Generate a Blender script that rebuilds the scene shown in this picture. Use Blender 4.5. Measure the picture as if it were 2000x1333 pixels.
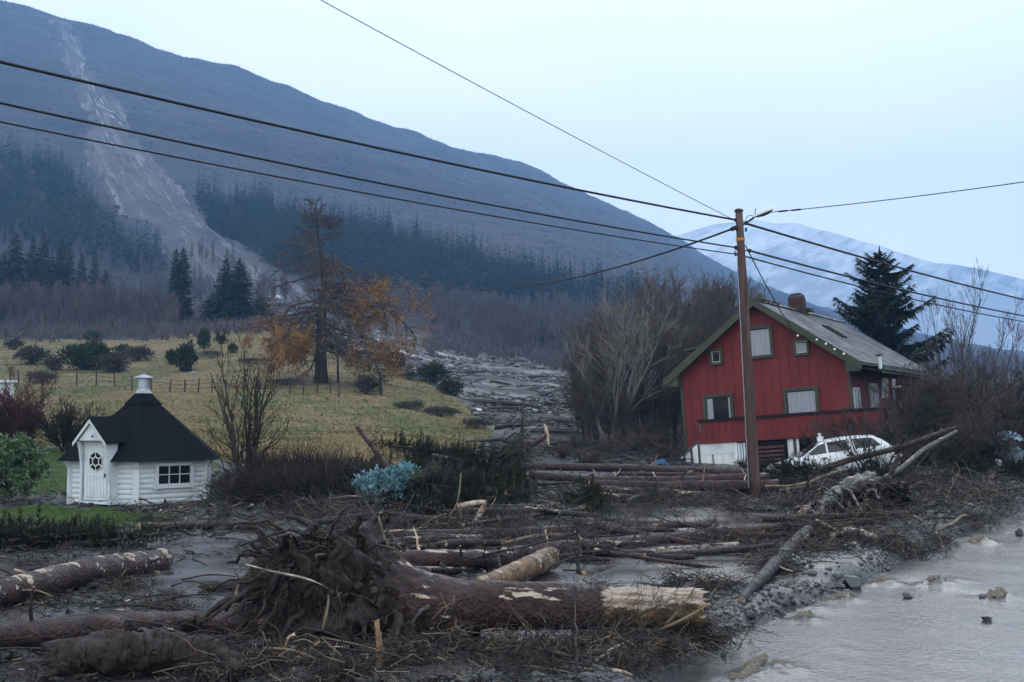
import bpy, math, random
import numpy as np
from mathutils import Vector, Matrix

for o in list(bpy.data.objects):
    bpy.data.objects.remove(o)
rng = np.random.default_rng(11)
random.seed(11)
S = bpy.context.scene
COL = S.collection

# ------------------------------------------------------------------ camera, sky, sun, exposure
F = 2333.0                                   # focal length in photograph pixels (42 mm on a 36 mm sensor)
PITCH = math.atan(133.5 / F)
EYE = np.array([0.0, 0.0, 2.5])
CP, SP = math.cos(PITCH), math.sin(PITCH)
cam = bpy.data.cameras.new('camera')
cam.lens = 42.0
cam.sensor_width = 36.0
cam.clip_start = 0.1
cam.clip_end = 9000
co = bpy.data.objects.new('camera', cam)
co.location = EYE
co.rotation_euler = (math.pi / 2 + PITCH, 0, 0)
COL.objects.link(co)
S.camera = co

W = bpy.data.worlds.new('World')
S.world = W
W.use_nodes = True
nt = W.node_tree
nt.nodes.clear()
wo = nt.nodes.new('ShaderNodeOutputWorld')
bg = nt.nodes.new('ShaderNodeBackground')
sky = nt.nodes.new('ShaderNodeTexSky')
sky.sky_type = 'NISHITA'
sky.sun_disc = False
SUN_EL, SUN_ROT = math.radians(22), math.radians(200)
sky.sun_elevation = SUN_EL
sky.sun_rotation = SUN_ROT
sky.air_density = 1.5
sky.dust_density = 2.0
cl = nt.nodes.new('ShaderNodeTexNoise')          # cloud deck: soft uneven brightness
cl.inputs['Scale'].default_value = 2.2
cl.inputs['Detail'].default_value = 4
cr = nt.nodes.new('ShaderNodeValToRGB')
cr.color_ramp.elements[0].position = 0.3
cr.color_ramp.elements[0].color = (14.8, 16.3, 17.9, 1)
cr.color_ramp.elements[1].position = 0.7
cr.color_ramp.elements[1].color = (17.0, 18.0, 18.8, 1)
mx = nt.nodes.new('ShaderNodeMix')
mx.data_type = 'RGBA'
mx.inputs['Factor'].default_value = 0.9
tc = nt.nodes.new('ShaderNodeTexCoord')
mp = nt.nodes.new('ShaderNodeMapping')
mp.inputs['Scale'].default_value = (1, 1, 2.5)
nt.links.new(tc.outputs['Generated'], mp.inputs['Vector'])
nt.links.new(mp.outputs['Vector'], cl.inputs['Vector'])
nt.links.new(cl.outputs['Fac'], cr.inputs['Fac'])
nt.links.new(sky.outputs['Color'], mx.inputs['A'])
nt.links.new(cr.outputs['Color'], mx.inputs['B'])
nt.links.new(mx.outputs['Result'], bg.inputs['Color'])
bg.inputs['Strength'].default_value = 0.1
nt.links.new(bg.outputs['Background'], wo.inputs['Surface'])

sl = bpy.data.lights.new('sun', 'SUN')
sl.energy = 0.5
sl.angle = math.radians(30)
sl.color = (1.0, 0.95, 0.88)
so = bpy.data.objects.new('sun', sl)
so.rotation_euler = (math.pi / 2 - SUN_EL, 0, math.pi - SUN_ROT + math.pi)
so.location = (0, 0, 60)
COL.objects.link(so)

S.view_settings.view_transform = 'Standard'
S.view_settings.look = 'None'
S.view_settings.exposure = 0.0
S.view_settings.gamma = 1.0
S.view_settings.use_curve_mapping = False
S.render.engine = 'CYCLES'
S.cycles.use_denoising = True
S.cycles.max_bounces = 6
S.cycles.diffuse_bounces = 2
S.cycles.glossy_bounces = 2
S.cycles.transmission_bounces = 3
S.cycles.volume_bounces = 1
S.cycles.transparent_max_bounces = 4
S.cycles.caustics_reflective = False
S.cycles.caustics_refractive = False

# ------------------------------------------------------------------ maths helpers
def ray(px, py):
    """unit-depth (y=1) direction of the photograph pixel"""
    cx, cy = (np.asarray(px, float) - 1000) / F, (666.5 - np.asarray(py, float)) / F
    y = CP - cy * SP
    z = SP + cy * CP
    return np.stack([cx / y, np.ones_like(cx), z / y], -1)

def at(px, py, Y):
    return EYE + ray(px, py) * np.asarray(Y, float)[..., None]

def project(P):
    P = np.asarray(P, float)
    x, y, z = P[..., 0], P[..., 1], P[..., 2] - 2.5
    d = np.maximum(y * CP + z * SP, 1e-3)
    u = -y * SP + z * CP
    return 1000 + F * x / d, 666.5 - F * u / d

def _hash(ix, iy, iz, seed):
    h = (ix * 374761393 + iy * 668265263 + iz * 2147483647 + seed * 974634777) & 0xFFFFFFFF
    h = ((h ^ (h >> 13)) * 1274126177) & 0xFFFFFFFF
    h = h ^ (h >> 16)
    return (h & 0xFFFF) / 65535.0

def vnoise(x, y, z=None, seed=0):
    """value noise in -1..1"""
    x = np.asarray(x, float); y = np.asarray(y, float)
    z = np.zeros_like(x) if z is None else np.asarray(z, float)
    ix, iy, iz = (np.floor(a).astype(np.int64) for a in (x, y, z))
    fx, fy, fz = x - ix, y - iy, z - iz
    fx, fy, fz = (a * a * (3 - 2 * a) for a in (fx, fy, fz))
    def L(a, b, t): return a + (b - a) * t
    h = lambda a, b, c: _hash(ix + a, iy + b, iz + c, seed)
    r = L(L(L(h(0,0,0), h(1,0,0), fx), L(h(0,1,0), h(1,1,0), fx), fy),
          L(L(h(0,0,1), h(1,0,1), fx), L(h(0,1,1), h(1,1,1), fx), fy), fz)
    return r * 2 - 1

def fbm(x, y, z=None, oct=4, seed=0, gain=0.5):
    a, s, r = 1.0, 1.0, 0.0
    for k in range(oct):
        r = r + a * vnoise(np.asarray(x) * s + 17.3 * k, np.asarray(y) * s - 9.1 * k, None if z is None else np.asarray(z) * s, seed + k)
        a *= gain; s *= 2.03
    return r

def in_poly(px, py, poly):
    px = np.asarray(px, float); py = np.asarray(py, float)
    r = np.zeros(px.shape, bool)
    n = len(poly)
    for i in range(n):
        x0, y0 = poly[i]; x1, y1 = poly[(i + 1) % n]
        c = ((y0 > py) != (y1 > py))
        xi = (x1 - x0) * (py - y0) / ((y1 - y0) if y1 != y0 else 1e-9) + x0
        r ^= c & (px < xi)
    return r

def norm(v):
    return v / np.maximum(np.linalg.norm(v, axis=-1, keepdims=True), 1e-9)

# ------------------------------------------------------------------ mesh builder
class MB:
    def __init__(s):
        s.V, s.Fs, s.M, s.n = [], [], [], 0
    def add(s, V, Fc, m=0):
        V = np.asarray(V, float).reshape(-1, 3)
        Fc = np.asarray(Fc, np.int64)
        if len(V) == 0 or len(Fc) == 0: return s
        s.V.append(V); s.Fs.append(Fc + s.n)
        s.M.append(np.broadcast_to(np.asarray(m, np.int32), (len(Fc),)).copy())
        s.n += len(V)
        return s
    def box(s, c, d, m=0, R=None):
        c = np.asarray(c, float); d = np.asarray(d, float) / 2
        V = np.array([[x, y, z] for x in (-1, 1) for y in (-1, 1) for z in (-1, 1)], float) * d
        if R is not None: V = V @ np.asarray(R).T
        return s.add(V + c, [[0,1,3,2],[4,6,7,5],[0,4,5,1],[2,3,7,6],[0,2,6,4],[1,5,7,3]], m)
    def prism(s, poly, axis_vec, m=0):
        """closed planar polygon (n,3) extruded by axis_vec"""
        P = np.asarray(poly, float); n = len(P)
        V = np.vstack([P, P + np.asarray(axis_vec, float)])
        s.add(V, [[i, (i + 1) % n, n + (i + 1) % n, n + i] for i in range(n)], m)
        o = s.n - 2 * n
        for a in (list(range(n))[::-1], [n + i for i in range(n)]):
            for i in range(1, n - 1):
                s.V.append(np.zeros((0, 3))); s.Fs.append(np.array([[o + a[0], o + a[i], o + a[i + 1]]])); s.M.append(np.array([m], np.int32))
        return s
    def tube(s, P, R, k=8, m=0, caps=True, mcap=None):
        P = np.asarray(P, float)
        R = np.broadcast_to(np.asarray(R, float), (len(P),))
        V, Q = tubes(P[None], R[None], k)
        s.add(V, Q, m)
        if caps:
            n = len(P)
            b = s.n - n * k
            for e, flip in ((0, True), (n - 1, False)):
                cpt = P[e]
                s.V.append(cpt[None]); ci = s.n; s.n += 1
                ring = b + e * k + np.arange(k)
                nx = np.roll(ring, -1)
                tri = np.stack([np.full(k, ci), nx, ring] if flip else [np.full(k, ci), ring, nx], 1)
                s.Fs.append(tri); s.M.append(np.full(k, m if mcap is None else mcap, np.int32))
        return s
    def lathe(s, prof, k=16, m=0, c=(0, 0, 0)):
        prof = np.asarray(prof, float); n = len(prof)
        a = np.arange(k) * 2 * math.pi / k
        V = np.stack([prof[:, 0:1] * np.cos(a), prof[:, 0:1] * np.sin(a), np.repeat(prof[:, 1:2], k, 1)], -1).reshape(-1, 3) + np.asarray(c)
        i = np.arange(n - 1)[:, None] * k; j = np.arange(k)[None]
        jn = (j + 1) % k
        return s.add(V, np.stack([i + j, i + jn, i + k + jn, i + k + j], -1).reshape(-1, 4), m)
    def build(s, name, mats, parent=None, smooth=False, origin=None):
        me = bpy.data.meshes.new(name)
        V = np.vstack(s.V) if s.V else np.zeros((0, 3))
        if origin is not None: V = V - np.asarray(origin)
        tot, loops, mi = [], [], []
        for f, m in zip(s.Fs, s.M):
            tot.append(np.full(len(f), f.shape[1])); loops.append(f.ravel()); mi.append(m)
        tot = np.concatenate(tot); loops = np.concatenate(loops); mi = np.concatenate(mi)
        me.vertices.add(len(V)); me.vertices.foreach_set('co', V.astype(np.float32).ravel())
        me.loops.add(len(loops)); me.loops.foreach_set('vertex_index', loops.astype(np.int32))
        me.polygons.add(len(tot))
        me.polygons.foreach_set('loop_start', np.concatenate([[0], np.cumsum(tot)[:-1]]).astype(np.int32))
        me.polygons.foreach_set('loop_total', tot.astype(np.int32))
        if not isinstance(mats, (list, tuple)): mats = [mats]
        for m_ in mats: me.materials.append(m_)
        me.polygons.foreach_set('material_index', mi.astype(np.int32))
        me.polygons.foreach_set('use_smooth', np.full(len(tot), bool(smooth)))
        me.update(calc_edges=True)
        o = bpy.data.objects.new(name, me)
        COL.objects.link(o)
        if parent is not None: o.parent = parent
        elif origin is not None: o.location = origin
        return o

def tubes(P, R, k):
    """many tubes at once: P (N,n,3), R (N,n)"""
    P = np.asarray(P, float); N, n, _ = P.shape
    R = np.broadcast_to(np.asarray(R, float), (N, n))
    T = norm(np.gradient(P, axis=1))
    ref = np.where(np.abs(T[..., 2:3]) > 0.92, np.array([1.0, 0.2, 0]), np.array([0.05, 0.1, 1.0]))
    A = norm(np.cross(T, ref)); B = np.cross(T, A)
    a = np.arange(k) * 2 * math.pi / k
    V = P[:, :, None] + R[:, :, None, None] * (A[:, :, None] * np.cos(a)[None, None, :, None] + B[:, :, None] * np.sin(a)[None, None, :, None])
    b = (np.arange(N) * n * k)[:, None, None]; i = (np.arange(n - 1) * k)[None, :, None]; j = np.arange(k)[None, None]
    jn = (j + 1) % k
    Q = np.stack([b + i + j, b + i + jn, b + i + k + jn, b + i + k + j], -1).reshape(-1, 4)
    return V.reshape(-1, 3), Q

def scatter(Vt, Ft, pos, sc, rz, tilt=None):
    """joined copies of one template"""
    n = len(pos); Vt = np.asarray(Vt); Ft = np.asarray(Ft)
    c, s_ = np.cos(rz), np.sin(rz)
    sc = np.asarray(sc, float)
    if sc.ndim == 1: sc = np.repeat(sc[:, None], 3, 1)
    V = Vt[None] * sc[:, None]
    V = np.stack([V[..., 0] * c[:, None] - V[..., 1] * s_[:, None], V[..., 0] * s_[:, None] + V[..., 1] * c[:, None], V[..., 2]], -1)
    V = V + np.asarray(pos)[:, None]
    return V.reshape(-1, 3), (Ft[None] + (np.arange(n) * len(Vt))[:, None, None]).reshape(-1, Ft.shape[1])

# ------------------------------------------------------------------ naming helpers
def tag(o, label=None, cat=None, group=None, kind=None):
    if label: o['label'] = label
    if cat: o['category'] = cat
    if group: o['group'] = group
    if kind: o['kind'] = kind
    return o

def thing(name, label, cat, loc, rot=(0, 0, 0), group=None):
    o = bpy.data.objects.new(name, None)
    o.empty_display_size = 0.3
    o.location = loc; o.rotation_euler = rot
    COL.objects.link(o)
    return tag(o, label, cat, group)

def dup(root, loc, rz=0.0, sc=1.0, label=None, group=None, rot=None):
    r = root.copy(); COL.objects.link(r)
    r.location = loc
    r.rotation_euler = rot if rot is not None else (0, 0, rz)
    r.scale = (sc, sc, sc) if np.isscalar(sc) else sc
    if label: r['label'] = label
    if group: r['group'] = group
    for ch in list(root.children):
        c = ch.copy(); COL.objects.link(c); c.parent = r
        for g in ch.children:
            d = g.copy(); COL.objects.link(d); d.parent = c
    return r

# ------------------------------------------------------------------ materials
def mat(name, cols, scale=4.0, rough=0.8, rough2=None, bump=0.0, bscale=None, stretch=(1, 1, 1), detail=5.0,
        spec=0.3, metal=0.0, rand=0.0, pos=None, coat=0.0, emit=None, bdist=0.02):
    m = bpy.data.materials.new(name); m.use_nodes = True
    n = m.node_tree.nodes; l = m.node_tree.links
    b = n['Principled BSDF']
    b.inputs['Specular IOR Level'].default_value = spec
    b.inputs['Metallic'].default_value = metal
    b.inputs['Roughness'].default_value = rough
    if coat: b.inputs['Coat Weight'].default_value = coat; b.inputs['Coat Roughness'].default_value = 0.08
    if emit:
        b.inputs['Emission Color'].default_value = (*emit[:3], 1); b.inputs['Emission Strength'].default_value = emit[3]
    if len(cols) == 1:
        b.inputs['Base Color'].default_value = (*cols[0], 1)
        if not bump and rough2 is None: return m
    t = n.new('ShaderNodeTexCoord'); mp = n.new('ShaderNodeMapping'); mp.inputs['Scale'].default_value = stretch
    l.new(t.outputs['Object'], mp.inputs['Vector'])
    vec = mp.outputs['Vector']
    if rand:                                      # every copy its own offset in the noise
        oi = n.new('ShaderNodeObjectInfo'); ad = n.new('ShaderNodeVectorMath'); ad.operation = 'MULTIPLY_ADD'
        l.new(oi.outputs['Random'], ad.inputs[0]); ad.inputs[1].default_value = (37, 51, 23); l.new(vec, ad.inputs[2])
        vec = ad.outputs['Vector']
    nz = n.new('ShaderNodeTexNoise'); nz.inputs['Scale'].default_value = scale; nz.inputs['Detail'].default_value = detail
    nz.inputs['Roughness'].default_value = 0.62
    l.new(vec, nz.inputs['Vector'])
    if len(cols) > 1:
        r = n.new('ShaderNodeValToRGB'); e = r.color_ramp.elements
        ps = pos or list(np.linspace(0.3, 0.7, len(cols)))
        e[0].position = ps[0]; e[0].color = (*cols[0], 1); e[1].position = ps[-1]; e[1].color = (*cols[-1], 1)
        for c_, p_ in zip(cols[1:-1], ps[1:-1]):
            x = e.new(p_); x.color = (*c_, 1)
        l.new(nz.outputs['Fac'], r.inputs['Fac']); l.new(r.outputs['Color'], b.inputs['Base Color'])
    if rough2 is not None:
        n2 = n.new('ShaderNodeTexNoise'); n2.inputs['Scale'].default_value = scale * 0.6; n2.inputs['Detail'].default_value = 4
        l.new(vec, n2.inputs['Vector'])
        mr = n.new('ShaderNodeMapRange'); mr.inputs['From Min'].default_value = 0.38; mr.inputs['From Max'].default_value = 0.62
        mr.inputs['To Min'].default_value = rough; mr.inputs['To Max'].default_value = rough2
        l.new(n2.outputs['Fac'], mr.inputs['Value']); l.new(mr.outputs['Result'], b.inputs['Roughness'])
    if bump:
        n3 = n.new('ShaderNodeTexNoise'); n3.inputs['Scale'].default_value = bscale or scale * 3; n3.inputs['Detail'].default_value = 6
        l.new(vec, n3.inputs['Vector'])
        bp = n.new('ShaderNodeBump'); bp.inputs['Strength'].default_value = bump; bp.inputs['Distance'].default_value = bdist
        l.new(n3.outputs['Fac'], bp.inputs['Height']); l.new(bp.outputs['Normal'], b.inputs['Normal'])
    return m

M = {}
M['mud'] = mat('wet_mud', [(0.0055, 0.005, 0.0052), (0.014, 0.0125, 0.013), (0.032, 0.029, 0.031)], 3.0, 0.12, 0.5, 1.0, 26, spec=0.45, bdist=0.03)
M['mud_far'] = mat('slide_mud', [(0.007, 0.006, 0.006), (0.018, 0.0155, 0.016), (0.042, 0.037, 0.039)], 0.35, 0.42, 0.85, 0.9, 1.6, spec=0.5, bdist=0.3)
M['silt'] = mat('grey_silt', [(0.018, 0.017, 0.0175), (0.045, 0.042, 0.044)], 2.0, 0.22, 0.5, 0.6, 30, spec=0.5)
M['puddle'] = mat('puddle_water', [(0.048, 0.044, 0.043), (0.085, 0.078, 0.076)], 0.8, 0.12, 0.34, 0.6, 9, spec=0.5, bdist=0.02)
M['river'] = mat('brown_flood_water', [(0.044, 0.044, 0.048), (0.072, 0.071, 0.075)], 1.2, 0.16, 0.28, 0.55, 11, stretch=(1.2, 1.2, 1), spec=0.28, bdist=0.02)
M['foam'] = mat('brown_foam', [(0.09, 0.072, 0.055), (0.22, 0.19, 0.16)], 9, 0.5, bump=0.6, bscale=20)
M['lawn'] = mat('lawn_ground', [(0.03, 0.055, 0.012), (0.05, 0.085, 0.02)], 2.0, 0.9)
M['meadow'] = mat('meadow_ground', [(0.060, 0.072, 0.022), (0.11, 0.095, 0.038), (0.19, 0.14, 0.072), (0.12, 0.082, 0.045)], 0.22, 0.95, bump=0.8, bscale=2.0, detail=9, bdist=0.2)
M['heath'] = mat('mountain_brush_ground', [(0.026, 0.030, 0.048), (0.038, 0.041, 0.062), (0.058, 0.054, 0.068)], 0.02, 0.95, bump=1.0, bscale=0.15, detail=10, stretch=(1, 1, 0.4), bdist=3)  # bluish tint puts the dusk haze into the slope's colour
M['floor'] = mat('forest_floor', [(0.022, 0.019, 0.018), (0.045, 0.036, 0.034)], 0.2, 0.95, bump=0.8, bscale=1.0)
M['scar'] = mat('landslide_soil', [(0.034, 0.031, 0.040), (0.062, 0.056, 0.070), (0.10, 0.092, 0.11)], 0.06, 0.75, bump=1.0, bscale=0.25, detail=10, stretch=(1.6, 1, 0.25), bdist=1.5)
M['bark'] = mat('wet_red_bark', [(0.018, 0.011, 0.010), (0.045, 0.024, 0.020), (0.085, 0.045, 0.036)], 7, 0.42, 0.75, 0.9, 22, stretch=(1, 1, 1), spec=0.45, rand=1)
M['bark_dark'] = mat('dark_bark', [(0.014, 0.011, 0.010), (0.035, 0.027, 0.023), (0.06, 0.047, 0.04)], 7, 0.5, 0.85, 0.9, 22, spec=0.4, rand=1)
M['wood'] = mat('torn_pale_wood', [(0.20, 0.12, 0.07), (0.42, 0.32, 0.23), (0.62, 0.53, 0.44)], 9, 0.55, bump=0.7, bscale=30, spec=0.3, rand=1)
M['wood_brown'] = mat('muddy_stripped_wood', [(0.04, 0.024, 0.014), (0.16, 0.10, 0.05), (0.36, 0.26, 0.15)], 5, 0.55, bump=0.8, bscale=25, spec=0.3, rand=1, stretch=(0.35, 1, 1))
M['twig'] = mat('brown_twig', [(0.012, 0.010, 0.010), (0.034, 0.027, 0.024)], 6, 0.45, rand=1)
M['twig_pale'] = mat('straw_twig', [(0.09, 0.062, 0.042), (0.25, 0.19, 0.125)], 6, 0.6, rand=1)
M['root'] = mat('muddy_root', [(0.008, 0.006, 0.006), (0.022, 0.015, 0.013), (0.048, 0.033, 0.027)], 9, 0.45, 0.85, 0.9, 40)
M['birch'] = mat('pale_birch_bark', [(0.05, 0.045, 0.045), (0.30, 0.29, 0.29), (0.50, 0.48, 0.47)], 6, 0.7, bump=0.3, rand=1, stretch=(1, 1, 0.6))
M['bare'] = mat('bare_twigs_purple', [(0.070, 0.057, 0.066), (0.125, 0.104, 0.115)], 0.5, 0.9, rand=1)
M['bare_trunk'] = mat('bare_trunk_grey', [(0.10, 0.09, 0.09), (0.20, 0.185, 0.18)], 1.2, 0.9, rand=1)
M['bare_brown'] = mat('bare_twigs_brown', [(0.046, 0.036, 0.034), (0.092, 0.073, 0.067)], 0.8, 0.9, rand=1)
M['thorn'] = mat('dark_bush_twigs', [(0.014, 0.011, 0.010), (0.036, 0.027, 0.022)], 2, 0.9)
M['spruce'] = mat('spruce_needles', [(0.005, 0.010, 0.008), (0.012, 0.023, 0.015), (0.022, 0.036, 0.020)], 1.2, 0.85, rand=1)
M['spruce_far'] = mat('far_spruce_needles', [(0.003, 0.009, 0.007), (0.008, 0.019, 0.013), (0.017, 0.032, 0.019)], 0.35, 0.8, rand=1)
M['bough'] = mat('torn_spruce_needles', [(0.006, 0.009, 0.005), (0.018, 0.024, 0.011), (0.042, 0.046, 0.022)], 2.5, 0.65, rand=1)
M['larch'] = mat('larch_needles', [(0.17, 0.080, 0.026), (0.30, 0.15, 0.045), (0.38, 0.21, 0.08)], 1.0, 0.8)
M['larch_bark'] = mat('larch_bark', [(0.025, 0.02, 0.018), (0.06, 0.048, 0.042)], 3, 0.9, bump=0.8, stretch=(1, 1, 0.3))
M['juniper'] = mat('juniper_needles', [(0.012, 0.020, 0.010), (0.035, 0.05, 0.02)], 1.5, 0.85, rand=1)
M['heather'] = mat('heather_twigs', [(0.035, 0.030, 0.028), (0.075, 0.062, 0.052)], 1.5, 0.9, rand=1)
M['rhodo'] = mat('broad_green_leaves', [(0.035, 0.075, 0.035), (0.07, 0.13, 0.06), (0.13, 0.19, 0.07)], 2.2, 0.35, spec=0.5)
M['blueleaf'] = mat('blue_green_leaves', [(0.03, 0.085, 0.10), (0.13, 0.28, 0.32), (0.27, 0.45, 0.50)], 5, 0.5)
M['redbush'] = mat('red_brown_twigs', [(0.05, 0.022, 0.022), (0.10, 0.045, 0.042)], 2, 0.9)
M['straw'] = mat('dry_grass', [(0.20, 0.14, 0.065), (0.34, 0.25, 0.125)], 1.0, 0.9)
M['olive'] = mat('olive_grass', [(0.085, 0.083, 0.022), (0.15, 0.132, 0.042)], 1.0, 0.9)
M['grass'] = mat('green_grass', [(0.045, 0.095, 0.018), (0.09, 0.15, 0.03)], 1.5, 0.8)
M['stone'] = mat('wet_stone', [(0.025, 0.028, 0.032), (0.075, 0.08, 0.09)], 3, 0.3, 0.7, 0.5, rand=1, spec=0.5)
M['rock'] = mat('pale_field_rock', [(0.12, 0.12, 0.12), (0.28, 0.28, 0.28)], 2, 0.9, bump=0.5, rand=1)
M['cable'] = mat('black_cable', [(0.012, 0.014, 0.016)], rough=0.6)
def bark_mat(name, cols, wood, pale, scale=6.0, top=.10, stretch=(.14, 1, 1), rough=.36):
    """bark rubbed off in streaks: pale wood shows where the noise (and the exposed upper side) passes a threshold"""
    m = mat(name, cols, scale, rough, rough + .3, 1.0, 24, stretch=(1, 1, 1), spec=.38, rand=1, bdist=.05)
    n = m.node_tree.nodes; l = m.node_tree.links; b = n['Principled BSDF']
    old = b.inputs['Base Color'].links[0].from_socket
    src = [x for x in n if x.type == 'VECT_MATH'][0].outputs['Vector']
    mp = n.new('ShaderNodeMapping'); mp.inputs['Scale'].default_value = stretch; l.new(src, mp.inputs['Vector'])
    nz = n.new('ShaderNodeTexNoise'); nz.inputs['Scale'].default_value = scale; nz.inputs['Detail'].default_value = 8; nz.inputs['Roughness'].default_value = .6
    l.new(mp.outputs['Vector'], nz.inputs['Vector'])
    ge = n.new('ShaderNodeNewGeometry'); sx = n.new('ShaderNodeSeparateXYZ'); l.new(ge.outputs['Normal'], sx.inputs['Vector'])
    ma = n.new('ShaderNodeMath'); ma.operation = 'MULTIPLY_ADD'; ma.inputs[1].default_value = top; l.new(sx.outputs['Z'], ma.inputs[0]); l.new(nz.outputs['Fac'], ma.inputs[2])
    mr = n.new('ShaderNodeMapRange'); t = .80 - .42 * pale; mr.inputs['From Min'].default_value = t; mr.inputs['From Max'].default_value = t + .025
    l.new(ma.outputs['Value'], mr.inputs['Value'])
    r2 = n.new('ShaderNodeTexNoise'); r2.inputs['Scale'].default_value = scale * 4; r2.inputs['Detail'].default_value = 5; l.new(mp.outputs['Vector'], r2.inputs['Vector'])
    rp = n.new('ShaderNodeValToRGB'); e = rp.color_ramp.elements
    e[0].position = .35; e[0].color = (*wood[0], 1); e[1].position = .65; e[1].color = (*wood[1], 1); l.new(r2.outputs['Fac'], rp.inputs['Fac'])
    mx = n.new('ShaderNodeMix'); mx.data_type = 'RGBA'; l.new(mr.outputs['Result'], mx.inputs['Factor']); l.new(old, mx.inputs['A']); l.new(rp.outputs['Color'], mx.inputs['B'])
    l.new(mx.outputs['Result'], b.inputs['Base Color'])
    return m
_RB = [(0.010, 0.0055, 0.0055), (0.030, 0.0125, 0.012), (0.068, 0.029, 0.026)]
_DB = [(0.007, 0.006, 0.006), (0.018, 0.014, 0.013), (0.038, 0.030, 0.027)]
_WD = ((0.20, 0.13, 0.085), (0.52, 0.44, 0.36))
_cache = {}
def bark(kind, pale):
    pale = round(min(max(pale, 0), 1.2) * 10) / 10
    if (kind, pale) not in _cache:
        cols = {'bark': _RB, 'bark_dark': _DB, 'birch': [(0.015, 0.013, 0.012), (0.10, 0.09, 0.085), (0.36, 0.34, 0.33)], 'wood_brown': [(0.05, 0.028, 0.016), (0.15, 0.085, 0.04), (0.30, 0.20, 0.11)],
                'bare_trunk': [(0.07, 0.062, 0.062), (0.16, 0.148, 0.145)]}[kind]
        _cache[(kind, pale)] = bark_mat('%s_rubbed' % kind, cols, _WD, pale)
    return _cache[(kind, pale)]
# ------------------------------------------------------------------ terrain height
COLS = [
 (-700, [(34,None),(40,885),(60,825),(90,742),(150,660),(250,604),(350,590),(1200,-220)]),
 (0,    [(34,None),(40,882),(60,828),(90,748),(150,668),(220,612),(350,592),(1200,-4)]),
 (110,  [(35,None),(41,883),(60,830),(90,749),(150,668),(220,615),(350,592),(1210,28)]),
 (300,  [(36,None),(42,885),(60,832),(90,752),(150,666),(220,622),(350,592),(1230,86)]),
 (500,  [(38,None),(44,888),(60,839),(90,755),(140,652),(220,620),(350,588),(1260,147)]),
 (700,  [(39,None),(44,890),(60,842),(90,755),(140,672),(220,642),(350,590),(1310,226)]),
 (820,  [(40,None),(45,890),(60,850),(90,772),(130,712),(200,672),(350,604),(1370,258)]),
 (950,  [(40,None),(45,892),(60,862),(90,796),(130,742),(200,695),(350,622),(1370,306)]),
 (1100, [(40,None),(46,892),(60,864),(90,806),(130,758),(200,708),(350,630),(1410,356)]),
 (1200, [(40,None),(46,893),(60,866),(90,815),(130,770),(200,718),(350,638),(1450,396)]),
 (1270, [(40,None),(48,888),(60,864),(90,815),(130,772),(200,725),(350,645),(1480,436)]),
 (1330, [(40,None),(50,882),(60,862),(90,815),(130,775),(200,730),(350,655),(1500,476)]),
 (1420, [(40,None),(50,880),(60,862),(90,820),(130,785),(200,740),(350,680),(1520,526)]),
 (1550, [(41,None),(50,880),(60,860),(90,820),(130,790),(200,755),(350,705),(1560,585)]),
 (1700, [(42,None),(52,872),(60,855),(90,822),(130,796),(200,770),(350,730),(1600,640)]),
 (2000, [(44,None),(54,868),(62,852),(90,825),(130,800),(200,778),(350,745),(1700,700)]),
 (2900, [(50,None),(70,850),(90,835),(130,815),(200,795),(350,775),(1800,755)]),
]
LY = np.linspace(math.log(3.0), math.log(3400.0), 700)
YY = np.exp(LY)
PXS = np.arange(-900, 3101, 20.0)
def _build_table():
    T = []
    for px, kn in COLS:
        ys, zs = [3.0], [0.025]
        for Y, py in kn:
            ys.append(Y); zs.append(0.025 if py is None else float(at(px, py, Y)[2]))
        yr, zr = ys[-1], zs[-1]
        ys += [yr * 1.12, yr * 1.5, 3600]; zs += [zr * 0.99, zr * 0.7, zr * 0.25]
        T.append(np.interp(YY, ys, zs))
    T = np.array(T); cx = np.array([c[0] for c in COLS], float)
    G = np.stack([np.interp(PXS, cx, T[:, i]) for i in range(len(YY))], 1)
    k = np.exp(-0.5 * (np.arange(-6, 7) / 2.2) ** 2); k /= k.sum()
    pad = np.pad(G, ((6, 6), (0, 0)), 'edge')
    G = sum(k[i] * pad[i:i + G.shape[0]] for i in range(13))
    k2 = np.exp(-0.5 * (np.arange(-4, 5) / 1.6) ** 2); k2 /= k2.sum()
    pad = np.pad(G, ((0, 0), (4, 4)), 'edge')
    return sum(k2[i] * pad[:, i:i + G.shape[1]] for i in range(9))
GT = _build_table()

EDGE_PX = [(1120, 1900), (1230, 1560), (1345, 1333), (1400, 1292), (1452, 1247), (1560, 1203), (1650, 1168), (1740, 1132), (1795, 1097),
           (1850, 1072), (1900, 1043), (1950, 1022), (2000, 1004), (2150, 968), (2500, 925), (3000, 900)]
RIVER_Z = -0.20
def plane_pt(px, py, z=0.0):
    r = ray(px, py); return EYE + r * ((z - 2.5) / r[..., 2])[..., None]
_e = np.array([plane_pt(np.float64(a), np.float64(b), RIVER_Z) for a, b in EDGE_PX])
EY = np.concatenate([[-60, 2.0], _e[:, 1]]); EX = np.concatenate([[-3.0, -0.8], _e[:, 0]])
def river_d(x, y):
    xe = np.interp(y, EY, EX) + 0.10 * vnoise(x * 1.3, y * 1.3, seed=91) + 0.05 * vnoise(x * 4, y * 4, seed=92)
    return (x - xe) * 0.72

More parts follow.
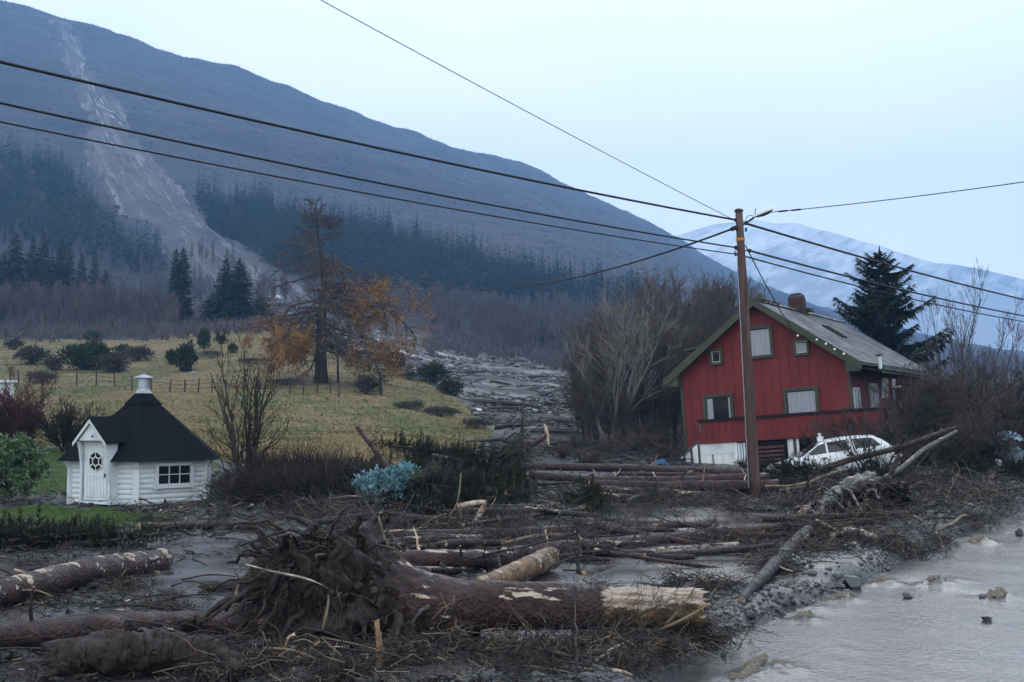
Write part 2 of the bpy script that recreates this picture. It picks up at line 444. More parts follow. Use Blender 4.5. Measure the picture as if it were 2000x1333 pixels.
MOUNDS = [(290,1300,.55,.26),(180,1316,.4,.16),(640,1275,1.0,.22),(450,1012,1.6,.18),(880,985,3.0,.35),(1050,965,3.0,.3),(1640,965,2.2,.35),
 (1720,1000,1.8,.32),(1840,965,2.5,.42),(1950,950,3.0,.42),(1600,1048,1.0,.2),(1750,1050,1.3,.26),(1870,1014,1.3,.22),(1500,1190,.7,.12),
 (1340,1285,.6,.12),(150,1050,2.0,.22),(700,995,2.0,.2),(140,1135,.8,.10),(250,1185,.7,.1),(1000,1010,1.5,.15),(820,1110,.7,.1),(1400,1060,.7,.08),
 (1180,1020,1.2,.15),(1120,1290,.5,.08),(1560,1110,.8,.14),
 (400,1105,2.0,-.055),(480,1190,.8,-.09),(330,1062,2.2,-.05),(440,1060,1.5,-.05),(250,1160,.9,-.06),(1250,1105,1.1,-.17),(1340,1068,1.5,-.15),(1180,1135,.9,-.15),(1450,1125,1.0,-.13),(1120,1130,.8,-.13),(1400,1100,1.0,-.12),(1100,1190,.9,-.1),(1200,1290,.7,-.1),
 (1420,1022,2.4,-.14),(1290,1022,2.2,-.13),(1220,1000,1.6,-.1),(1350,1000,2.0,-.1),(1320,1225,.35,-.12),(860,1310,.5,-.12),(250,1330,.4,-.12),(1080,1170,.5,-.1),(1430,1180,.5,-.12)]
_mo = [(plane_pt(np.float64(a), np.float64(b)), r, h) for a, b, r, h in MOUNDS]

POLY_LAWN1 = [(-800, 868), (150, 878), (330, 892), (420, 905), (420, 962), (-800, 962)]
POLY_LAWN2 = [(-800, 992), (140, 992), (330, 1004), (345, 1022), (255, 1034), (120, 1028), (0, 1036), (-800, 1042)]
POLY_MEADOW = [(-800, 650), (0, 664), (300, 664), (345, 640), (470, 645), (560, 650), (640, 668), (740, 705), (830, 745), (905, 785), (962, 845),
               (955, 868), (880, 895), (760, 912), (560, 908), (400, 900), (330, 890), (150, 876), (-800, 866)]
POLY_FAN = [(600, 640), (700, 640), (850, 655), (980, 690), (1130, 715), (1220, 760), (1300, 800), (1340, 920), (700, 920), (962, 845), (905, 785), (830, 745), (740, 705), (640, 668)]
POLY_SCAR = [(95, 35), (135, 50), (165, 130), (200, 170), (245, 225), (262, 275), (330, 340), (380, 400), (460, 450), (545, 505), (600, 560), (640, 610), (720, 650), (640, 668),
             (560, 640), (480, 610), (400, 560), (330, 500), (300, 440), (235, 420), (215, 370), (175, 310), (165, 270), (185, 240), (150, 190), (130, 120), (105, 60)]

FOR_L = [(-500, 200), (-60, 285), (0, 290), (90, 320), (150, 360), (190, 400), (222, 430), (235, 470), (295, 490), (325, 530), (300, 540), (210, 520), (120, 500), (60, 478), (-60, 472), (-500, 470)]
FOR_R = [(380, 385), (440, 400), (510, 405), (590, 430), (700, 445), (770, 462), (860, 488), (1000, 535), (1150, 572), (1290, 590), (1330, 605), (1240, 625), (1150, 618), (1000, 608), (850, 602), (760, 600),
         (690, 588), (620, 560), (560, 535), (530, 515), (470, 480), (420, 450)]

def base_h(x, y):
    x = np.asarray(x, float); y = np.asarray(y, float)
    yc = np.maximum(y, 3.2)
    u = np.clip(1000 + F * x / yc, PXS[0], PXS[-1] - 1e-6)
    fu = (u - PXS[0]) / 20.0; iu = fu.astype(int); fu -= iu
    fv = np.clip((np.log(yc) - LY[0]) / (LY[1] - LY[0]), 0, len(LY) - 1.001); iv = fv.astype(int); fv -= iv
    return (GT[iu, iv] * (1 - fu) + GT[iu + 1, iv] * fu) * (1 - fv) + (GT[iu, iv + 1] * (1 - fu) + GT[iu + 1, iv + 1] * fu) * fv

POLY_SILT = [(1395, 1250), (1480, 1196), (1600, 1138), (1700, 1108), (1770, 1088), (1740, 1072), (1640, 1082), (1560, 1088), (1500, 1125), (1430, 1150), (1390, 1190), (1375, 1230)]
# region codes: 0 mud, 1 lawn, 2 meadow, 3 slide mud, 4 forest floor, 5 brush slope, 6 landslide soil
def region(x, y, z):
    px, py = project(np.stack([x, y, z], -1))
    a = 9.0 * np.clip(40.0 / np.maximum(y, 1), .35, 2)
    px = px + a * vnoise(px / 23.0, py / 14.0, seed=5) + a * .5 * vnoise(px / 7.0, py / 5.0, seed=6)
    far_ = np.clip((y - 280) / 100, 0, 1) * 13
    px = px + far_ * fbm(px / 16.0, py / 11.0, oct=4, seed=15)
    py = py + a * .5 * vnoise(px / 27.0, py / 16.0, seed=7) + a * .3 * vnoise(px / 8.0, py / 5.0, seed=8)
    r = np.where(y > 400, 5, np.where(y > 58, 4, 0))
    r[(y > 42) & (y < 400) & in_poly(px, py, POLY_FAN)] = 3
    r[(y > 320) & (in_poly(px, py, FOR_L) | in_poly(px, py, FOR_R))] = 4
    r[(y > 250) & in_poly(px, py, POLY_SCAR)] = 6
    r[(y > 39) & (y < 170) & in_poly(px, py, POLY_MEADOW)] = 2
    r[(y < 30) & in_poly(px, py, POLY_SILT)] = 7
    r[(y > 20) & (y < 60) & (in_poly(px, py, POLY_LAWN1) | in_poly(px, py, POLY_LAWN2))] = 1
    return r

def H(x, y, detail=True):
    x = np.asarray(x, float); y = np.asarray(y, float)
    z = base_h(x, y)
    for c, r, h in _mo:
        z = z + h * np.exp(-((x - c[0]) ** 2 + (y - c[1]) ** 2) / (r * r))
    near = np.clip((58 - y) / 16, 0, 1)
    lawnish = np.clip((z - 0.45) / 0.4, 0, 1)
    px, py = project(np.stack([x, y, z], -1))
    soft = np.maximum(np.maximum(lawnish, in_poly(px, py, POLY_LAWN2) * 0.8), in_poly(px, py, POLY_SILT) * 1.0)
    nz = 0.045 * fbm(x / 1.5, y / 1.5, oct=2, seed=21) + 0.05 * np.abs(fbm(x / 0.40, y / 0.40, oct=3, seed=31)) - .025
    if detail:
        nz = nz + 0.035 * fbm(x / 0.15, y / 0.15, oct=2, seed=41) * np.clip(.4 + fbm(x / .9, y / .9, oct=2, seed=45), 0, 1)
    z = z + nz * near * (1 - 0.75 * soft)
    z = z + 0.9 * np.clip((y - 170) / 120, 0, 1) * fbm(x / 14, y / 14, oct=3, seed=51) + 7.0 * np.clip((y - 420) / 300, 0, 1) * fbm(x / 90, y / 90, oct=4, seed=61)
    fan = np.clip((y - 45) / 25, 0, 1) * np.clip((300 - y) / 60, 0, 1)
    z = z + fan * 0.16 * fbm(x / 3.2, y / 3.2, oct=3, seed=71) * np.clip(1 + (px - 700) / 250, .35, 1.6)
    d = river_d(x, y)
    k = np.clip((d + 0.55) / 1.0, 0, 1); k = k * k * (3 - 2 * k)
    bank = np.exp(-((d + 0.9) / 0.5) ** 2) * 0.03 * (y < 60)
    z = np.where(y < 70, z * (1 - k) + (-0.75) * k + bank * (1 - k), z)
    return z

def gp(px, py, off=0.0, n=2600):
    """where the sight line of a photograph pixel first meets the ground (plus off)"""
    r = ray(np.float64(px), np.float64(py)); Y = np.geomspace(5.0, 2600, n)
    P = EYE + r[None] * Y[:, None]
    f_ = P[:, 2] - H(P[:, 0], P[:, 1], False) - off
    i = np.argmax(f_ <= 0)
    if i == 0: return P[-1]
    t = f_[i - 1] / (f_[i - 1] - f_[i] + 1e-12)
    return P[i - 1] * (1 - t) + P[i] * t

def hz(x, y): return float(H(np.float64(x), np.float64(y)))

# landslide soil: thin pale runnels along the fall line
_n = M['scar'].node_tree.nodes; _l = M['scar'].node_tree.links; _b = _n['Principled BSDF']; _old = _b.inputs['Base Color'].links[0].from_socket
_t = _n.new('ShaderNodeTexCoord'); _m = _n.new('ShaderNodeMapping'); _m.inputs['Rotation'].default_value = (0, 0, math.radians(64.8)); _m2 = _n.new('ShaderNodeMapping'); _m2.inputs['Scale'].default_value = (.014, .30, .0)
_z = _n.new('ShaderNodeTexNoise'); _z.inputs['Scale'].default_value = 1.0; _z.inputs['Detail'].default_value = 9; _z.inputs['Roughness'].default_value = .68; _z.inputs['Distortion'].default_value = .6
_l.new(_t.outputs['Object'], _m.inputs['Vector']); _l.new(_m.outputs['Vector'], _m2.inputs['Vector']); _l.new(_m2.outputs['Vector'], _z.inputs['Vector'])
_r = _n.new('ShaderNodeMapRange'); _r.inputs['From Min'].default_value = .53; _r.inputs['From Max'].default_value = .74; _r.inputs['To Max'].default_value = .9; _l.new(_z.outputs['Fac'], _r.inputs['Value'])
_x = _n.new('ShaderNodeMix'); _x.data_type = 'RGBA'; _x.inputs['B'].default_value = (.36, .36, .41, 1); _l.new(_r.outputs['Result'], _x.inputs['Factor']); _l.new(_old, _x.inputs['A']); _l.new(_x.outputs['Result'], _b.inputs['Base Color'])

# ------------------------------------------------------------------ ground meshes, one object per kind of ground
def ground_grid(u0, u1, nu, y0, y1, nv):
    u = np.linspace(u0, u1, nu); y = np.geomspace(y0, y1, nv)
    Yg, U = np.meshgrid(y, u, indexing='ij')
    X = (U - 1000) / F * Yg
    Z = H(X, Yg)
    V = np.stack([X, Yg, Z], -1).reshape(-1, 3)
    i = np.arange(nv - 1)[:, None] * nu; j = np.arange(nu - 1)[None]
    Q = np.stack([i + j, i + j + 1, i + nu + j + 1, i + nu + j], -1).reshape(-1, 4)
    c = V[Q].mean(1)
    return V, Q, region(c[:, 0], c[:, 1], c[:, 2])
_grids = [ground_grid(-420, 2420, 620, 4.5, 60, 400), ground_grid(-880, 2700, 520, 59.7, 3000, 380)]
for code, nm, mt in ((0, 'mud_ground', 'mud'), (1, 'lawn', 'lawn'), (2, 'meadow', 'meadow'), (3, 'mudslide_fan', 'mud_far'),
                     (4, 'forest_floor', 'floor'), (5, 'mountain', 'heath'), (6, 'landslide_scar', 'scar'), (7, 'silt_flat', 'silt')):
    mb = MB()
    for V, Q, r in _grids:
        q = Q[r == code]
        if len(q) == 0: continue
        used, inv = np.unique(q, return_inverse=True)
        mb.add(V[used], inv.reshape(-1, 4))
    tag(mb.build(nm, M[mt], smooth=True), kind='structure')
mb = MB().box((0, 0, -1.9), (9000, 9000, 0.2))
tag(mb.build('ground', M['floor']), kind='structure')

# ------------------------------------------------------------------ river and puddles
STONES = [(1928, 1214, 15, 6), (1772, 1168, 14, 7) , (1920, 1168, 11, 5), (1990, 1046, 12, 8), (1414, 1283, 11, 7), (1668, 1150, 22, 16)]
BUMPS = [(1510, 1308, .26, .08), (1478, 1322, .22, .05), (1652, 1172, .20, .09), (1578, 1212, .16, .07), (1730, 1140, .20, .08), (1832, 1142, .24, .10), (1955, 1166, .18, .06),
         (1920, 1060, .26, .10), (1860, 1135, .3, .03), (1600, 1190, .3, .03)]
_bp = [(plane_pt(np.float64(a), np.float64(b), RIVER_Z), r, h) for a, b, r, h in BUMPS]
u = np.linspace(1000, 3000, 420); y = np.geomspace(5.0, 60, 330)
Yg, U = np.meshgrid(y, u, indexing='ij'); X = (U - 1000) / F * Yg
fl = X * 0.62 - Yg * 0.78; ac = X * 0.78 + Yg * 0.62              # along and across the current
Z = RIVER_Z + 0.004 * fbm(fl / 0.9, ac / 0.30, oct=3, seed=80) + 0.0035 * np.abs(fbm(fl / .40, ac / .14, oct=2, seed=84)) + .005 * vnoise(fl / 3, ac / 1.2, seed=87)
for c, r, h in _bp:
    dx, dy = X - c[0], Yg - c[1]
    e = np.exp(-((dx) ** 2 + (dy * 1.0) ** 2) / (r * r))
    Z = Z + h * e * (1 + 0.5 * fbm(X / .12, Yg / .12, oct=2, seed=88)) - h * .35 * np.exp(-((dx + .3) ** 2 + (dy - .3) ** 2) / (r * r * 1.5))
nv, nu = X.shape
i = np.arange(nv - 1)[:, None] * nu; j = np.arange(nu - 1)[None]
Q = np.stack([i + j, i + j + 1, i + nu + j + 1, i + nu + j], -1).reshape(-1, 4)
V = np.stack([X, Yg, Z], -1).reshape(-1, 3)
c = V[Q].mean(1)
Q = Q[river_d(c[:, 0], c[:, 1]) > -0.5]
rv = MB().add(V, Q).build('river_water', M['river'], smooth=True); tag(rv, kind='structure')

u = np.linspace(-420, 2300, 80); y = np.geomspace(5.0, 38, 50)
Yg, U = np.meshgrid(y, u, indexing='ij'); X = (U - 1000) / F * Yg
nv, nu = X.shape
i = np.arange(nv - 1)[:, None] * nu; j = np.arange(nu - 1)[None]
Q = np.stack([i + j, i + j + 1, i + nu + j + 1, i + nu + j], -1).reshape(-1, 4)
V = np.stack([X, Yg, np.full_like(X, 0.0)], -1).reshape(-1, 3)
c = V[Q].mean(1); Q = Q[river_d(c[:, 0], c[:, 1]) < -0.75]
tag(MB().add(V, Q).build('muddy_puddles', M['puddle']), kind='structure')

# brown froth where the current breaks over hidden stones: crumpled sheets whose rims dip under the water
for k, (c, r, h) in enumerate(_bp[:8]):
    n_ = 30; U_, V_ = np.meshgrid(np.linspace(-1, 1, n_), np.linspace(-1, 1, n_), indexing='ij')
    rim = U_ ** 2 + V_ ** 2 + .55 * fbm(U_ * 2.2 + k * 7, V_ * 2.2, oct=4, seed=60 + k)
    x = c[0] + U_ * r * 1.2 - r * .4 * (1 - V_); y = c[1] + V_ * r * .9
    zz = RIVER_Z + h * np.exp(-((x - c[0]) ** 2 + (y - c[1]) ** 2) / (r * r)) + .03 - .075 * rim + .028 * fbm(x / .05, y / .05, oct=3, seed=61)
    tag(MB().add(np.stack([x, y, zz], -1).reshape(-1, 3), [[i * n_ + j, i * n_ + n_ + j, i * n_ + n_ + j + 1, i * n_ + j + 1] for i in range(n_ - 1) for j in range(n_ - 1)]).build('river_foam', M['foam']), kind='stuff')

# ------------------------------------------------------------------ far snow-streaked mountain
sm = bpy.data.materials.new('snow_streaked_misty_slope'); sm.use_nodes = True
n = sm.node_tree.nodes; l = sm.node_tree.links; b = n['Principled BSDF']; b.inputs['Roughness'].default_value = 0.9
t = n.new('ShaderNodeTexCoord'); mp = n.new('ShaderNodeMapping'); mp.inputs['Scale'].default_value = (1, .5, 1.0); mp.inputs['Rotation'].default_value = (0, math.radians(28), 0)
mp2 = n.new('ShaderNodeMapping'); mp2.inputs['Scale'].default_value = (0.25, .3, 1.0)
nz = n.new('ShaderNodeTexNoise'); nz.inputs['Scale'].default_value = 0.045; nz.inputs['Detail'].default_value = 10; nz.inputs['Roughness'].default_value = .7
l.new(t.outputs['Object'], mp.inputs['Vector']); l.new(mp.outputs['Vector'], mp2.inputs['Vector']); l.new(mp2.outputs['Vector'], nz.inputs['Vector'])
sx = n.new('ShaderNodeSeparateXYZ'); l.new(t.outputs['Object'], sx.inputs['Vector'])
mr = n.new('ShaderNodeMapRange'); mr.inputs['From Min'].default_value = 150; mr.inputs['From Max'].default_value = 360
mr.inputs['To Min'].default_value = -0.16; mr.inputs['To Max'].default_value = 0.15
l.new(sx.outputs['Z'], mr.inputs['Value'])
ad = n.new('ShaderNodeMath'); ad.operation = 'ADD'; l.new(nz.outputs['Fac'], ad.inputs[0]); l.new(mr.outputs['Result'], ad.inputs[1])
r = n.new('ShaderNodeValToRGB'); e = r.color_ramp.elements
e[0].position = .44; e[0].color = (0.38, 0.41, 0.46, 1); e[1].position = .64; e[1].color = (0.86, 0.89, 0.92, 1)  # rock tone lightened to put the mist into the colour, under real snow streaks
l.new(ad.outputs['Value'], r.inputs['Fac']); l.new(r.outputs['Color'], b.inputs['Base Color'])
M['snow'] = sm
rid = [(700, 560), (1100, 520), (1250, 485), (1330, 458), (1400, 436), (1470, 431), (1556, 438), (1640, 455), (1700, 475), (1790, 501), (1880, 529), (1950, 552), (2000, 570), (2300, 640), (2900, 700)]
pxs = np.linspace(700, 2900, 260)
top = np.interp(pxs, [a for a, _ in rid], [a for _, a in rid]) + 2.5 * vnoise(pxs / 40, pxs * 0, seed=3)
mb = MB(); rows = 60; Vs = []
for k in range(rows):
    tt = k / (rows - 1)
    Yk = 2250 - 800 * (1 - tt) ** 1.2
    P = at(pxs, top, np.full_like(pxs, 2250.0)); zt = P[:, 2]
    x = (pxs - 1000) / F * Yk
    z = -1.5 + (zt + 1.5) * tt ** 1.15 + 14 * (1 - tt) * tt * fbm(x / 130, np.full_like(x, Yk) / 130, oct=4, seed=7)
    Vs.append(np.stack([x, np.full_like(x, Yk), z], 1))
i = np.arange(rows - 1)[:, None] * 260; j = np.arange(259)[None]
Q = np.stack([i + j, i + j + 1, i + 260 + j + 1, i + 260 + j], -1).reshape(-1, 4)
mb.add(np.vstack(Vs), Q)
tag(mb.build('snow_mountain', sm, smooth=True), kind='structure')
# the paler summit behind it, mostly lost in cloud
rid2 = [(1700, 520), (1800, 512), (1870, 517), (1930, 528), (2000, 545), (2200, 590), (2600, 640)]
pxs = np.linspace(1700, 2600, 90); top = np.interp(pxs, [a for a, _ in rid2], [a for _, a in rid2])
Vs = []
for k in range(20):
    tt = k / 19; Yk = 2450 - 150 * (1 - tt); zt = at(pxs, top, np.full_like(pxs, 2450.0))[:, 2]; x = (pxs - 1000) / F * Yk
    Vs.append(np.stack([x, np.full_like(x, Yk), -1.5 + (zt + 1.5) * tt], 1))
i = np.arange(19)[:, None] * 90; j = np.arange(89)[None]
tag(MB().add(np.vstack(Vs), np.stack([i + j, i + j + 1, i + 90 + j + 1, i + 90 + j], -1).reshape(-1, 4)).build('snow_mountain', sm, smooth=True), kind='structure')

# ------------------------------------------------------------------ white water running down the landslide track
def ribbon(pts, w0, w1, seed, name='torrent_water'):
    pts = np.array(pts, float)
    n_ = max(20, int(np.sum(np.hypot(*np.diff(pts, axis=0).T)) / 2))
    s = np.linspace(0, len(pts) - 1, n_)
    px = np.interp(s, range(len(pts)), pts[:, 0]) + 2.5 * fbm(s * 3, s * 0 + seed, oct=3, seed=seed)
    py = np.interp(s, range(len(pts)), pts[:, 1])
    P = np.array([gp(a, b, 0.0, 900) for a, b in zip(px, py)])
    T = norm(np.gradient(P[:, :2], axis=0)); N_ = np.stack([-T[:, 1], T[:, 0]], 1)
    w = np.interp(s, [0, len(pts) - 1], [w0, w1]) * np.clip(0.15 + 1.3 * fbm(s * 6, s * 0 + seed * 3.1, oct=4, seed=seed + 9), 0.0, .9) * .30
    mb = MB(); Vs = []
    for a in (-1, -.33, .33, 1):
        x = P[:, 0] + N_[:, 0] * w * a; y = P[:, 1] + N_[:, 1] * w * a
        Vs.append(np.stack([x, y, H(x, y) + (0.25 if abs(a) < .5 else -0.15) * np.clip(P[:, 1] / 300, .25, 3)], 1))
    V = np.stack(Vs, 1).reshape(-1, 3)
    i = np.arange(n_ - 1)[:, None] * 4; j = np.arange(3)[None]
    mb.add(V, np.stack([i + j, i + j + 1, i + 5 + j, i + 4 + j], -1).reshape(-1, 4))
    return tag(mb.build(name, M['torrent_bright' if pts[0][1] > 575 or pts[0][1] < 200 else 'torrent'], smooth=True), kind='structure')
M['torrent'] = mat('thin_runnels', [(0.08, 0.08, 0.095), (0.24, 0.24, 0.27)], 0.5, 0.5, spec=0.3)
M['torrent_bright'] = mat('white_water', [(0.22, 0.22, 0.23), (0.52, 0.53, 0.55)], 0.5, 0.4, spec=0.4)
TOR = [([(128, 45), (150, 85), (158, 140), (190, 185), (215, 225), (248, 250)], 1.0, 3.0),
       ([(160, 150), (175, 175), (190, 205), (222, 222), (240, 240)], 1.5, 1.5),
       ([(150, 95), (165, 120), (160, 150), (175, 190), (205, 255), (215, 280)], 1.5, 1.2),
       ([(248, 262), (285, 310), (300, 330), (330, 362), (365, 395), (400, 440)], 1.2, 2.0),
       ([(178, 275), (190, 320), (215, 355), (235, 400), (250, 425)], 1.5, 1.5),
       ([(400, 440), (430, 470), (480, 500), (520, 545), (545, 580)], 1.0, 2.0),
       ([(230, 300), (280, 370), (330, 420), (390, 470), (440, 510)], .8, .8),
       ([(260, 330), (330, 395), (410, 450), (470, 495)], .7, .7),
       ([(505, 470), (525, 490), (540, 500)], 1.0, .8),
       ([(520, 582), (545, 578), (560, 590)], 7, 6),
       ([(690, 655), (730, 662), (775, 685), (815, 700)], 2.2, 3.0),
       ([(745, 672), (780, 690), (830, 702), (880, 715), (930, 735)], 2.0, 1.6),
       ([(850, 688), (870, 695), (885, 700)], 1.2, 1.2),
       ([(930, 800), (965, 797), (990, 802)], 1.6, 1.4),
       ([(1010, 795), (1050, 802), (1075, 806)], 1.2, 1.2),
       ([(1035, 370), (1055, 395), (1075, 412)], 1.8, 2.2), ([(910, 335), (925, 355)], 1.5, 1.2), ([(500, 240), (512, 268)], 1, 1)]
for k, (p_, a, b_) in enumerate(TOR): ribbon(p_, a, b_, 100 + 7 * k)

# ------------------------------------------------------------------ haze
hm = bpy.data.materials.new('valley_haze'); hm.use_nodes = True
n = hm.node_tree.nodes; n.remove(n['Principled BSDF'])
pv = n.new('ShaderNodeVolumePrincipled')
pv.inputs['Color'].default_value = (0.29, 0.58, 1.0, 1)
pv.inputs['Density'].default_value = 0.00041
pv.inputs['Anisotropy'].default_value = 0.0
hm.node_tree.links.new(pv.outputs['Volume'], n['Material Output'].inputs['Volume'])
hb = MB().box((0, 1200, 262), (6400, 2600, 530)).build('haze', hm); tag(hb, kind='stuff')
# ------------------------------------------------------------------ plant builders
def spruce_geo(h, rb, nb, K, seed, droop=0.30, irr=0.18, base=0.05, power=0.85, leaf=0.42, lift=0.25, wide=0.5):
    """branches with drooping sprays of needle triangles -> (crown V, F)"""
    g = np.random.default_rng(seed)
    tt = base + (1 - base) * ((np.arange(nb) + g.uniform(0, 1, nb)) / nb) ** 1.08
    ln = rb * np.clip(1 - tt, 0, 1) ** power * np.clip(1 + irr * g.normal(size=nb), .35, 1.7) + 0.012 * h
    az = np.arange(nb) * 2.39996 + g.normal(0, .35, nb)
    D = np.stack([np.cos(az), np.sin(az), 0 * az], 1)
    s = (np.arange(K) + g.uniform(0, 1, (nb, K))) / K * 0.92 + 0.08
    dz = (-droop * s + lift * s ** 2) * ln[:, None] + 0.03 * h * (tt[:, None] > .85) * 0
    P = np.stack([D[:, None, 0] * (ln[:, None] * s), D[:, None, 1] * (ln[:, None] * s), h * tt[:, None] * .97 + dz], -1)
    side = np.where(g.uniform(size=(nb, K)) < .5, -1.0, 1.0)
    T = np.stack([-D[:, 1], D[:, 0], 0 * az], 1)[:, None] * side[..., None]
    ls = leaf * ln[:, None] * (1.05 - .75 * s) * g.uniform(.6, 1.3, (nb, K)) + 0.012 * h
    tip = P + (D[:, None] * .55 + T * .75) * ls[..., None] + np.stack([0 * ls, 0 * ls, ls * g.uniform(-.75, .12, (nb, K))], -1)
    w = ls * wide * g.uniform(.35, .7, (nb, K))
    b0 = P - D[:, None] * w[..., None] * .5; b1 = P + D[:, None] * w[..., None] * .5
    b1[..., 2] -= w * .5 * g.uniform(0, 1, (nb, K))
    V = np.stack([b0, b1, tip], 2).reshape(-1, 3)
    Fc = np.arange(len(V)).reshape(-1, 3)
    # leader
    lv = np.array([[-.012 * h, 0, .93 * h], [.012 * h, 0, .93 * h], [0, 0, h * 1.01], [0, -.012 * h, .93 * h], [0, .012 * h, .93 * h], [0, 0, h * 1.01]])
    return np.vstack([V, lv]), np.vstack([Fc, np.array([[0, 1, 2], [3, 4, 5]]) + len(V)])

def grow(P, R, c, tmin, tmax, ang, lr, up, wig, n, g, rr=0.55, angj=.25):
    """children on polylines P (N,m,3): c per parent"""
    N, m, _ = P.shape
    t = g.uniform(tmin, tmax, (N, c)); x = t * (m - 1); i = np.minimum(x.astype(int), m - 2); f = x - i
    r = np.arange(N)[:, None]
    st = P[r, i] * (1 - f[..., None]) + P[r, i + 1] * f[..., None]
    rad = (R[r, i] * (1 - f) + R[r, i + 1] * f) * rr
    tan = norm(P[r, i + 1] - P[r, i])
    pl = np.linalg.norm(np.diff(P, axis=1), axis=2).sum(1)[:, None]
    perp = norm(np.cross(tan, g.normal(size=tan.shape)))
    a = ang + angj * g.normal(size=t.shape)
    d = norm(tan * np.cos(a)[..., None] + perp * np.sin(a)[..., None] + np.array([0, 0, up]))
    L = pl * lr * g.uniform(.6, 1.25, t.shape) * (1.1 - .5 * t)
    s = np.linspace(0, 1, n)
    Q = st[:, :, None] + d[:, :, None] * (L[..., None] * s)[..., None]
    wv = np.cumsum(g.normal(size=Q.shape), axis=2) * (wig * L / n)[..., None, None]
    wv -= wv[:, :, :1]
    Q = Q + wv
    Q[..., 2] += (up * .35 * L)[..., None] * s ** 2
    rads = rad[..., None] * (1 - .75 * s)
    return Q.reshape(-1, n, 3), rads.reshape(-1, n)

def bare_geo(h, r, seed, c1=16, c2=7, c3=5, a1=.75, up=.25, stems=1, spread=.25, l1=.42, l2=.5, l3=.5, k1=4, tmin=.25, thick=1.0, rmin=0.0, wig=.25, k3=3):
    """bare broadleaf tree: -> trunk MB, crown MB"""
    g = np.random.default_rng(seed)
    s = np.linspace(0, 1, 8)
    tr = []
    for q in range(stems):
        d = np.array([g.normal() * spread, g.normal() * spread, 1]) if stems > 1 else np.array([g.normal() * .06, g.normal() * .06, 1])
        hh = h * (1 if q == 0 else g.uniform(.65, 1.0))
        p = d[None] * (hh * s)[:, None] + np.cumsum(g.normal(size=(8, 3)) * [1, 1, .2], axis=0) * h * .012
        p -= p[0] - [g.normal() * r * 1.5 * (stems > 1), g.normal() * r * 1.5 * (stems > 1), -.15]
        tr.append(p)
    P0 = np.array(tr); R0 = np.repeat((r * (1 - .85 * s) + .004)[None], stems, 0)
    t = MB(); V, Q = tubes(P0, R0, 6); t.add(V, Q)
    P1, R1 = grow(P0, R0, c1, tmin, .98, a1, l1, up, wig, 5, g)
    P2, R2 = grow(P1, R1, c2, .15, 1, .65, l2, up, wig, 4, g)
    cr = MB()
    cr.add(*tubes(P1, np.maximum(R1 * thick, rmin), k1)); cr.add(*tubes(P2, np.maximum(R2 * thick, rmin), 3))
    if c3:
        P3, R3 = grow(P2, R2, c3, .1, 1, .6, l3, up, wig, 3, g)
        cr.add(*tubes(P3, np.maximum(R3 * thick, rmin), k3))
    return t, cr

def leaf_quads(P, N_, size, g, asp=.45):
    """small folded leaves at points P"""
    n = len(P)
    d = norm(N_ + .7 * g.normal(size=(n, 3))); s = norm(np.cross(d, g.normal(size=(n, 3))))
    L = size * g.uniform(.6, 1.3, n)[:, None]; w = L * asp
    up = np.cross(d, s) * L * .12
    V = np.stack([P, P + d * L * .5 + s * w * .5 + up, P + d * L, P + d * L * .5 - s * w * .5 + up], 1).reshape(-1, 3)
    b = (np.arange(n) * 4)[:, None]
    return V, np.vstack([b + [[0, 1, 2]], b + [[0, 2, 3]]])

def blob_points(n, rx, ry, rz, g, lump=.25, shell=.6, seed=0):
    d = norm(g.normal(size=(n, 3))); d[:, 2] = np.abs(d[:, 2]) * np.sign(g.uniform(-.25, 1, n))
    rr = (shell + (1 - shell) * g.uniform(0, 1, n)) * (1 + lump * fbm(d[:, 0] * 2.2, d[:, 1] * 2.2, d[:, 2] * 2.2, oct=3, seed=seed))
    return d * rr[:, None] * [rx, ry, rz], d

# ------------------------------------------------------------------ conifer forest on the mountain
far_tmpl = [spruce_geo(12, w, 26, 5, s, droop=.55, irr=.22, leaf=.8, wide=1.5) for w, s in ((2.0, 1), (1.7, 2), (2.3, 3))]
far_tmpl = [(np.vstack([V_, [[.12, 0, -.5], [-.06, .1, -.5], [-.06, -.1, -.5], [0, 0, 11]]]), np.vstack([F_, np.array([[0, 1, 3], [1, 2, 3], [2, 0, 3]]) + len(V_)])) for V_, F_ in far_tmpl]
def sample_ground(poly, n, y0, y1, seed, pw=0.0):
    g = np.random.default_rng(seed); out = []; m = 0
    xs = [p[0] for p in poly]
    while m < n:
        Yk = np.exp(g.uniform(math.log(y0), math.log(y1), 6000)); u = g.uniform(min(xs), max(xs), 6000)
        X = (u - 1000) / F * Yk; Z = H(X, Yk, False)
        P = np.stack([X, Yk, Z], 1); px, py = project(P)
        k = in_poly(px + 8 * vnoise(px / 30, py / 30, seed=seed), py + 10 * vnoise(px / 22, py / 22, seed=seed + 1), poly)
        out.append(P[k]); m += k.sum()
        if len(out) > 60: break
    return np.vstack(out)[:n]
pl = sample_ground(FOR_L, 1700, 330, 900, 201); pr = sample_ground(FOR_R, 3200, 330, 1300, 202)
allp = np.vstack([pl, pr])
order = np.argsort(allp[:, 1]); allp = allp[order]
near, rest = allp[:220], allp[220:]
protos = [MB().add(*t).build('spruce_tree', M['spruce_far']) for t in far_tmpl]
for i, P in enumerate(near):
    p = protos[i % 3]
    o = p if i < 3 else p.copy()
    if i >= 3: COL.objects.link(o)
    o.location = P - [0, 0, .4]; o.rotation_euler = (0, 0, float(rng.uniform(0, 6.28)))
    s_ = float(rng.uniform(.55, 1.15)); o.scale = (s_, s_, s_ * float(rng.uniform(.9, 1.15)))
    tag(o, 'dark green spruce in the lower edge of the mountain conifer forest', 'tree', 'spruces of the mountain forest')
mb = MB()
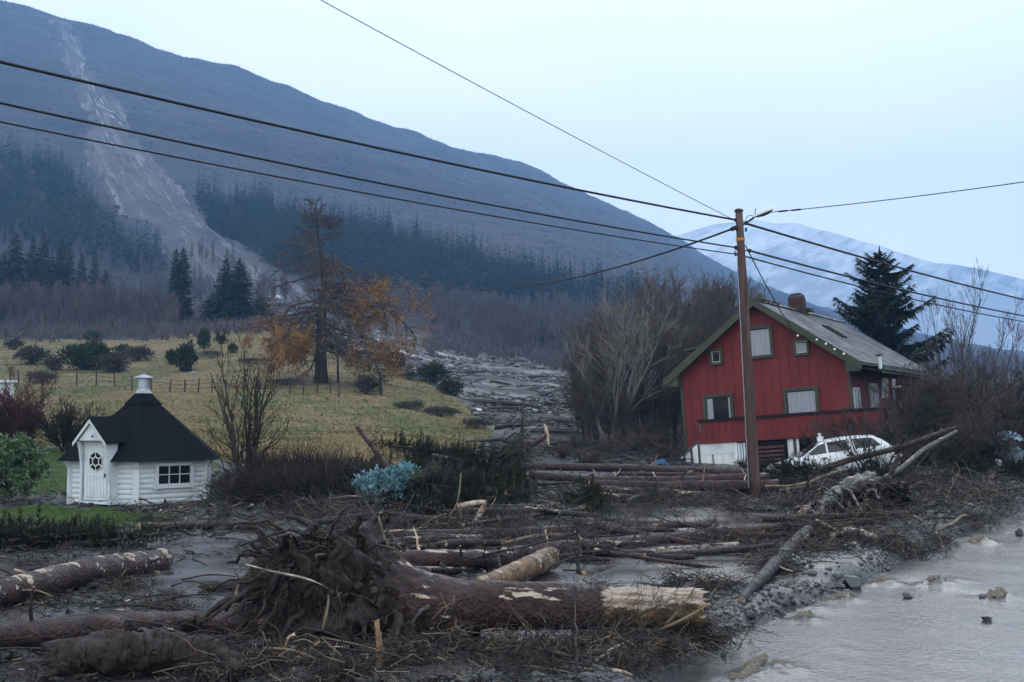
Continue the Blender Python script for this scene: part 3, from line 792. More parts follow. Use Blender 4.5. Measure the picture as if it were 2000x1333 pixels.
for q in range(3):
    P = rest[q::3]; n_ = len(P); s_ = rng.uniform(.5, 1.15, n_)
    mb.add(*scatter(*far_tmpl[q], P - [0, 0, .4], np.stack([s_, s_, s_ * rng.uniform(.9, 1.15, n_)], 1), rng.uniform(0, 6.28, n_)))
tag(mb.build('conifer_forest', M['spruce_far']), kind='stuff')

# bare birch brush covering the upper slope, thin and ragged up to the skyline
g = np.random.default_rng(77)
n_ = 20000
Yk = g.uniform(380, 1800, n_ * 2); u = g.uniform(-500, 1750, n_ * 2); X = (u - 1000) / F * Yk; Z = H(X, Yk, False); P = np.stack([X, Yk, Z], 1)
px, py = project(P)
keep = ~(in_poly(px, py, FOR_L) | in_poly(px, py, FOR_R)) & ~in_poly(px, py, POLY_SCAR) & (vnoise(px / 40, py / 40, seed=6) > -.55) & ((Yk > .86 * np.interp(px, [0, 500, 950, 1200, 1420], [1200, 1260, 1370, 1450, 1520])) | (g.uniform(size=len(px)) < .16))
P = P[keep][:n_]
bt, bc = bare_geo(4.2, .09, 5, c1=7, c2=4, c3=0, stems=3, spread=.2, rmin=.045)
t = MB()
V, Q = tubes(np.array([[[0, 0, -.3], [.2, .1, 2], [.5, .1, 4.2]], [[0, 0, -.3], [-.5, .3, 1.8], [-1.2, .5, 3.6]], [[0, 0, -.3], [.4, -.5, 1.5], [1.3, -.9, 3.2]], [[0, 0, -.3], [-.3, -.4, 1.6], [-.9, -1.0, 3.0]],
                       [[.2, .1, 1.6], [.9, .6, 2.6], [1.4, .9, 3.4]], [[-.3, .2, 1.4], [-.6, 1.0, 2.4], [-.7, 1.6, 3.1]]]), np.array([[.12, .09, .03]] * 6), 3)
s_ = g.uniform(.5, 1.25, len(P))
M['brush'] = mat('slope_brush_twigs', [(0.034, 0.035, 0.048), (0.052, 0.050, 0.064), (0.09, 0.070, 0.068)], .02, 0.95)  # twig tones shifted blue as well, painting in the dusk haze
tag(MB().add(*scatter(V, Q, P, np.stack([s_ * .8, s_ * .8, s_ * .30], 1), g.uniform(0, 6.28, len(P)))).build('birch_scrub', M['brush']), kind='stuff')

# ------------------------------------------------------------------ bare woods at the foot of the slope
wood_protos = []
for k in range(4):
    t, c = bare_geo(8.5, .11, 300 + k, c1=20, c2=6, c3=4, a1=.5, up=.45, l1=.38, rmin=.022, tmin=.2)
    e = thing('bare_birch', 'slender leafless tree in the purple grey wood above the meadow', 'tree', (0, -50, 0), group='bare trees in the wood above the meadow')
    t.build('trunk', M['bare_trunk'], e); c.build('crown', M['bare'], e); wood_protos.append(e)
def plant(protos, P, smin, smax, label, group, used, seed, tilt=0.04):
    g = np.random.default_rng(seed)
    for i, p in enumerate(P):
        pr_ = protos[i % len(protos)]; s_ = float(g.uniform(smin, smax))
        rot = (float(g.normal() * tilt), float(g.normal() * tilt), float(g.uniform(0, 6.28)))
        if id(pr_) not in used:
            used.add(id(pr_)); o = pr_; o.location = p; o.rotation_euler = rot; o.scale = (s_,) * 3
            tag(o, label, None, group)
        else: o = dup(pr_, p, sc=s_, rot=rot, label=label, group=group)
used = set()
WOOD_L = [(-260, 650), (340, 655), (350, 632), (-260, 632)]
PL = sample_ground(WOOD_L, 130, 150, 230, 31)
PL = PL[np.argsort(PL[:, 1])]
hsc = lambda P: np.clip(1.25 - .35 * np.abs((project(P)[0] - 120) / 260), .5, 1.3)
for i, p in enumerate(PL):
    plant([wood_protos[i % 4]], [p], .46 * float(hsc(p)), .60 * float(hsc(p)), 'slender leafless tree in the purple grey wood above the meadow', 'bare trees in the wood above the meadow', used, 500 + i)
WOOD_R = [(830, 672), (960, 690), (1130, 718), (1200, 720), (1200, 655), (1000, 640), (830, 625)]
PR = sample_ground(WOOD_R, 110, 170, 330, 32)
plant(wood_protos, PR, .6, .95, 'slender leafless tree in the wood beyond the mudslide fan', 'bare trees beyond the mudslide', used, 33)
# undergrowth on the wood floor
P = np.vstack([sample_ground([(-400, 668), (345, 668), (520, 655), (560, 600), (-400, 600)], 2600, 146, 260, 34), sample_ground([(830, 690), (960, 700), (1130, 722), (1400, 800), (1400, 640), (830, 620)], 2600, 150, 330, 35)])
s_ = rng.uniform(.25, .55, len(P))
tag(MB().add(*scatter(V, Q, P, np.stack([s_ * 1.3, s_ * 1.3, s_], 1), rng.uniform(0, 6.28, len(P)))).build('wood_undergrowth', M['bare']), kind='stuff')
# farther bare woods that read as one purple mass
bt, bc = bare_geo(9, .13, 41, c1=13, c2=5, c3=0, a1=.5, up=.45, rmin=.06)
Vb = np.vstack(bt.V + bc.V); Fb = np.vstack([bt.Fs[0]] + [f for f in bc.Fs]); 
_off = 0
def _cat(mbs):
    V, Fq, n0 = [], [], 0
    for m_ in mbs:
        V += m_.V; Fq += [f + n0 for f in m_.Fs]; n0 += m_.n
    return np.vstack(V), np.vstack(Fq)
Vb, Fb = _cat([bt, bc])
MASS = [([(-300, 640), (340, 640), (520, 650), (560, 600), (520, 540), (440, 500), (330, 520), (200, 500), (0, 460), (-300, 450)], 520, 270, 520), ([(800, 640), (1300, 640), (1320, 610), (1000, 612), (820, 600), (700, 590), (600, 560), (620, 640)], 300, 260, 520),
        ([(1180, 730), (2300, 790), (2300, 730), (1800, 690), (1500, 640), (1250, 620)], 420, 200, 900)]
mb = MB()
for q, (po, n_, a, b_) in enumerate(MASS):
    P = sample_ground(po, n_, a, b_, 60 + q); s_ = rng.uniform(.45, .8, len(P))
    mb.add(*scatter(Vb, Fb, P - [0, 0, .3], s_, rng.uniform(0, 6.28, len(P))))
tag(mb.build('bare_wood', M['bare']), kind='stuff')

# ------------------------------------------------------------------ single conifers in the middle distance
def spruce_tree(px, pyb, pyt, Y, wpx, seed, label, group=None, nb=90, K=12, **kw):
    b = at(px, pyb, Y); h = (pyb - pyt) * Y / F; rb = wpx * .5 * Y / F
    b[2] = min(b[2], hz(b[0], b[1]) + .3)
    h = float(at(px, pyt, Y)[2] - b[2])
    e = thing('spruce_tree', label, 'tree', b, group=group)
    V, Fc = spruce_geo(h, rb, nb, K, seed, **kw)
    MB().add(V, Fc).build('crown', M['spruce'], e)
    MB().tube([(0, 0, -.4), (0, 0, h * .5), (0, 0, h * .95)], [h * .016 + .05, h * .01 + .02, .01], 7).build('trunk', M['bark_dark'], e)
    return e
GL = 'spruces behind the bare wood'
for k, (px, pt, w) in enumerate([(-40, 455, 80), (28, 450, 85), (62, 458, 55), (82, 448, 62), (118, 463, 62), (134, 470, 40), (158, 492, 40), (183, 487, 34), (205, 525, 60), (5, 490, 70), (100, 500, 80)]):
    spruce_tree(px, 605, pt, 215 + 6 * (k % 4), w * 1.15, 700 + k, 'tall dark spruce standing behind the purple bare wood at far left', GL, nb=120, K=26, leaf=.45, wide=1.0, droop=.45, power=.7)
spruce_tree(342, 645, 483, 172, 46, 720, 'left spire of the pair of narrow spruces left of the broad spruce clump', None, nb=150, K=20, power=.6, leaf=.6, wide=1.0)
spruce_tree(356, 648, 480, 170, 56, 721, 'right taller spire of the narrow spruce pair beside the meadow top', None, nb=150, K=20, power=.6, leaf=.6, wide=1.0)
spruce_tree(440, 648, 501, 165, 90, 722, 'left peak of the broad dark spruce clump left of the larch', None, nb=170, K=24, power=.7, leaf=.45, wide=.9)
spruce_tree(467, 650, 501, 166, 110, 723, 'right peak of the broad dark spruce clump left of the larch', None, nb=170, K=24, power=.7, leaf=.45, wide=.9)
spruce_tree(508, 650, 575, 168, 80, 724, 'short round-topped spruce at the right end of the spruce clump', None, nb=120, K=24, power=.4, leaf=.45, wide=.9)
spruce_tree(410, 648, 575, 168, 60, 725, 'short spruce at the left foot of the broad spruce clump', None, nb=120, K=22, power=.5, leaf=.45, wide=.9)
GR = 'spruces beyond the mudslide'
for k, (px, pb, pt, w, Y) in enumerate([(993, 690, 605, 46, 235), (1024, 690, 620, 34, 240), (1057, 695, 613, 50, 230), (1078, 695, 637, 30, 232), (1113, 695, 655, 26, 228), (1168, 700, 622, 44, 210), (1205, 690, 625, 40, 230), (850, 660, 600, 40, 250)]):
    spruce_tree(px, pb, pt, Y, w, 740 + k, ['tall', 'slim', 'broadest', 'small', 'tiny', 'half hidden', 'hazy', 'lone'][k] + ' dark spruce beyond the mudslide, ' + ['first of the row', 'second of the row', 'third of the row', 'close beside the broadest one', 'alone at the row end', 'behind the birch twigs', 'behind the bare thicket', 'nearest the larch branches'][k], GR, nb=110, K=20, leaf=.5, wide=1.0)

# big ragged spruce behind the house
b = at(1722, 740, 66.0); b[2] = hz(b[0], 66.0); h = float(at(1705, 481, 66.0)[2] - b[2])
e = thing('spruce_tree', 'big ragged spruce with upswept branches behind the red house roof', 'tree', b)
V, Fc = spruce_geo(h, 3.0, 190, 110, 801, droop=.22, irr=.42, base=.12, power=.52, leaf=.30, lift=.50, wide=.7)
MB().add(V, Fc).build('crown', M['spruce'], e)
g = np.random.default_rng(802)
bz = g.uniform(.15, .8, 44) * h; az = g.uniform(0, 6.28, 44); ln = 2.5 * (1 - bz / h) ** .6
s = np.linspace(0, 1, 5)
P = np.stack([np.cos(az)[:, None] * ln[:, None] * s, np.sin(az)[:, None] * ln[:, None] * s, bz[:, None] + ln[:, None] * (-.1 * s + .4 * s ** 2)], -1)
m_ = MB().tube([(0, 0, -.5), (.05, 0, h * .4), (-.03, 0, h * .97)], [.22, .14, .015], 9)
m_.add(*tubes(P, .04 * (1 - .8 * s)[None] * np.ones((44, 1)), 4)); m_.build('trunk', M['bark_dark'], e)
b2 = at(1815, 740, 69.0); b2[2] = hz(b2[0], 69.0)
e = thing('spruce_tree', 'lower dark spruce leaning right behind the far end of the house roof', 'tree', b2, rot=(0, .22, 0))
V, Fc = spruce_geo(2.9, 1.5, 70, 26, 803, droop=.0, irr=.4, base=.1, power=.5, leaf=.3, lift=.5)
MB().add(V, Fc).build('crown', M['spruce'], e); MB().tube([(0, 0, -.4), (0, 0, 2.7)], [.1, .02], 6).build('trunk', M['bark_dark'], e)

# ------------------------------------------------------------------ the old larch on the meadow
Y = 90.0
b = gp(627, 748); Y = b[1]
h = float(at(615, 383, Y)[2] - b[2]); sc = Y / F
e = thing('larch_tree', 'old half-bare larch with orange needles on its lower branches', 'tree', b)
g = np.random.default_rng(900)
s = np.linspace(0, 1, 12)
tx = np.interp(s, [0, .35, .6, .8, 1], [0, .0, 5, -8, -14]) * sc
P0 = np.stack([tx, 0 * s, s * h - .3], 1)
R0 = np.interp(s, [0, .06, .2, .45, .7, 1], [17, 12.5, 10.5, 8.5, 4, .8]) * sc
MB().tube(P0, R0, 10).build('trunk', M['larch_bark'], e, smooth=True)
limbs, lr_, orange = [], [], []
for k in range(86):
    t = g.uniform(.20, .985); side = g.uniform(0, 6.28)
    Lk = np.interp(t, [.15, .35, .5, .62, .75, .9, 1], [135, 150, 140, 95, 75, 45, 14]) * g.uniform(.55, 1.05) * sc
    dr = np.interp(t, [.15, .4, .62, .8, 1], [-.45, -.22, -.05, .06, .5]) + g.normal() * .1
    d = np.array([math.cos(side), math.sin(side), 0])
    q = np.linspace(0, 1, 7)
    st = np.array([np.interp(t, s, tx), 0, t * h - .3])
    p = st + d * (Lk * q)[:, None]; p[:, 2] += Lk * (dr * q + (.10 if t > .5 else .02) * q ** 2)
    p += np.cumsum(g.normal(size=p.shape), 0) * Lk * .022
    p[0] = st
    limbs.append(p); lr_.append((.012 + .017 * Lk) * (1 - .85 * q))
# the heavy crooked limb out to the right, and the dropping limbs
for pts, r0 in (([(628, 560), (690, 592), (745, 600), (790, 628), (815, 665)], .20), ([(628, 575), (600, 610), (560, 650), (545, 690)], .09), ([(632, 505), (680, 520), (730, 560), (790, 560), (822, 570)], .12),
                ([(628, 530), (590, 545), (540, 560), (525, 590)], .10), ([(630, 610), (600, 660), (560, 700), (530, 712)], .07), ([(632, 640), (690, 690), (740, 690), (765, 715)], .09), ([(626, 490), (590, 500), (540, 530), (510, 560)], .08)):
    q = np.linspace(0, 1, 7); pts = np.array(pts, float)
    ix = np.interp(q, np.linspace(0, 1, len(pts)), pts[:, 0]); iy = np.interp(q, np.linspace(0, 1, len(pts)), pts[:, 1])
    yy = Y + np.cumsum(g.normal(size=7)) * .25; yy[0] = Y
    p = at(ix, iy, yy) - b; limbs.append(p); lr_.append(r0 * (1 - .75 * q))
limbs = np.array(limbs); lr_ = np.array(lr_)
crown = MB(); crown.add(*tubes(limbs, lr_, 5))
P2, R2 = grow(limbs, lr_, 16, .2, 1, .8, .36, -.12, .25, 4, g, rr=.5); crown.add(*tubes(P2, np.maximum(R2, .010), 3))
P3, R3 = grow(P2, R2, 7, .1, 1, .7, .5, -.30, .3, 3, g, rr=.6); crown.add(*tubes(P3, np.maximum(R3, .009), 3))
crown.build('crown', M['bare_brown'], e)
tips = np.vstack([P3[:, 1], P3[:, 2], P2[:, 3], P2[:, 2]]); ipx, ipy = project(tips + b)
pr_ = np.where(ipx > 660, np.clip((ipy - 535) / 40, 0, 1) * np.clip((ipx - 670) / 90, .02, 1), np.clip((ipy - 610) / 50, 0, 1) * np.clip((620 - ipx) / 60, 0.02, .6)) * np.clip(.75 + 1.1 * fbm(tips[:, 0] / 1.3, tips[:, 2] / 1.3, tips[:, 1] / 1.3, oct=2, seed=4), 0, 1)
pr_ = np.maximum(pr_ * 1.35, .014 * (ipy > 480))
tips = tips[g.uniform(size=len(tips)) < pr_]
tips = np.repeat(tips, 4, 0) + g.normal(size=(len(tips) * 4, 3)) * .10
MB().add(*leaf_quads(tips, np.tile([0, 0, -.6], (len(tips), 1)), .22, g, .35)).build('needles', M['larch'], e)
# slim dead stem beside it
b = gp(661, 748); hh = float(at(664, 640, b[1])[2] - b[2])
e = thing('dead_stem', 'slim bare stem standing just right of the larch trunk', 'tree', b)
t, c = bare_geo(hh * 1.5, .11, 905, c1=12, c2=4, c3=0, a1=1.3, up=-.1, l1=.2, rmin=.012); t.build('trunk', M['bark_dark'], e); c.build('crown', M['bare_brown'], e)

# windswept small spruce at the meadow edge
b = gp(744, 772); 
e = thing('spruce_tree', 'small windswept spruce with a bare stem at the meadow edge right of the larch', 'tree', b, rot=(0, -.12, 0))
hh = float(at(744, 690, b[1])[2] - b[2])
V, Fc = spruce_geo(hh, 2.1, 34, 34, 910, droop=.15, irr=.5, base=.35, power=.35, leaf=.25, lift=.1)
V[:, 0] = V[:, 0] * .9 - .5 * np.clip(V[:, 2] / hh, 0, 1)
MB().add(V, Fc).build('crown', M['juniper'], e); MB().tube([(0, 0, -.2), (.1, 0, hh * .5), (-.2, 0, hh * .9)], [.14, .1, .03], 7).build('trunk', M['bark_dark'], e)

# ------------------------------------------------------------------ junipers, heather mounds, rocks on the meadow
def bush(px, py, wpx, hpx, kind, label, group=None, name='juniper_bush', seed=0, n=900):
    b = gp(px, py); k = b[1] / F; g = np.random.default_rng(seed)
    w, hh = wpx * .5 * k, hpx * k
    e = thing(name, label, 'bush', b, group=group)
    P, N_ = blob_points(n, w, w, hh * .62, g, .3, .35, seed); P[:, 2] += hh * .45
    N_ = N_ * [.5, .5, .5] + [0, 0, .6 if kind == 'juniper' else .35]
    MB().add(*leaf_quads(P, N_, max(.26 * hh, .16), g, .3)).build('foliage', M[kind], e)
    st = norm(g.normal(size=(9, 3)) * [.5, .5, .1] + [0, 0, 1]); q = np.linspace(0, 1, 4)
    MB().add(*tubes(st[:, None] * (hh * .7 * q)[None, :, None] - [0, 0, .05], (.05 * hh * (1 - .7 * q))[None] * np.ones((9, 1)), 4)).build('stem', M['bark_dark'], e)
    return e
bush(363, 725, 36, 46, 'juniper', 'dark mushroom-shaped juniper bush on a bare stem in the meadow', seed=1)
bush(336, 713, 24, 26, 'juniper', 'small juniper close left of the mushroom-shaped one', seed=2)
bush(398, 681, 18, 32, 'juniper', 'narrow egg-shaped juniper high on the meadow', seed=3)
bush(432, 672, 26, 16, 'juniper', 'low juniper up the meadow right of the egg-shaped one', seed=4)
bush(455, 690, 18, 16, 'juniper', 'tiny juniper under the spruce clump', seed=5)
bush(170, 722, 92, 46, 'juniper', 'wide green juniper thicket above the hut chimney', seed=6, n=2600)
bush(220, 728, 60, 32, 'heather', 'grey brown heather mound at the right foot of the juniper thicket', name='heather_bush', seed=7, n=1500)
bush(62, 712, 66, 32, 'heather', 'grey heather mound left of the juniper thicket', name='heather_bush', seed=8, n=1500)
bush(104, 724, 34, 24, 'heather', 'dark heather clump between the grey mound and the juniper thicket', name='heather_bush', seed=9)
bush(28, 684, 40, 18, 'juniper', 'low dark juniper at the top left of the meadow', seed=10)
bush(270, 706, 62, 26, 'heather', 'brown heather patch right of the juniper thicket', name='heather_bush', seed=11, n=1300)
bush(240, 696, 34, 20, 'juniper', 'small dark juniper above the brown heather patch', seed=12)
bush(80, 748, 62, 20, 'heather', 'low grey heather strip just above the fence at left', name='heather_bush', seed=13, n=1200)
bush(180, 668, 40, 18, 'juniper', 'dark shrub at the foot of the bare wood', seed=14)
bush(412, 700, 60, 14, 'heather', 'dark heather bank on the pale upper meadow', name='heather_bush', seed=15)
bush(500, 712, 90, 12, 'heather', 'long dark heather bank left of the larch', name='heather_bush', seed=16, n=1400)
bush(560, 752, 70, 10, 'heather', 'thin dark strip of heather along the fence by the larch', name='heather_bush', seed=17)
bush(845, 748, 56, 34, 'juniper', 'dark green juniper on the slope at the mudslide edge', seed=18, n=1300)
bush(880, 772, 50, 26, 'juniper', 'lower juniper at the mudslide edge', seed=19, n=1200)
bush(800, 742, 36, 14, 'juniper', 'flat juniper right of the windswept spruce', seed=20)
bush(800, 800, 70, 14, 'heather', 'grey heather strip along the grassy bank', name='heather_bush', seed=21, n=1200)
bush(860, 815, 90, 18, 'heather', 'long grey heather strip near the mud edge', name='heather_bush', seed=22, n=1600)
bush(775, 725, 30, 34, 'heather', 'brown shrub close behind the windswept spruce', name='heather_bush', seed=23)
bush(930, 838, 60, 18, 'heather', 'brown heather at the tip of the meadow', name='heather_bush', seed=24)
bush(715, 770, 50, 30, 'heather', 'dark tangle at the foot of the windswept spruce', name='heather_bush', seed=25)
for k, (px, py, w, hh) in enumerate([(238, 724, 30, 14), (378, 732, 16, 9), (108, 722, 22, 10), (470, 782, 12, 7), (930, 812, 16, 9)]):
    b = gp(px, py); kk = b[1] / F
    m_ = MB(); sph = norm(np.random.default_rng(k).normal(size=(1, 3)))
    th = np.linspace(0, math.pi, 9); ph = np.linspace(0, 2 * math.pi, 14, endpoint=False)
    T_, Pp = np.meshgrid(th, ph, indexing='ij'); V = np.stack([np.sin(T_) * np.cos(Pp), np.sin(T_) * np.sin(Pp), np.cos(T_)], -1).reshape(-1, 3)
    V = V * (1 + .25 * fbm(V[:, 0] * 2, V[:, 1] * 2, V[:, 2] * 2, seed=k))[:, None] * [w * .5 * kk, w * .4 * kk, hh * .8 * kk]
    i = np.arange(8)[:, None] * 14; j = np.arange(14)[None]; jn = (j + 1) % 14
    m_.add(V, np.stack([i + j, i + 14 + j, i + 14 + jn, i + jn], -1).reshape(-1, 4))
    o = m_.build('field_stone', M['rock'], smooth=True); o.location = b
    tag(o, ['pale field stone beside the brown heather', 'small stone under the mushroom-shaped juniper', 'grey stone at the left of the juniper thicket', 'lone stone in the lower meadow', 'stone half sunk at the mud edge'][k], 'stone')

# ------------------------------------------------------------------ meadow and lawn grass
g = np.random.default_rng(321)
def tufts(n, y0, y1, code, hfun, seed, u0=-450, u1=1000):
    g = np.random.default_rng(seed)
    Yk = np.exp(g.uniform(math.log(y0), math.log(y1), n)); u = g.uniform(u0, u1, n); X = (u - 1000) / F * Yk; Z = H(X, Yk)
    k = region(X, Yk, Z) == code
    return np.stack([X, Yk, Z], 1)[k]
blade = np.array([[-.06, 0, 0], [.06, 0, 0], [.10, .05, 1], [0, -.06, 0], [0, .06, 0], [-.25, .1, .9], [-.05, -.05, 0], [.05, .05, 0], [.2, -.3, .75], [.05, -.05, 0], [-.05, .05, 0], [-.3, -.25, .6]])
bf = np.arange(12).reshape(-1, 3)
P = tufts(130000, 39.5, 150, 2, None, 1)
pat = 1.5 * fbm(P[:, 0] / 5.0, P[:, 1] / 9.0, oct=4, seed=12); px, py = project(P)
green = ((np.abs(py - 775) < 28) & (px > 470)) | ((np.abs(py - 800) < 20) & (px > 620) & (px < 820))
cls = np.where(green & (pat > -.35), 2, np.where(pat > .12, 0, np.where(pat < -.75, 2, 1)))
cls = np.where((py < 735) & (px < 330) & (g.uniform(size=len(py)) < .7), 1, cls)
cls = np.where((py < 745) & (px > 330), np.where(g.uniform(size=len(py)) < .85, 0, 1), cls)
cls = np.where(g.uniform(size=len(cls)) < .25, g.integers(0, 3, len(cls)), cls)
for k, (nm, mt) in enumerate((('dry_grass', 'straw'), ('olive_grass', 'olive'), ('green_grass', 'grass'))):
    q = P[cls == k]; hh = g.uniform(.05, .13, len(q)) * np.where(g.uniform(size=len(q)) < .04, 1.8, 1)
    V, Fc = scatter(blade, bf, q - [0, 0, .03], np.stack([hh * 2.6, hh * 2.6, hh], 1), g.uniform(0, 6.28, len(q)))
    tag(MB().add(V, Fc).build(nm, M[mt]), kind='stuff')
P = tufts(60000, 24, 46, 1, None, 2, u1=420)
hh = g.uniform(.03, .075, len(P))
V, Fc = scatter(blade, bf, P - [0, 0, .01], np.stack([hh * 1.6, hh * 1.6, hh], 1), g.uniform(0, 6.28, len(P)))
tag(MB().add(V, Fc).build('lawn_grass', M['grass']), kind='stuff')
# ------------------------------------------------------------------ materials of the built things
M['white'] = mat('white_paint', [(0.48, 0.53, 0.56), (0.64, 0.70, 0.74), (0.68, 0.74, 0.77)], 2.5, 0.45, bump=0.1, bscale=30)
M['white_dirty'] = mat('stained_white_render', [(0.05, 0.06, 0.065), (0.62, 0.64, 0.64), (0.80, 0.82, 0.82)], 1.6, 0.7, pos=[.36, .42, .6], stretch=(3.2, 1, .30), bump=.2, bscale=12)
M['felt'] = mat('black_roof_felt', [(0.004, 0.005, 0.007), (0.011, 0.013, 0.018)], 14, 0.95, bump=.5, bscale=60, spec=.08)
M['steel'] = mat('galvanised_steel', [(0.22, 0.25, 0.28), (0.45, 0.49, 0.53)], 5, 0.3, 0.5, metal=.8)
M['glass_dark'] = mat('dark_glass', [(0.012, 0.014, 0.018)], rough=.08, spec=.6)
M['red'] = mat('red_house_paint', [(0.11, 0.013, 0.014), (0.155, 0.018, 0.019), (0.18, 0.026, 0.025)], 1.1, 0.65, bump=.25, bscale=20, stretch=(1, 1, .4))
M['red_dark'] = mat('dark_red_backing', [(0.05, 0.006, 0.006)], rough=.8)
M['green'] = mat('green_trim_paint', [(0.034, 0.043, 0.027), (0.062, 0.073, 0.045)], 2, 0.55)
M['slate'] = mat('grey_roof_slate', [(0.030, 0.042, 0.055), (0.052, 0.068, 0.083), (0.088, 0.108, 0.125)], 2.2, 0.45, 0.7, .3, stretch=(1, .6, 1), spec=.4)
M['moss'] = mat('roof_moss', [(0.06, 0.045, 0.015), (0.14, 0.10, 0.03)], 3, .95)
M['brick'] = mat('brown_brick', [(0.035, 0.022, 0.020), (0.075, 0.042, 0.036)], 9, .85, bump=.4)
M['dark'] = mat('dark_void', [(0.010, 0.010, 0.011)], rough=.9)
M['curtain'] = mat('pale_curtain', [(0.45, 0.46, 0.58), (0.72, 0.73, 0.82)], 3, .85, stretch=(4, 1, .3))
g_ = bpy.data.materials.new('window_glass'); g_.use_nodes = True
gb = g_.node_tree.nodes['Principled BSDF']; gb.inputs['Base Color'].default_value = (.02, .022, .025, 1); gb.inputs['Roughness'].default_value = .03; gb.inputs['Alpha'].default_value = .12
M['glass'] = g_
M['slat'] = mat('brown_slat_paint', [(0.06, 0.028, 0.028), (0.13, 0.065, 0.06)], 4, .7)
M['pole'] = mat('weathered_pole_wood', [(0.034, 0.019, 0.017), (0.075, 0.040, 0.034), (0.12, 0.078, 0.066)], 5, .5, .8, .5, 20, stretch=(1, 1, .08))
M['black'] = mat('black_metal', [(0.015, 0.016, 0.018)], rough=.5)
M['lamp_grey'] = mat('lamp_cover_grey', [(0.62, 0.68, 0.72)], rough=.35)
M['lens'] = mat('grey_lamp_lens', [(0.10, 0.11, 0.12)], rough=.25)
M['orange'] = mat('orange_band', [(0.50, 0.20, 0.03)], rough=.6)
M['carpaint'] = mat('muddy_white_car_paint', [(0.26, 0.25, 0.24), (0.60, 0.63, 0.66), (0.72, 0.76, 0.80)], 1.6, .25, .4, coat=.3, pos=[.30, .42, .55], detail=8)
M['carblue'] = mat('muddy_grey_blue_paint', [(0.05, 0.055, 0.06), (0.16, 0.22, 0.26), (0.22, 0.30, 0.35)], 1.8, .35)
M['tyre'] = mat('tyre_rubber', [(0.012, 0.012, 0.012)], rough=.8)
M['bulb'] = mat('white_bulb', [(0.85, 0.85, 0.85)], rough=.3, emit=(0.9, 1.0, 1.0, 0.15))
M['tarp'] = mat('pale_blue_plastic', [(0.12, 0.24, 0.34), (0.34, 0.50, 0.62)], 4, .3)
M['tarp_deep'] = mat('blue_plastic', [(0.01, 0.06, 0.14), (0.02, 0.11, 0.22)], 3, .35)
M['concrete'] = mat('dark_plinth', [(0.05, 0.052, 0.055), (0.10, 0.10, 0.105)], 4, .8)

# ------------------------------------------------------------------ white barbecue hut
HC = np.array([(281 - 1000) / F * 33, 33.0, 0.02]); HR, HPH = 2.03, math.radians(43)
hut = thing('barbecue_hut', 'white hexagonal timber barbecue hut with black pointed roof and steel chimney on the lawn', 'hut', HC)
def hv(r, k, z): a = HPH + k * math.pi / 3; return np.array([r * math.cos(a), r * math.sin(a), z])
WALLH = 1.20
prof = []
nb_ = 9; bh = WALLH / nb_
for k in range(6):
    A, B = hv(HR, k, 0), hv(HR, k + 1, 0)
    t_ = norm(B - A); nrm = norm((A + B) / 2)
    L_ = np.linalg.norm(B - A) / 2 - .09; mid = (A + B) / 2
    for q in range(nb_):
        a = np.linspace(-1, 1, 7)
        sec = [mid + nrm * (-.055 + .055 * math.sqrt(max(0, 1 - (v * .93) ** 2)) + .012) + np.array([0, 0, bh * (q + .5 + v * .5)]) for v in a]
        sec = [mid - nrm * .07 + [0, 0, bh * q]] + sec + [mid - nrm * .07 + [0, 0, bh * (q + 1)]]
        sec = np.array(sec) - t_ * L_
        MB().prism(sec, t_ * 2 * L_).build('board', M['white'], hut)
    w_ = hv(1, k, 0); s_ = np.array([-w_[1], w_[0], 0])
    R_ = np.stack([w_, s_, [0, 0, 1]], 1)
    post = MB(); post.box(hv(HR - .02, k, .60), (.10, .16, 1.2), R=R_)
    P_ = hv(HR + .03, k, 0)
    post.prism([P_ + s_ * .07 + [0, 0, .92], P_ + s_ * .07 + w_ * .16 + [0, 0, 1.2], P_ + s_ * .07 + [0, 0, 1.2]], -s_ * .14)
    post.build('corner_post', M['white'], hut)
b = MB()
b.prism([hv(HR - .10, k, .0) for k in range(6)], (0, 0, 1.19)); b.build('inner_wall', M['white'], hut)
b = MB(); b.prism([hv(HR + .12, k, -.16) for k in range(6)], (0, 0, .155)); b.build('plinth', M['concrete'], hut)
re, rt, zt_, ze = HR + .36, .50, 2.62, 1.14
for k in range(6):
    m_ = MB(); nc = 12
    for q in range(nc):                                   # overlapping felt courses, each lapped over the one below
        f0, f1 = q / nc, (q + 1) / nc + .02
        r0, r1 = re + (rt - re) * f0, re + (rt - re) * min(f1, 1)
        z0, z1 = ze + (zt_ - ze) * f0 + .007, ze + (zt_ - ze) * min(f1, 1)
        a0, a1, b1, b0 = hv(r0, k, z0), hv(r0, k + 1, z0), hv(r1, k + 1, z1), hv(r1, k, z1)
        d_ = np.array([0, 0, -.012])
        m_.add([a0, a1, b1, b0, a0 + d_, a1 + d_, b1 + d_ * 1.2, b0 + d_ * 1.2], [[0, 1, 2, 3], [7, 6, 5, 4], [0, 4, 5, 1], [1, 5, 6, 2], [2, 6, 7, 3], [3, 7, 4, 0]])
    m_.build('roof_panel', M['felt'], hut)
cap = MB()
prof_ = [(.545, 2.60), (.545, 2.64), (.235, 2.93), (.20, 2.94)]
for (r0, z0), (r1, z1) in zip(prof_[:-1], prof_[1:]):
    for k in range(6): cap.add([hv(r0, k, z0), hv(r0, k + 1, z0), hv(r1, k + 1, z1), hv(r1, k, z1)], [[0, 1, 2, 3]])
cap.build('roof_cap', M['felt'], hut)
ch = MB().lathe([(.235, 2.92), (.19, 2.98), (.16, 3.03), (.16, 3.34), (.0, 3.34)], 18).build('chimney', M['steel'], hut, smooth=False)
MB().lathe([(.0, 3.46), (.29, 3.355), (.29, 3.335), (.0, 3.36)], 18).build('cowl', M['steel'], ch)
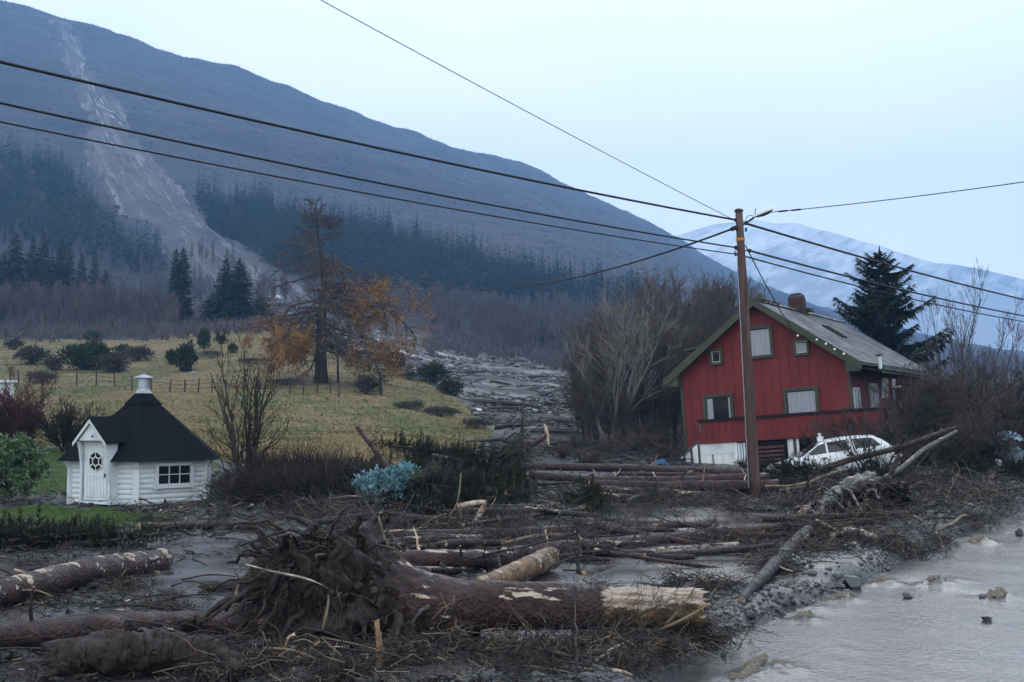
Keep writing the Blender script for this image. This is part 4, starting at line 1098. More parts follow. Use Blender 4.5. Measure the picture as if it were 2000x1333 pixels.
# facet frames: door facet = 3->4, window facet = 4->5
def facet(k):
    A, B = hv(HR, k, 0), hv(HR, k + 1, 0); return (A + B) / 2, norm(B - A), norm((A + B) / 2)
mid, t_, nrm = facet(3)
def fp(u_, z_, d_=0.0): return mid + t_ * u_ + nrm * d_ + np.array([0, 0, z_])
pc = 0.03
for sg in (-1, 1):                                     # splayed side boards of the door porch
    prof_z = [0.03, .55, 1.1, 1.45, 1.66]; wd = [.42, .40, .37, .36, .38]; dp = [.36, .37, .42, .50, .56]
    m_ = MB()
    Vs = []
    for z_, w_, d_ in zip(prof_z, wd, dp):
        for uo, dd in ((0, .0), (.05, .0), (.05, d_), (0, d_)): Vs.append(fp(pc + sg * (w_ + uo), z_, dd))
    n_ = len(prof_z); Fq = []
    for i in range(n_ - 1):
        for j in range(4): Fq.append([4 * i + j, 4 * i + (j + 1) % 4, 4 * i + 4 + (j + 1) % 4, 4 * i + 4 + j])
    Fq += [[0, 1, 2, 3], [4 * n_ - 1, 4 * n_ - 2, 4 * n_ - 3, 4 * n_ - 4]]
    m_.add(Vs, Fq).build('porch_side', M['white'], hut)
door = MB()
door.prism([fp(pc - .37, .14, .30), fp(pc + .37, .14, .30), fp(pc + .34, 1.70, .36), fp(pc - .34, 1.70, .36)], -nrm * .04)
door = door.build('door', M['white'], hut)
for q in range(7):
    u0 = pc - .33 + q * .096
    MB().prism([fp(u0, .22, .305), fp(u0 + .088, .22, .305), fp(u0 + .088, .80, .328), fp(u0, .80, .328)], nrm * .012).build('plank', M['white'], door)
hx = lambda r, a, d_: fp(pc + .02 + r * math.sin(a), 1.14 + 1.2 * r * math.cos(a), d_ + .333 + .0385 * 1.2 * r * math.cos(a))
MB().prism([hx(.235, q * math.pi / 3, .012) for q in range(6)], nrm * .02).build('hexagon_frame', M['white'], door)
MB().prism([hx(.085, q * math.pi / 3, .034) for q in range(6)], nrm * .006).build('pane', M['glass_dark'], door)
for q in range(6):
    a0, a1 = q * math.pi / 3 + .10, (q + 1) * math.pi / 3 - .10
    MB().prism([hx(.115, a0, .034), hx(.20, a0, .034), hx(.20, a1, .034), hx(.115, a1, .034)], nrm * .006).build('pane', M['glass_dark'], door)
MB().box(fp(pc, .08, .31), (.80, .10, .08), R=np.stack([t_, nrm, [0, 0, 1]], 1)).build('threshold', M['white'], hut)
MB().box(fp(pc + .29, .78, .345), (.02, .05, .10), R=np.stack([t_, nrm, [0, 0, 1]], 1)).build('handle', M['black'], door)
# porch gable
ez, pz = 1.66, 2.24
MB().prism([fp(pc - .36, ez + .02, .54), fp(pc + .36, ez + .02, .54), fp(pc + .0, pz - .12, .54)], nrm * .03).build('porch_gable', M['white'], hut)
MB().lathe([(0, 0), (.028, 0), (.028, .01), (0, .012)], 10, c=(0, 0, 0)).build('gable_hole', M['dark'], hut).matrix_local = Matrix.Translation(fp(pc + .06, ez + .13, .573)) @ Vector(nrm).to_track_quat('Z', 'Y').to_matrix().to_4x4()
for sg in (-1, 1):
    ew = .50
    a0, a1 = fp(pc + sg * ew, ez - .03, .64), fp(pc, pz, .64)
    MB().prism([a0, a1, a1 - [0, 0, .11], a0 - [0, 0, .10]], -nrm * .03).build('bargeboard', M['white'], hut)
    back = -nrm * 1.7
    p0, p1 = fp(pc + sg * (ew + .04), ez - .06, .67), fp(pc, pz + .025, .67)
    MB().prism([p0, p1, p1 + [0, 0, .035], p0 + [0, 0, .035]], back).build('porch_roof', M['felt'], hut)
mid, t_, nrm = facet(4)
R_ = np.stack([t_, nrm, [0, 0, 1]], 1); wc = .03
fr = MB()
for (cu, cz, wu, wz) in ((wc - .50, .74, .09, .56), (wc + .50, .74, .09, .56), (wc, 1.03, 1.08, .07), (wc, .47, 1.16, .12)): fr.box(fp(cu, cz, .035), (wu, .09, wz), R=R_)
for sg in (-1, 1): fr.prism([fp(wc + sg * .56, .53, .04), fp(wc + sg * .56, .35, .04), fp(wc + sg * .47, .41, .04), fp(wc + sg * .47, .53, .04)], nrm * .03)
fr = fr.build('window', M['white'], hut)
for i in range(3):
    for j in range(2):
        MB().box(fp(wc - .30 + i * .30, .64 + j * .26, .035), (.275, .02, .235), R=R_).build('pane', M['glass_dark'], fr)
gb_ = MB()
for i in range(2): gb_.box(fp(wc - .15 + i * .30, .77, .05), (.022, .03, .49), R=R_)
gb_.box(fp(wc, .77, .053), (.9, .03, .02), R=R_); gb_.build('glazing_bar', M['white'], fr)

# ------------------------------------------------------------------ red house
HO = np.array([9.819, 46.0, 1.148]); YAW, ROLL = -0.51, 0.0724
house = thing('red_house', 'red timber house with green trim and grey slate roof, leaning beside the mudslide', 'house', HO, rot=(0, -ROLL, YAW))
HM = (Matrix.Translation(HO) @ Matrix.Rotation(YAW, 4, 'Z') @ Matrix.Rotation(-ROLL, 4, 'Y')); HI = np.array(HM.inverted())
def loc_on(px, py, yl=0.0):
    r = ray(np.float64(px), np.float64(py)); o = HI[:3, :3] @ EYE + HI[:3, 3]; d = HI[:3, :3] @ r
    return o + d * (yl - o[1]) / d[1]
def hwld(v): return np.array(HM @ Vector(v))
HW, RW, HE, HRG, LN = 3.30, 3.80, 2.85, 5.579, 13.4
SLP = (HRG - HE) / RW
zroof = lambda x: HRG - abs(x) * SLP - .16
MB().prism([(-HW, 0, -1.6), (HW, 0, -1.6), (HW, 0, zroof(HW)), (0, 0, zroof(0)), (-HW, 0, zroof(HW))], (0, LN, 0)).build('wall', M['red_dark'], house)
def clip_poly(poly, a, b, c):
    out = []
    for i in range(len(poly)):
        p, q = poly[i], poly[(i + 1) % len(poly)]
        fp_, fq = a * p[0] + b * p[1] - c, a * q[0] + b * q[1] - c
        if fp_ <= 0: out.append(p)
        if (fp_ < 0) != (fq < 0) and abs(fp_ - fq) > 1e-9:
            t = fp_ / (fp_ - fq); out.append((p[0] + (q[0] - p[0]) * t, p[1] + (q[1] - p[1]) * t))
    return out
gg = np.random.default_rng(55)
xs = np.linspace(-HW, HW, 19)
for i in range(18):
    z0s = [-.25, .62, 2.05 if i % 4 < 2 else 1.95, 3.35 if i % 4 < 2 else 3.5, 6]
    for j in range(4):
        po = [(xs[i] + .006, z0s[j] + .005), (xs[i + 1] - .006, z0s[j] + .005), (xs[i + 1] - .006, z0s[j + 1] - .005), (xs[i] + .006, z0s[j + 1] - .005)]
        po = clip_poly(po, SLP, 1, HRG - .17); po = clip_poly(po, -SLP, 1, HRG - .17) if po else po
        if len(po) < 3: continue
        d_ = .016 + .003 * gg.uniform()
        MB().prism([(a, -.001, z) for a, z in po], (0, -d_, 0)).build('panel', M['red'], house)
for i in range(30):                                     # right side wall boards under the eave
    y0 = i * LN / 30
    MB().box((HW + .011, y0 + LN / 60, 1.35), (.022, LN / 30 - .02, 3.1)).build('panel', M['red'], house)
MB().box((-HW - .01, -.01, 1.4), (.10, .10, 3.4)).build('corner_board', M['green'], house)
MB().box((HW + .01, -.01, 1.4), (.10, .12, 3.4)).build('corner_board', M['green'], house)
# roof
for sg in (-1, 1):
    of = .45; a = (0, -of, HRG); b_ = (sg * RW, -of, HE)
    MB().prism([a, b_, (b_[0], b_[1], b_[2] - .10), (0, -of, HRG - .13)], (0, LN + 2 * of - .0, 0)).build('roof_deck', M['green'], house)
    MB().prism([(0, -of - .002, HRG + .05), (sg * (RW + .10), -of - .002, HE - .02), (sg * (RW + .10), -of - .002, HE - .30), (sg * (RW - .12), -of - .002, HE - .22), (0, -of - .002, HRG - .24)], (0, -.045, 0)).build('bargeboard', M['green'], house)
    MB().prism([(sg * HW, -of + .01, zroof(HW) - .02), (sg * RW, -of + .01, HE - .14), (sg * RW, -of + .01, HE - .34), (sg * HW, -of + .01, HE - .34)], (0, .4, 0)).build('eave_box', M['green'], house)
    # slates in overlapping rows
    nx_, ny_ = 22, 46
    dirv = np.array([sg * RW, 0, HE - HRG]); Ls = np.linalg.norm(dirv); dirv /= Ls; nv_ = norm(np.array([sg * SLP, 0, 1.0]))
    Vt = []; Fq = []
    for i in range(nx_):
        for j in range(ny_):
            y0 = -of - .03 + (j + (.5 if i % 2 else 0)) * (LN + 2 * of) / ny_; wj = (LN + 2 * of) / ny_ - .012
            y1 = min(y0 + wj, LN + of + .03)
            if y1 - y0 < .02: continue
            s0 = i * Ls / nx_; s1 = s0 + Ls / nx_ * 1.12
            k0, k1 = .012 + .004 * gg.uniform(), .026 + .008 * gg.uniform()
            P0 = np.array([0, 0, HRG]) + dirv * s0 + nv_ * k0; P1 = np.array([0, 0, HRG]) + dirv * min(s1, Ls + .05) + nv_ * k1
            o = len(Vt)
            Vt += [P0 + [0, y0, 0], P0 + [0, y1, 0], P1 + [0, y1, 0], P1 + [0, y0, 0], P1 + [0, y0, 0] - nv_ * .012, P1 + [0, y1, 0] - nv_ * .012]
            Fq += [[o, o + 3, o + 2, o + 1] if sg > 0 else [o, o + 1, o + 2, o + 3], [o + 3, o + 4, o + 5, o + 2]]
    tag(MB().add(Vt, Fq).build('slates', M['slate'], house), kind='stuff')
MB().prism([(-.16, -.45, HRG - .02), (0, -.45, HRG + .10), (.16, -.45, HRG - .02)], (0, LN + .9, 0)).build('ridge_cap', M['slate'], house)
m_ = MB(); ico = np.array([[1,0,0],[-1,0,0],[0,1,0],[0,-1,0],[0,0,1],[0,0,-1]], float); fi = np.array([[0,2,4],[2,1,4],[1,3,4],[3,0,4],[2,0,5],[1,2,5],[3,1,5],[0,3,5]])
n_ = 160; yy = -.4 + 3.6 * gg.uniform(size=n_) ** 1.5
m_.add(*scatter(ico, fi, np.stack([gg.normal(size=n_) * .07, yy, HRG + .07 + 0 * yy], 1), gg.uniform(.03, .08, n_), gg.uniform(0, 6, n_)))
tag(m_.build('moss', M['moss'], house), kind='stuff')
# chimney, vents, dormer, roof light
def yridge(px):
    for y_ in np.linspace(-.5, LN, 600):
        if project(hwld((0, y_, HRG)))[0] >= px: return y_
yc = yridge(1558)
chm = MB().box((.0, yc, HRG + .18), (.58, .56, .82)).build('chimney', M['brick'], house)
rows = MB()
for q in range(9):
    for i in range(3):
        for sy in (-1, 1):
            rows.box((-.19 + .19 * i + (.03 if q % 2 else -.05), yc + sy * .285, HRG - .2 + q * .088), (.17, .03, .075))
        rows.box((.295, yc - .18 + .18 * i, HRG - .2 + q * .088), (.03, .165, .075)); rows.box((-.295, yc - .18 + .18 * i, HRG - .2 + q * .088), (.03, .165, .075))
tag(rows.build('bricks', M['brick'], chm), kind='stuff')
MB().box((0, yc, HRG + .64), (.56, .54, .12)).build('crown', M['concrete'], chm)
MB().box((0, yc, HRG + .74), (.42, .42, .05)).build('cap', M['black'], chm)
MB().box((.22, yc + .6, HRG + .05), (.5, .7, .12)).build('flashing', M['black'], chm)
v = MB().lathe([(.07, 0), (.07, .62), (0, .62)], 10).build('vent_pipe', M['lamp_grey'], house); vy = 2.0
v.location = (RW + .25, vy, HE - .35)
MB().lathe([(.0, .74), (.15, .66), (.15, .63), (0, .65)], 10).build('cowl', M['black'], v)
q_ = MB(); yl = 5.6
for dx, dy, lx, ly in ((0, -.35, .9, .07), (0, .35, .9, .07), (-.42, 0, .07, .7), (.42, 0, .07, .7)):
    q_.box((0, 0, 0), (1, 1, 1)) if False else None
cx_ = 1.55; zc = HRG - cx_ * SLP
ang = math.atan(SLP); Rr = np.array(Matrix.Rotation(ang, 3, 'Y'))
rl = MB()
for dx, dy, lx, ly in ((0, -.4, .95, .07), (0, .4, .95, .07), (-.45, 0, .07, .8), (.45, 0, .07, .8)): rl.box(np.array([cx_, yl, zc + .07]) + Rr @ np.array([dx, dy, 0]), (lx, ly, .10), R=Rr)
rl = rl.build('roof_window', M['black'], house); MB().box(np.array([cx_, yl, zc + .07]), (.85, .75, .04), R=Rr).build('pane', M['glass_dark'], rl)
dm = MB().prism([(-2.2, 1.6, zroof(2.2)), (-3.4, 1.6, zroof(3.4)), (-3.4, 1.6, zroof(2.2) + .2), (-2.2, 1.6, zroof(2.2) + .32)], (0, 2.2, 0)).build('dormer', M['green'], house)
MB().prism([(-2.0, 1.45, zroof(2.2) + .36), (-3.65, 1.45, zroof(2.2) + .16), (-3.65, 1.45, zroof(2.2) + .26), (-2.0, 1.45, zroof(2.2) + .46)], (0, 2.5, 0)).build('roof', M['green'], dm)
# veranda roof along the right wall
MB().prism([(HW, -.20, HE - .10), (RW + .75, -.20, HE - .34), (RW + .75, -.20, HE - .42), (HW, -.20, HE - .22)], (0, LN + 1.2, 0)).build('veranda_roof', M['dark'], house)
MB().box((RW + .78, LN / 2 + .4, HE - .40), (.05, LN + 1.25, .17)).build('fascia', M['green'], house)
MB().tube([(RW + .86, -.2, HE - .36), (RW + .86, LN + 1.2, HE - .40)], .045, 7).build('gutter', M['green'], house)
# gable windows
def window(x0, x1, y0, y1, curtain, fw=.10, bars=()):
    """window from photograph pixel edges on the gable plane"""
    a, b_ = loc_on(x0, y1), loc_on(x1, y0); c_, d_ = loc_on(x0, y0), loc_on(x1, y1)
    xa, xb = (a[0] + c_[0]) / 2, (b_[0] + d_[0]) / 2; za, zb = (a[2] + d_[2]) / 2, (b_[2] + c_[2]) / 2
    cx, cz, w_, h_ = (xa + xb) / 2, (za + zb) / 2, xb - xa, zb - za
    f_ = MB()
    for sx in (-1, 1): f_.box((cx + sx * (w_ / 2 - fw / 2), -.07, cz), (fw, .10, h_))
    for sz in (-1, 1): f_.box((cx, -.07, cz + sz * (h_ / 2 - fw / 2)), (w_ - 2 * fw, .10, fw))
    f_ = f_.build('window', M['green'], house)
    iw, ih = w_ - 2 * fw, h_ - 2 * fw
    MB().box((cx, -.033, cz), (iw, .008, ih)).build('dark_interior', M['dark'], f_)
    for u0, u1 in curtain:
        n_ = max(8, int((u1 - u0) * 30)); uu = np.linspace(u0, u1, n_)
        X = cx - iw / 2 + iw * uu; Yc = -.048 + .008 * np.sin(uu * 60 + np.sin(uu * 17) * 1.5)
        V = np.concatenate([np.stack([X, Yc, np.full(n_, cz - ih / 2 + .01)], 1), np.stack([X, Yc, np.full(n_, cz + ih / 2 - .02 - .04 * (len(curtain) > 0))], 1)])
        MB().add(V, [[i, i + 1, n_ + i + 1, n_ + i] for i in range(n_ - 1)]).build('curtain', M['curtain'], f_)
    s_ = MB(); sw = .022
    for sx in (-1, 1): s_.box((cx + sx * (iw / 2 - sw / 2), -.072, cz), (sw, .03, ih))
    for sz in (-1, 1): s_.box((cx, -.072, cz + sz * (ih / 2 - sw / 2)), (iw - 2 * sw, .03, sw))
    for u_ in bars: s_.box((cx - iw / 2 + iw * u_, -.074, cz), (.03, .03, ih - 2 * sw))
    s_.build('sash', M['white'] if not curtain or w_ < .7 else M['green'], f_)
    MB().box((cx, -.068, cz), (iw - 2 * sw, .006, ih - 2 * sw)).build('pane', M['glass'], f_)
window(1453, 1511, 637, 701, [(0.02, .98)])
window(1387, 1412, 682, 713, [])
window(1551, 1581, 662, 695, [(0.05, .95)])
window(1376, 1434, 770, 832, [(0.03, .27), (.90, .97)])
window(1533, 1601, 757, 826, [(0.04, .97)])
# right wall: door opening, pale window with a loose sash
wd = MB()
for dy, ly, dz, lz in ((-.42, .08, 0, 1.9), (.42, .08, 0, 1.9), (0, .92, .95, .08)): wd.box((HW + .05, .75 + dy, .95 + dz), (.06, ly, lz))
wd = wd.build('door_frame', M['white'], house); MB().box((HW + .03, .75, .93), (.03, .78, 1.84)).build('door', M['glass_dark'], wd)
wn = MB()
for dy, ly, dz, lz in ((-.6, .08, 0, 1.3), (.6, .08, 0, 1.3), (0, 1.2, .66, .08), (0, 1.2, -.66, .08), (0, .05, 0, 1.3)): wn.box((HW + .06, 3.6 + dy, 1.45 + dz), (.08, ly, lz))
wn = wn.build('window', M['white'], house); MB().box((HW + .04, 3.6, 1.45), (.02, 1.15, 1.25)).build('pane', M['curtain'], wn)
wn = MB()
for dy, ly, dz, lz in ((-.5, .07, 0, 1.1), (.5, .07, 0, 1.1), (0, 1.0, .56, .07), (0, 1.0, -.56, .07)): wn.box((HW + .06, 7.6 + dy, 1.5 + dz), (.08, ly, lz))
wn = wn.build('window', M['green'], house); MB().box((HW + .04, 7.6, 1.5), (.02, .95, 1.05)).build('pane', M['glass_dark'], wn)
MB().box((RW + .5, 2.3, 1.3), (.10, .10, 2.6)).build('veranda_post', M['red'], house)
# pale rack with a cross arm hanging on the veranda
a, b_ = HI[:3, :3] @ at(1727, 762, 46.2) + HI[:3, 3], HI[:3, :3] @ at(1735, 780, 46.2) + HI[:3, 3]
c_, d_ = HI[:3, :3] @ at(1728, 760, 46.2) + HI[:3, 3], HI[:3, :3] @ at(1760, 755, 46.2) + HI[:3, 3]
MB().tube([a, b_], .035, 6).tube([c_, d_], .035, 6).build('rack_arm', M['white'], house)
p_ = [HI[:3, :3] @ at(x, y, 46.25) + HI[:3, 3] for x, y in ((1723, 739), (1750, 741), (1745, 775), (1722, 778))]
MB().prism(p_, (.0, .02, 0)).build('rack_panel', M['curtain'], house)
# deck with solid red railing
yd = -1.50
A, B = loc_on(1366, 824, yd), loc_on(1690, 805, yd); A2 = loc_on(1366, 868, yd)
ztop, zbot = A[2], A2[2]
nd = 26; xe = np.linspace(A[0], B[0] + .4, nd + 1)
for i in range(nd): MB().box(((xe[i] + xe[i + 1]) / 2, yd, (ztop + zbot) / 2 - .01), (xe[i + 1] - xe[i] - .010, .03 + .003 * gg.uniform(), ztop - zbot - .02)).build('railing_board', M['red'], house)
MB().box(((xe[0] + xe[-1]) / 2, yd, ztop + .02), (xe[-1] - xe[0] + .08, .18, .10)).build('railing_cap', M['dark'], house)
MB().box(((xe[0] + xe[-1]) / 2, yd / 2 - .02, zbot + .06), (xe[-1] - xe[0], -yd - .10, .10)).build('deck', M['slat'], house)
MB().box((xe[0] + .02, yd / 2, (ztop + zbot) / 2 - .01), (.03, -yd - .12, ztop - zbot - .02)).build('railing_board', M['red'], house)
for i in range(14): MB().box((xe[-1] + .02, yd + .25 + i * .5, (ztop + zbot) / 2 - .01), (.03, .485, ztop - zbot - .02)).build('railing_board', M['red'], house)
MB().box((xe[-1] + .02, yd + 3.5, ztop + .02), (.14, 7.1, .05)).build('railing_cap', M['red_dark'], house)
MB().box((A[0] + .02, yd - .03, ztop - .28), (.08, .02, .36)).build('railing_hinge', M['concrete'], house)
# cellar front under the deck
def low(x0, x1, z0, z1, y_, name, m_, th=.08):
    a, b_ = loc_on(x0, 890, y_)[0], loc_on(x1, 890, y_)[0]
    return MB().box(((a + b_) / 2, y_ + th / 2, (z0 + z1) / 2), (b_ - a, th, z1 - z0)).build(name, m_, house)
yb = yd + .06
low(1364, 1441, zbot - 1.5, zbot - .01, yb, 'cellar_wall', M['white_dirty'])
low(1370, 1436, zbot - .42, zbot - .02, yb - .012, 'cellar_wall_band', M['white'], .012)
for k, (x0, x1) in enumerate([(1442, 1446.5), (1448, 1451), (1453, 1456.5), (1459, 1462)]): low(x0, x1, zbot - 1.5, zbot - .05, yb + .02 * (k % 2), 'white_lath', M['white'], .05)
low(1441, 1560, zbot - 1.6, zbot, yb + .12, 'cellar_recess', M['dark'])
for k in range(7): 
    z_ = zbot - .22 - k * .155
    low(1461, 1532, z_ - .09, z_, yb + .04, 'slat', M['slat'], .05)
low(1540, 1551, zbot - 1.5, zbot - .01, yb + .01, 'pillar', M['white_dirty'], .10); low(1552, 1557, zbot - 1.5, zbot - .01, yb + .03, 'pillar', M['concrete'], .08); low(1557.5, 1562, zbot - 1.5, zbot - .01, yb + .01, 'pillar', M['white_dirty'], .10)
# stair at the left end of the deck
yst = yd + .03
S0, S1 = loc_on(1366, 862, yst), loc_on(1306, 912, yst)
st = MB().tube([S0, S1], .045, 6).build('stair_rail', M['concrete'], house)
for k in range(13):
    t_ = (k + .5) / 13; P = S0 + (S1 - S0) * t_
    MB().box((P[0], yst, P[2] - .42), (.085 + .03 * (k % 3 == 1), .03, .80)).build('baluster', M['white_dirty'] if k % 3 else M['concrete'], st)
for k in range(6):
    t_ = (k + .5) / 6; P = S0 + (S1 - S0) * t_; MB().box((P[0], yst + .55, P[2] - .55), (.34, 1.0, .06)).build('step', M['concrete'], house)

# lights along the right rake
ls_ = thing('light_string', 'string of small white bulbs along the right roof edge of the red house', 'string light', hwld((1.3, -.55, HRG - 1.3 * SLP - .2)))
LI = np.array((Matrix.Translation(hwld((1.3, -.55, HRG - 1.3 * SLP - .2)))).inverted())
pts = []
for px, py in [(1558, 656), (1595, 664), (1613, 672), (1630, 682.5), (1648, 691.5)]:
    p_ = loc_on(px, py, -.56); p_ = hwld(p_); p_ = LI[:3, :3] @ p_ + LI[:3, 3]; pts.append(p_)
    MB().lathe([(0, -.045), (.03, -.03), (.042, 0), (.025, .035), (0, .045)], 10, c=p_).build('bulb', M['bulb'], ls_, smooth=True)
MB().tube(np.array(pts) + [0, .03, .05], .008, 4).build('cord', M['cable'], ls_)

# ------------------------------------------------------------------ utility pole with street lamp
D = 35.2
pb = gp(1475, 966); D = pb[1]; ptop = at(1443, 412, D)
pole = thing('utility_pole', 'tall brown wooden utility pole carrying a street lamp in front of the red house', 'pole', pb)
ax = ptop - pb; k = D / F
q = np.linspace(-.04, 1, 12)
MB().tube(ax[None] * q[:, None], np.interp(q, [0, 1], [.165, .105]), 14).build('shaft', M['pole'], pole, smooth=True)
MB().lathe([(.0, .06), (.09, .05), (.135, .0), (.135, -.02), (0, -.02)], 14, c=ax).build('cap', M['black'], pole)
pc_ = ax * ((966 - 469) / (966 - 412.))
MB().tube([pc_ - ax / np.linalg.norm(ax) * .04, pc_ + ax / np.linalg.norm(ax) * .04], .125, 14).build('band', M['orange'], pole)
P = lambda px, py, dy=0.0: at(px, py, D + dy) - pb
MB().tube([P(1449, 440), P(1458, 435), P(1466, 430), P(1474, 424)], .03, 7).build('lamp_arm', M['black'], pole)
lh = MB()                                              # cobra-head lamp: pale shell, dark underside
xsL = np.linspace(0, 1, 8); c0, c1 = P(1470, 425.5), P(1510, 410); wl = np.interp(xsL, [0, .25, .6, .9, 1], [.05, .10, .17, .15, .06]); hl = np.interp(xsL, [0, .25, .6, .9, 1], [.04, .10, .16, .12, .03])
rows = []
for t_, w_, h_ in zip(xsL, wl, hl):
    c_ = c0 + (c1 - c0) * t_
    rows.append([c_ + [0, w_ * math.cos(a), h_ * math.sin(a)] for a in np.linspace(0, math.pi, 9)])
rows = np.array(rows).reshape(-1, 3)
lh.add(rows, [[i * 9 + j, i * 9 + j + 1, i * 9 + 10 + j, i * 9 + 9 + j] for i in range(7) for j in range(8)])
lh = lh.build('lamp_head', M['lamp_grey'], pole, smooth=True)
rows = []
for t_, w_, h_ in zip(xsL, wl, hl):
    c_ = c0 + (c1 - c0) * t_
    rows.append([c_ + [0, w_ * math.cos(a) * .98, -h_ * .55 * math.sin(a) * (1 if .2 < t_ < .95 else .5)] for a in np.linspace(0, math.pi, 7)])
MB().add(np.array(rows).reshape(-1, 3), [[i * 7 + j, i * 7 + 7 + j, i * 7 + 8 + j, i * 7 + j + 1] for i in range(7) for j in range(6)]).build('lens', M['lens'], lh, smooth=True)
MB().tube([P(1474, 421), P(1476, 410), P(1476, 408)], .012, 5).build('photocell', M['black'], lh)
for (px, py, w_) in ((1437, 430, .05), (1457, 436, .06), (1436, 446, .05), (1437, 484, .05), (1437, 497, .04), (1464, 490, .05), (1457, 449, .04)):
    c_ = P(px, py); MB().lathe([(0, -.06), (w_, -.05), (w_ * .7, 0), (w_, .04), (0, .06)], 9, c=c_).build('insulator', M['black'], pole)
MB().tube([P(1436, 430), P(1452, 433)], .025, 6).tube([P(1434, 446), P(1452, 440)], .02, 6).tube([P(1438, 450), P(1441, 462), P(1445, 462)], .015, 5).tube([P(1435, 485), P(1439, 489), P(1434, 492), P(1436, 498), P(1446, 499)], .014, 5).tube([P(1450, 490), P(1465, 490)], .02, 5).build('bracket', M['black'], pole)
MB().tube([P(1455, 436), P(1457, 426), P(1464, 421), P(1472, 422)], .010, 5).build('lamp_lead', M['black'], pole)
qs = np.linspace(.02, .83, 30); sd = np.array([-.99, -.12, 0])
MB().tube([ax * t_ + sd * (.165 - .06 * t_ + .012) for t_ in qs], .016, 6).build('edge_highlight', M['steel'], pole)  # pale tube added to paint the highlight down the pole's left edge

def cable(p0, p1, sag, r, label, name='overhead_cable', joints=()):
    n_ = 40; t_ = np.linspace(0, 1, n_)[:, None]
    P_ = p0 * (1 - t_) + p1 * t_; P_[:, 2] -= 4 * sag * (t_ * (1 - t_))[:, 0]
    o = p0.copy(); mb = MB().tube(P_ - o, r, 6)
    ob = mb.build(name, M['cable']); ob.location = o
    for j in joints:
        i = int(j * (n_ - 1)); d_ = norm(P_[i + 1] - P_[i]) * .16
        MB().tube([P_[i] - o - d_, P_[i] - o + d_], r * 2.2, 7).build('connector', M['black'], ob)
    return tag(ob, label, 'cable')
far = lambda px, py, Y: at(px, py, Y)
cable(far(1437, 430, D), far(-120, 93, 19), .12, .028, 'thick uppermost black cable from the left edge to the pole top')
cable(far(1437, 484, D), far(-120, 175, 19), .14, .022, 'middle black cable of the three crossing the mountain on the left')
cable(far(1437, 497, D), far(-120, 214, 19), .14, .016, 'lowest thinner cable of the three crossing the mountain on the left')
cable(far(1457, 437, D), far(2120, 612, 58), .15, .034, 'thick black cable from the pole top down to the right edge')
cable(far(1464, 490, D), far(2120, 637, 58), .2, .030, 'middle cable passing in front of the big spruce on the right')
cable(far(1451, 500, D), far(2120, 646, 58), .25, .022, 'lowest cable passing behind the spruce tip towards the right edge')
cable(far(1437, 432, D), far(560, -36, 22), .05, .009, 'thin wire rising steeply from the pole to the top of the sky')
cable(far(1505, 415, D), far(2120, 338, 26), .06, .012, 'thin wire rising from the street lamp to the right edge', joints=(.06, .12))
cable(far(1434, 446, D), far(812, 546, 75), 1.1, .030, 'slack cable sagging from the pole towards the larch', joints=(.025,))
cable(far(1456, 480, D), hwld(loc_on(1545, 640, -.52)), .1, .018, 'house supply cable dropping from the pole to the red gable')

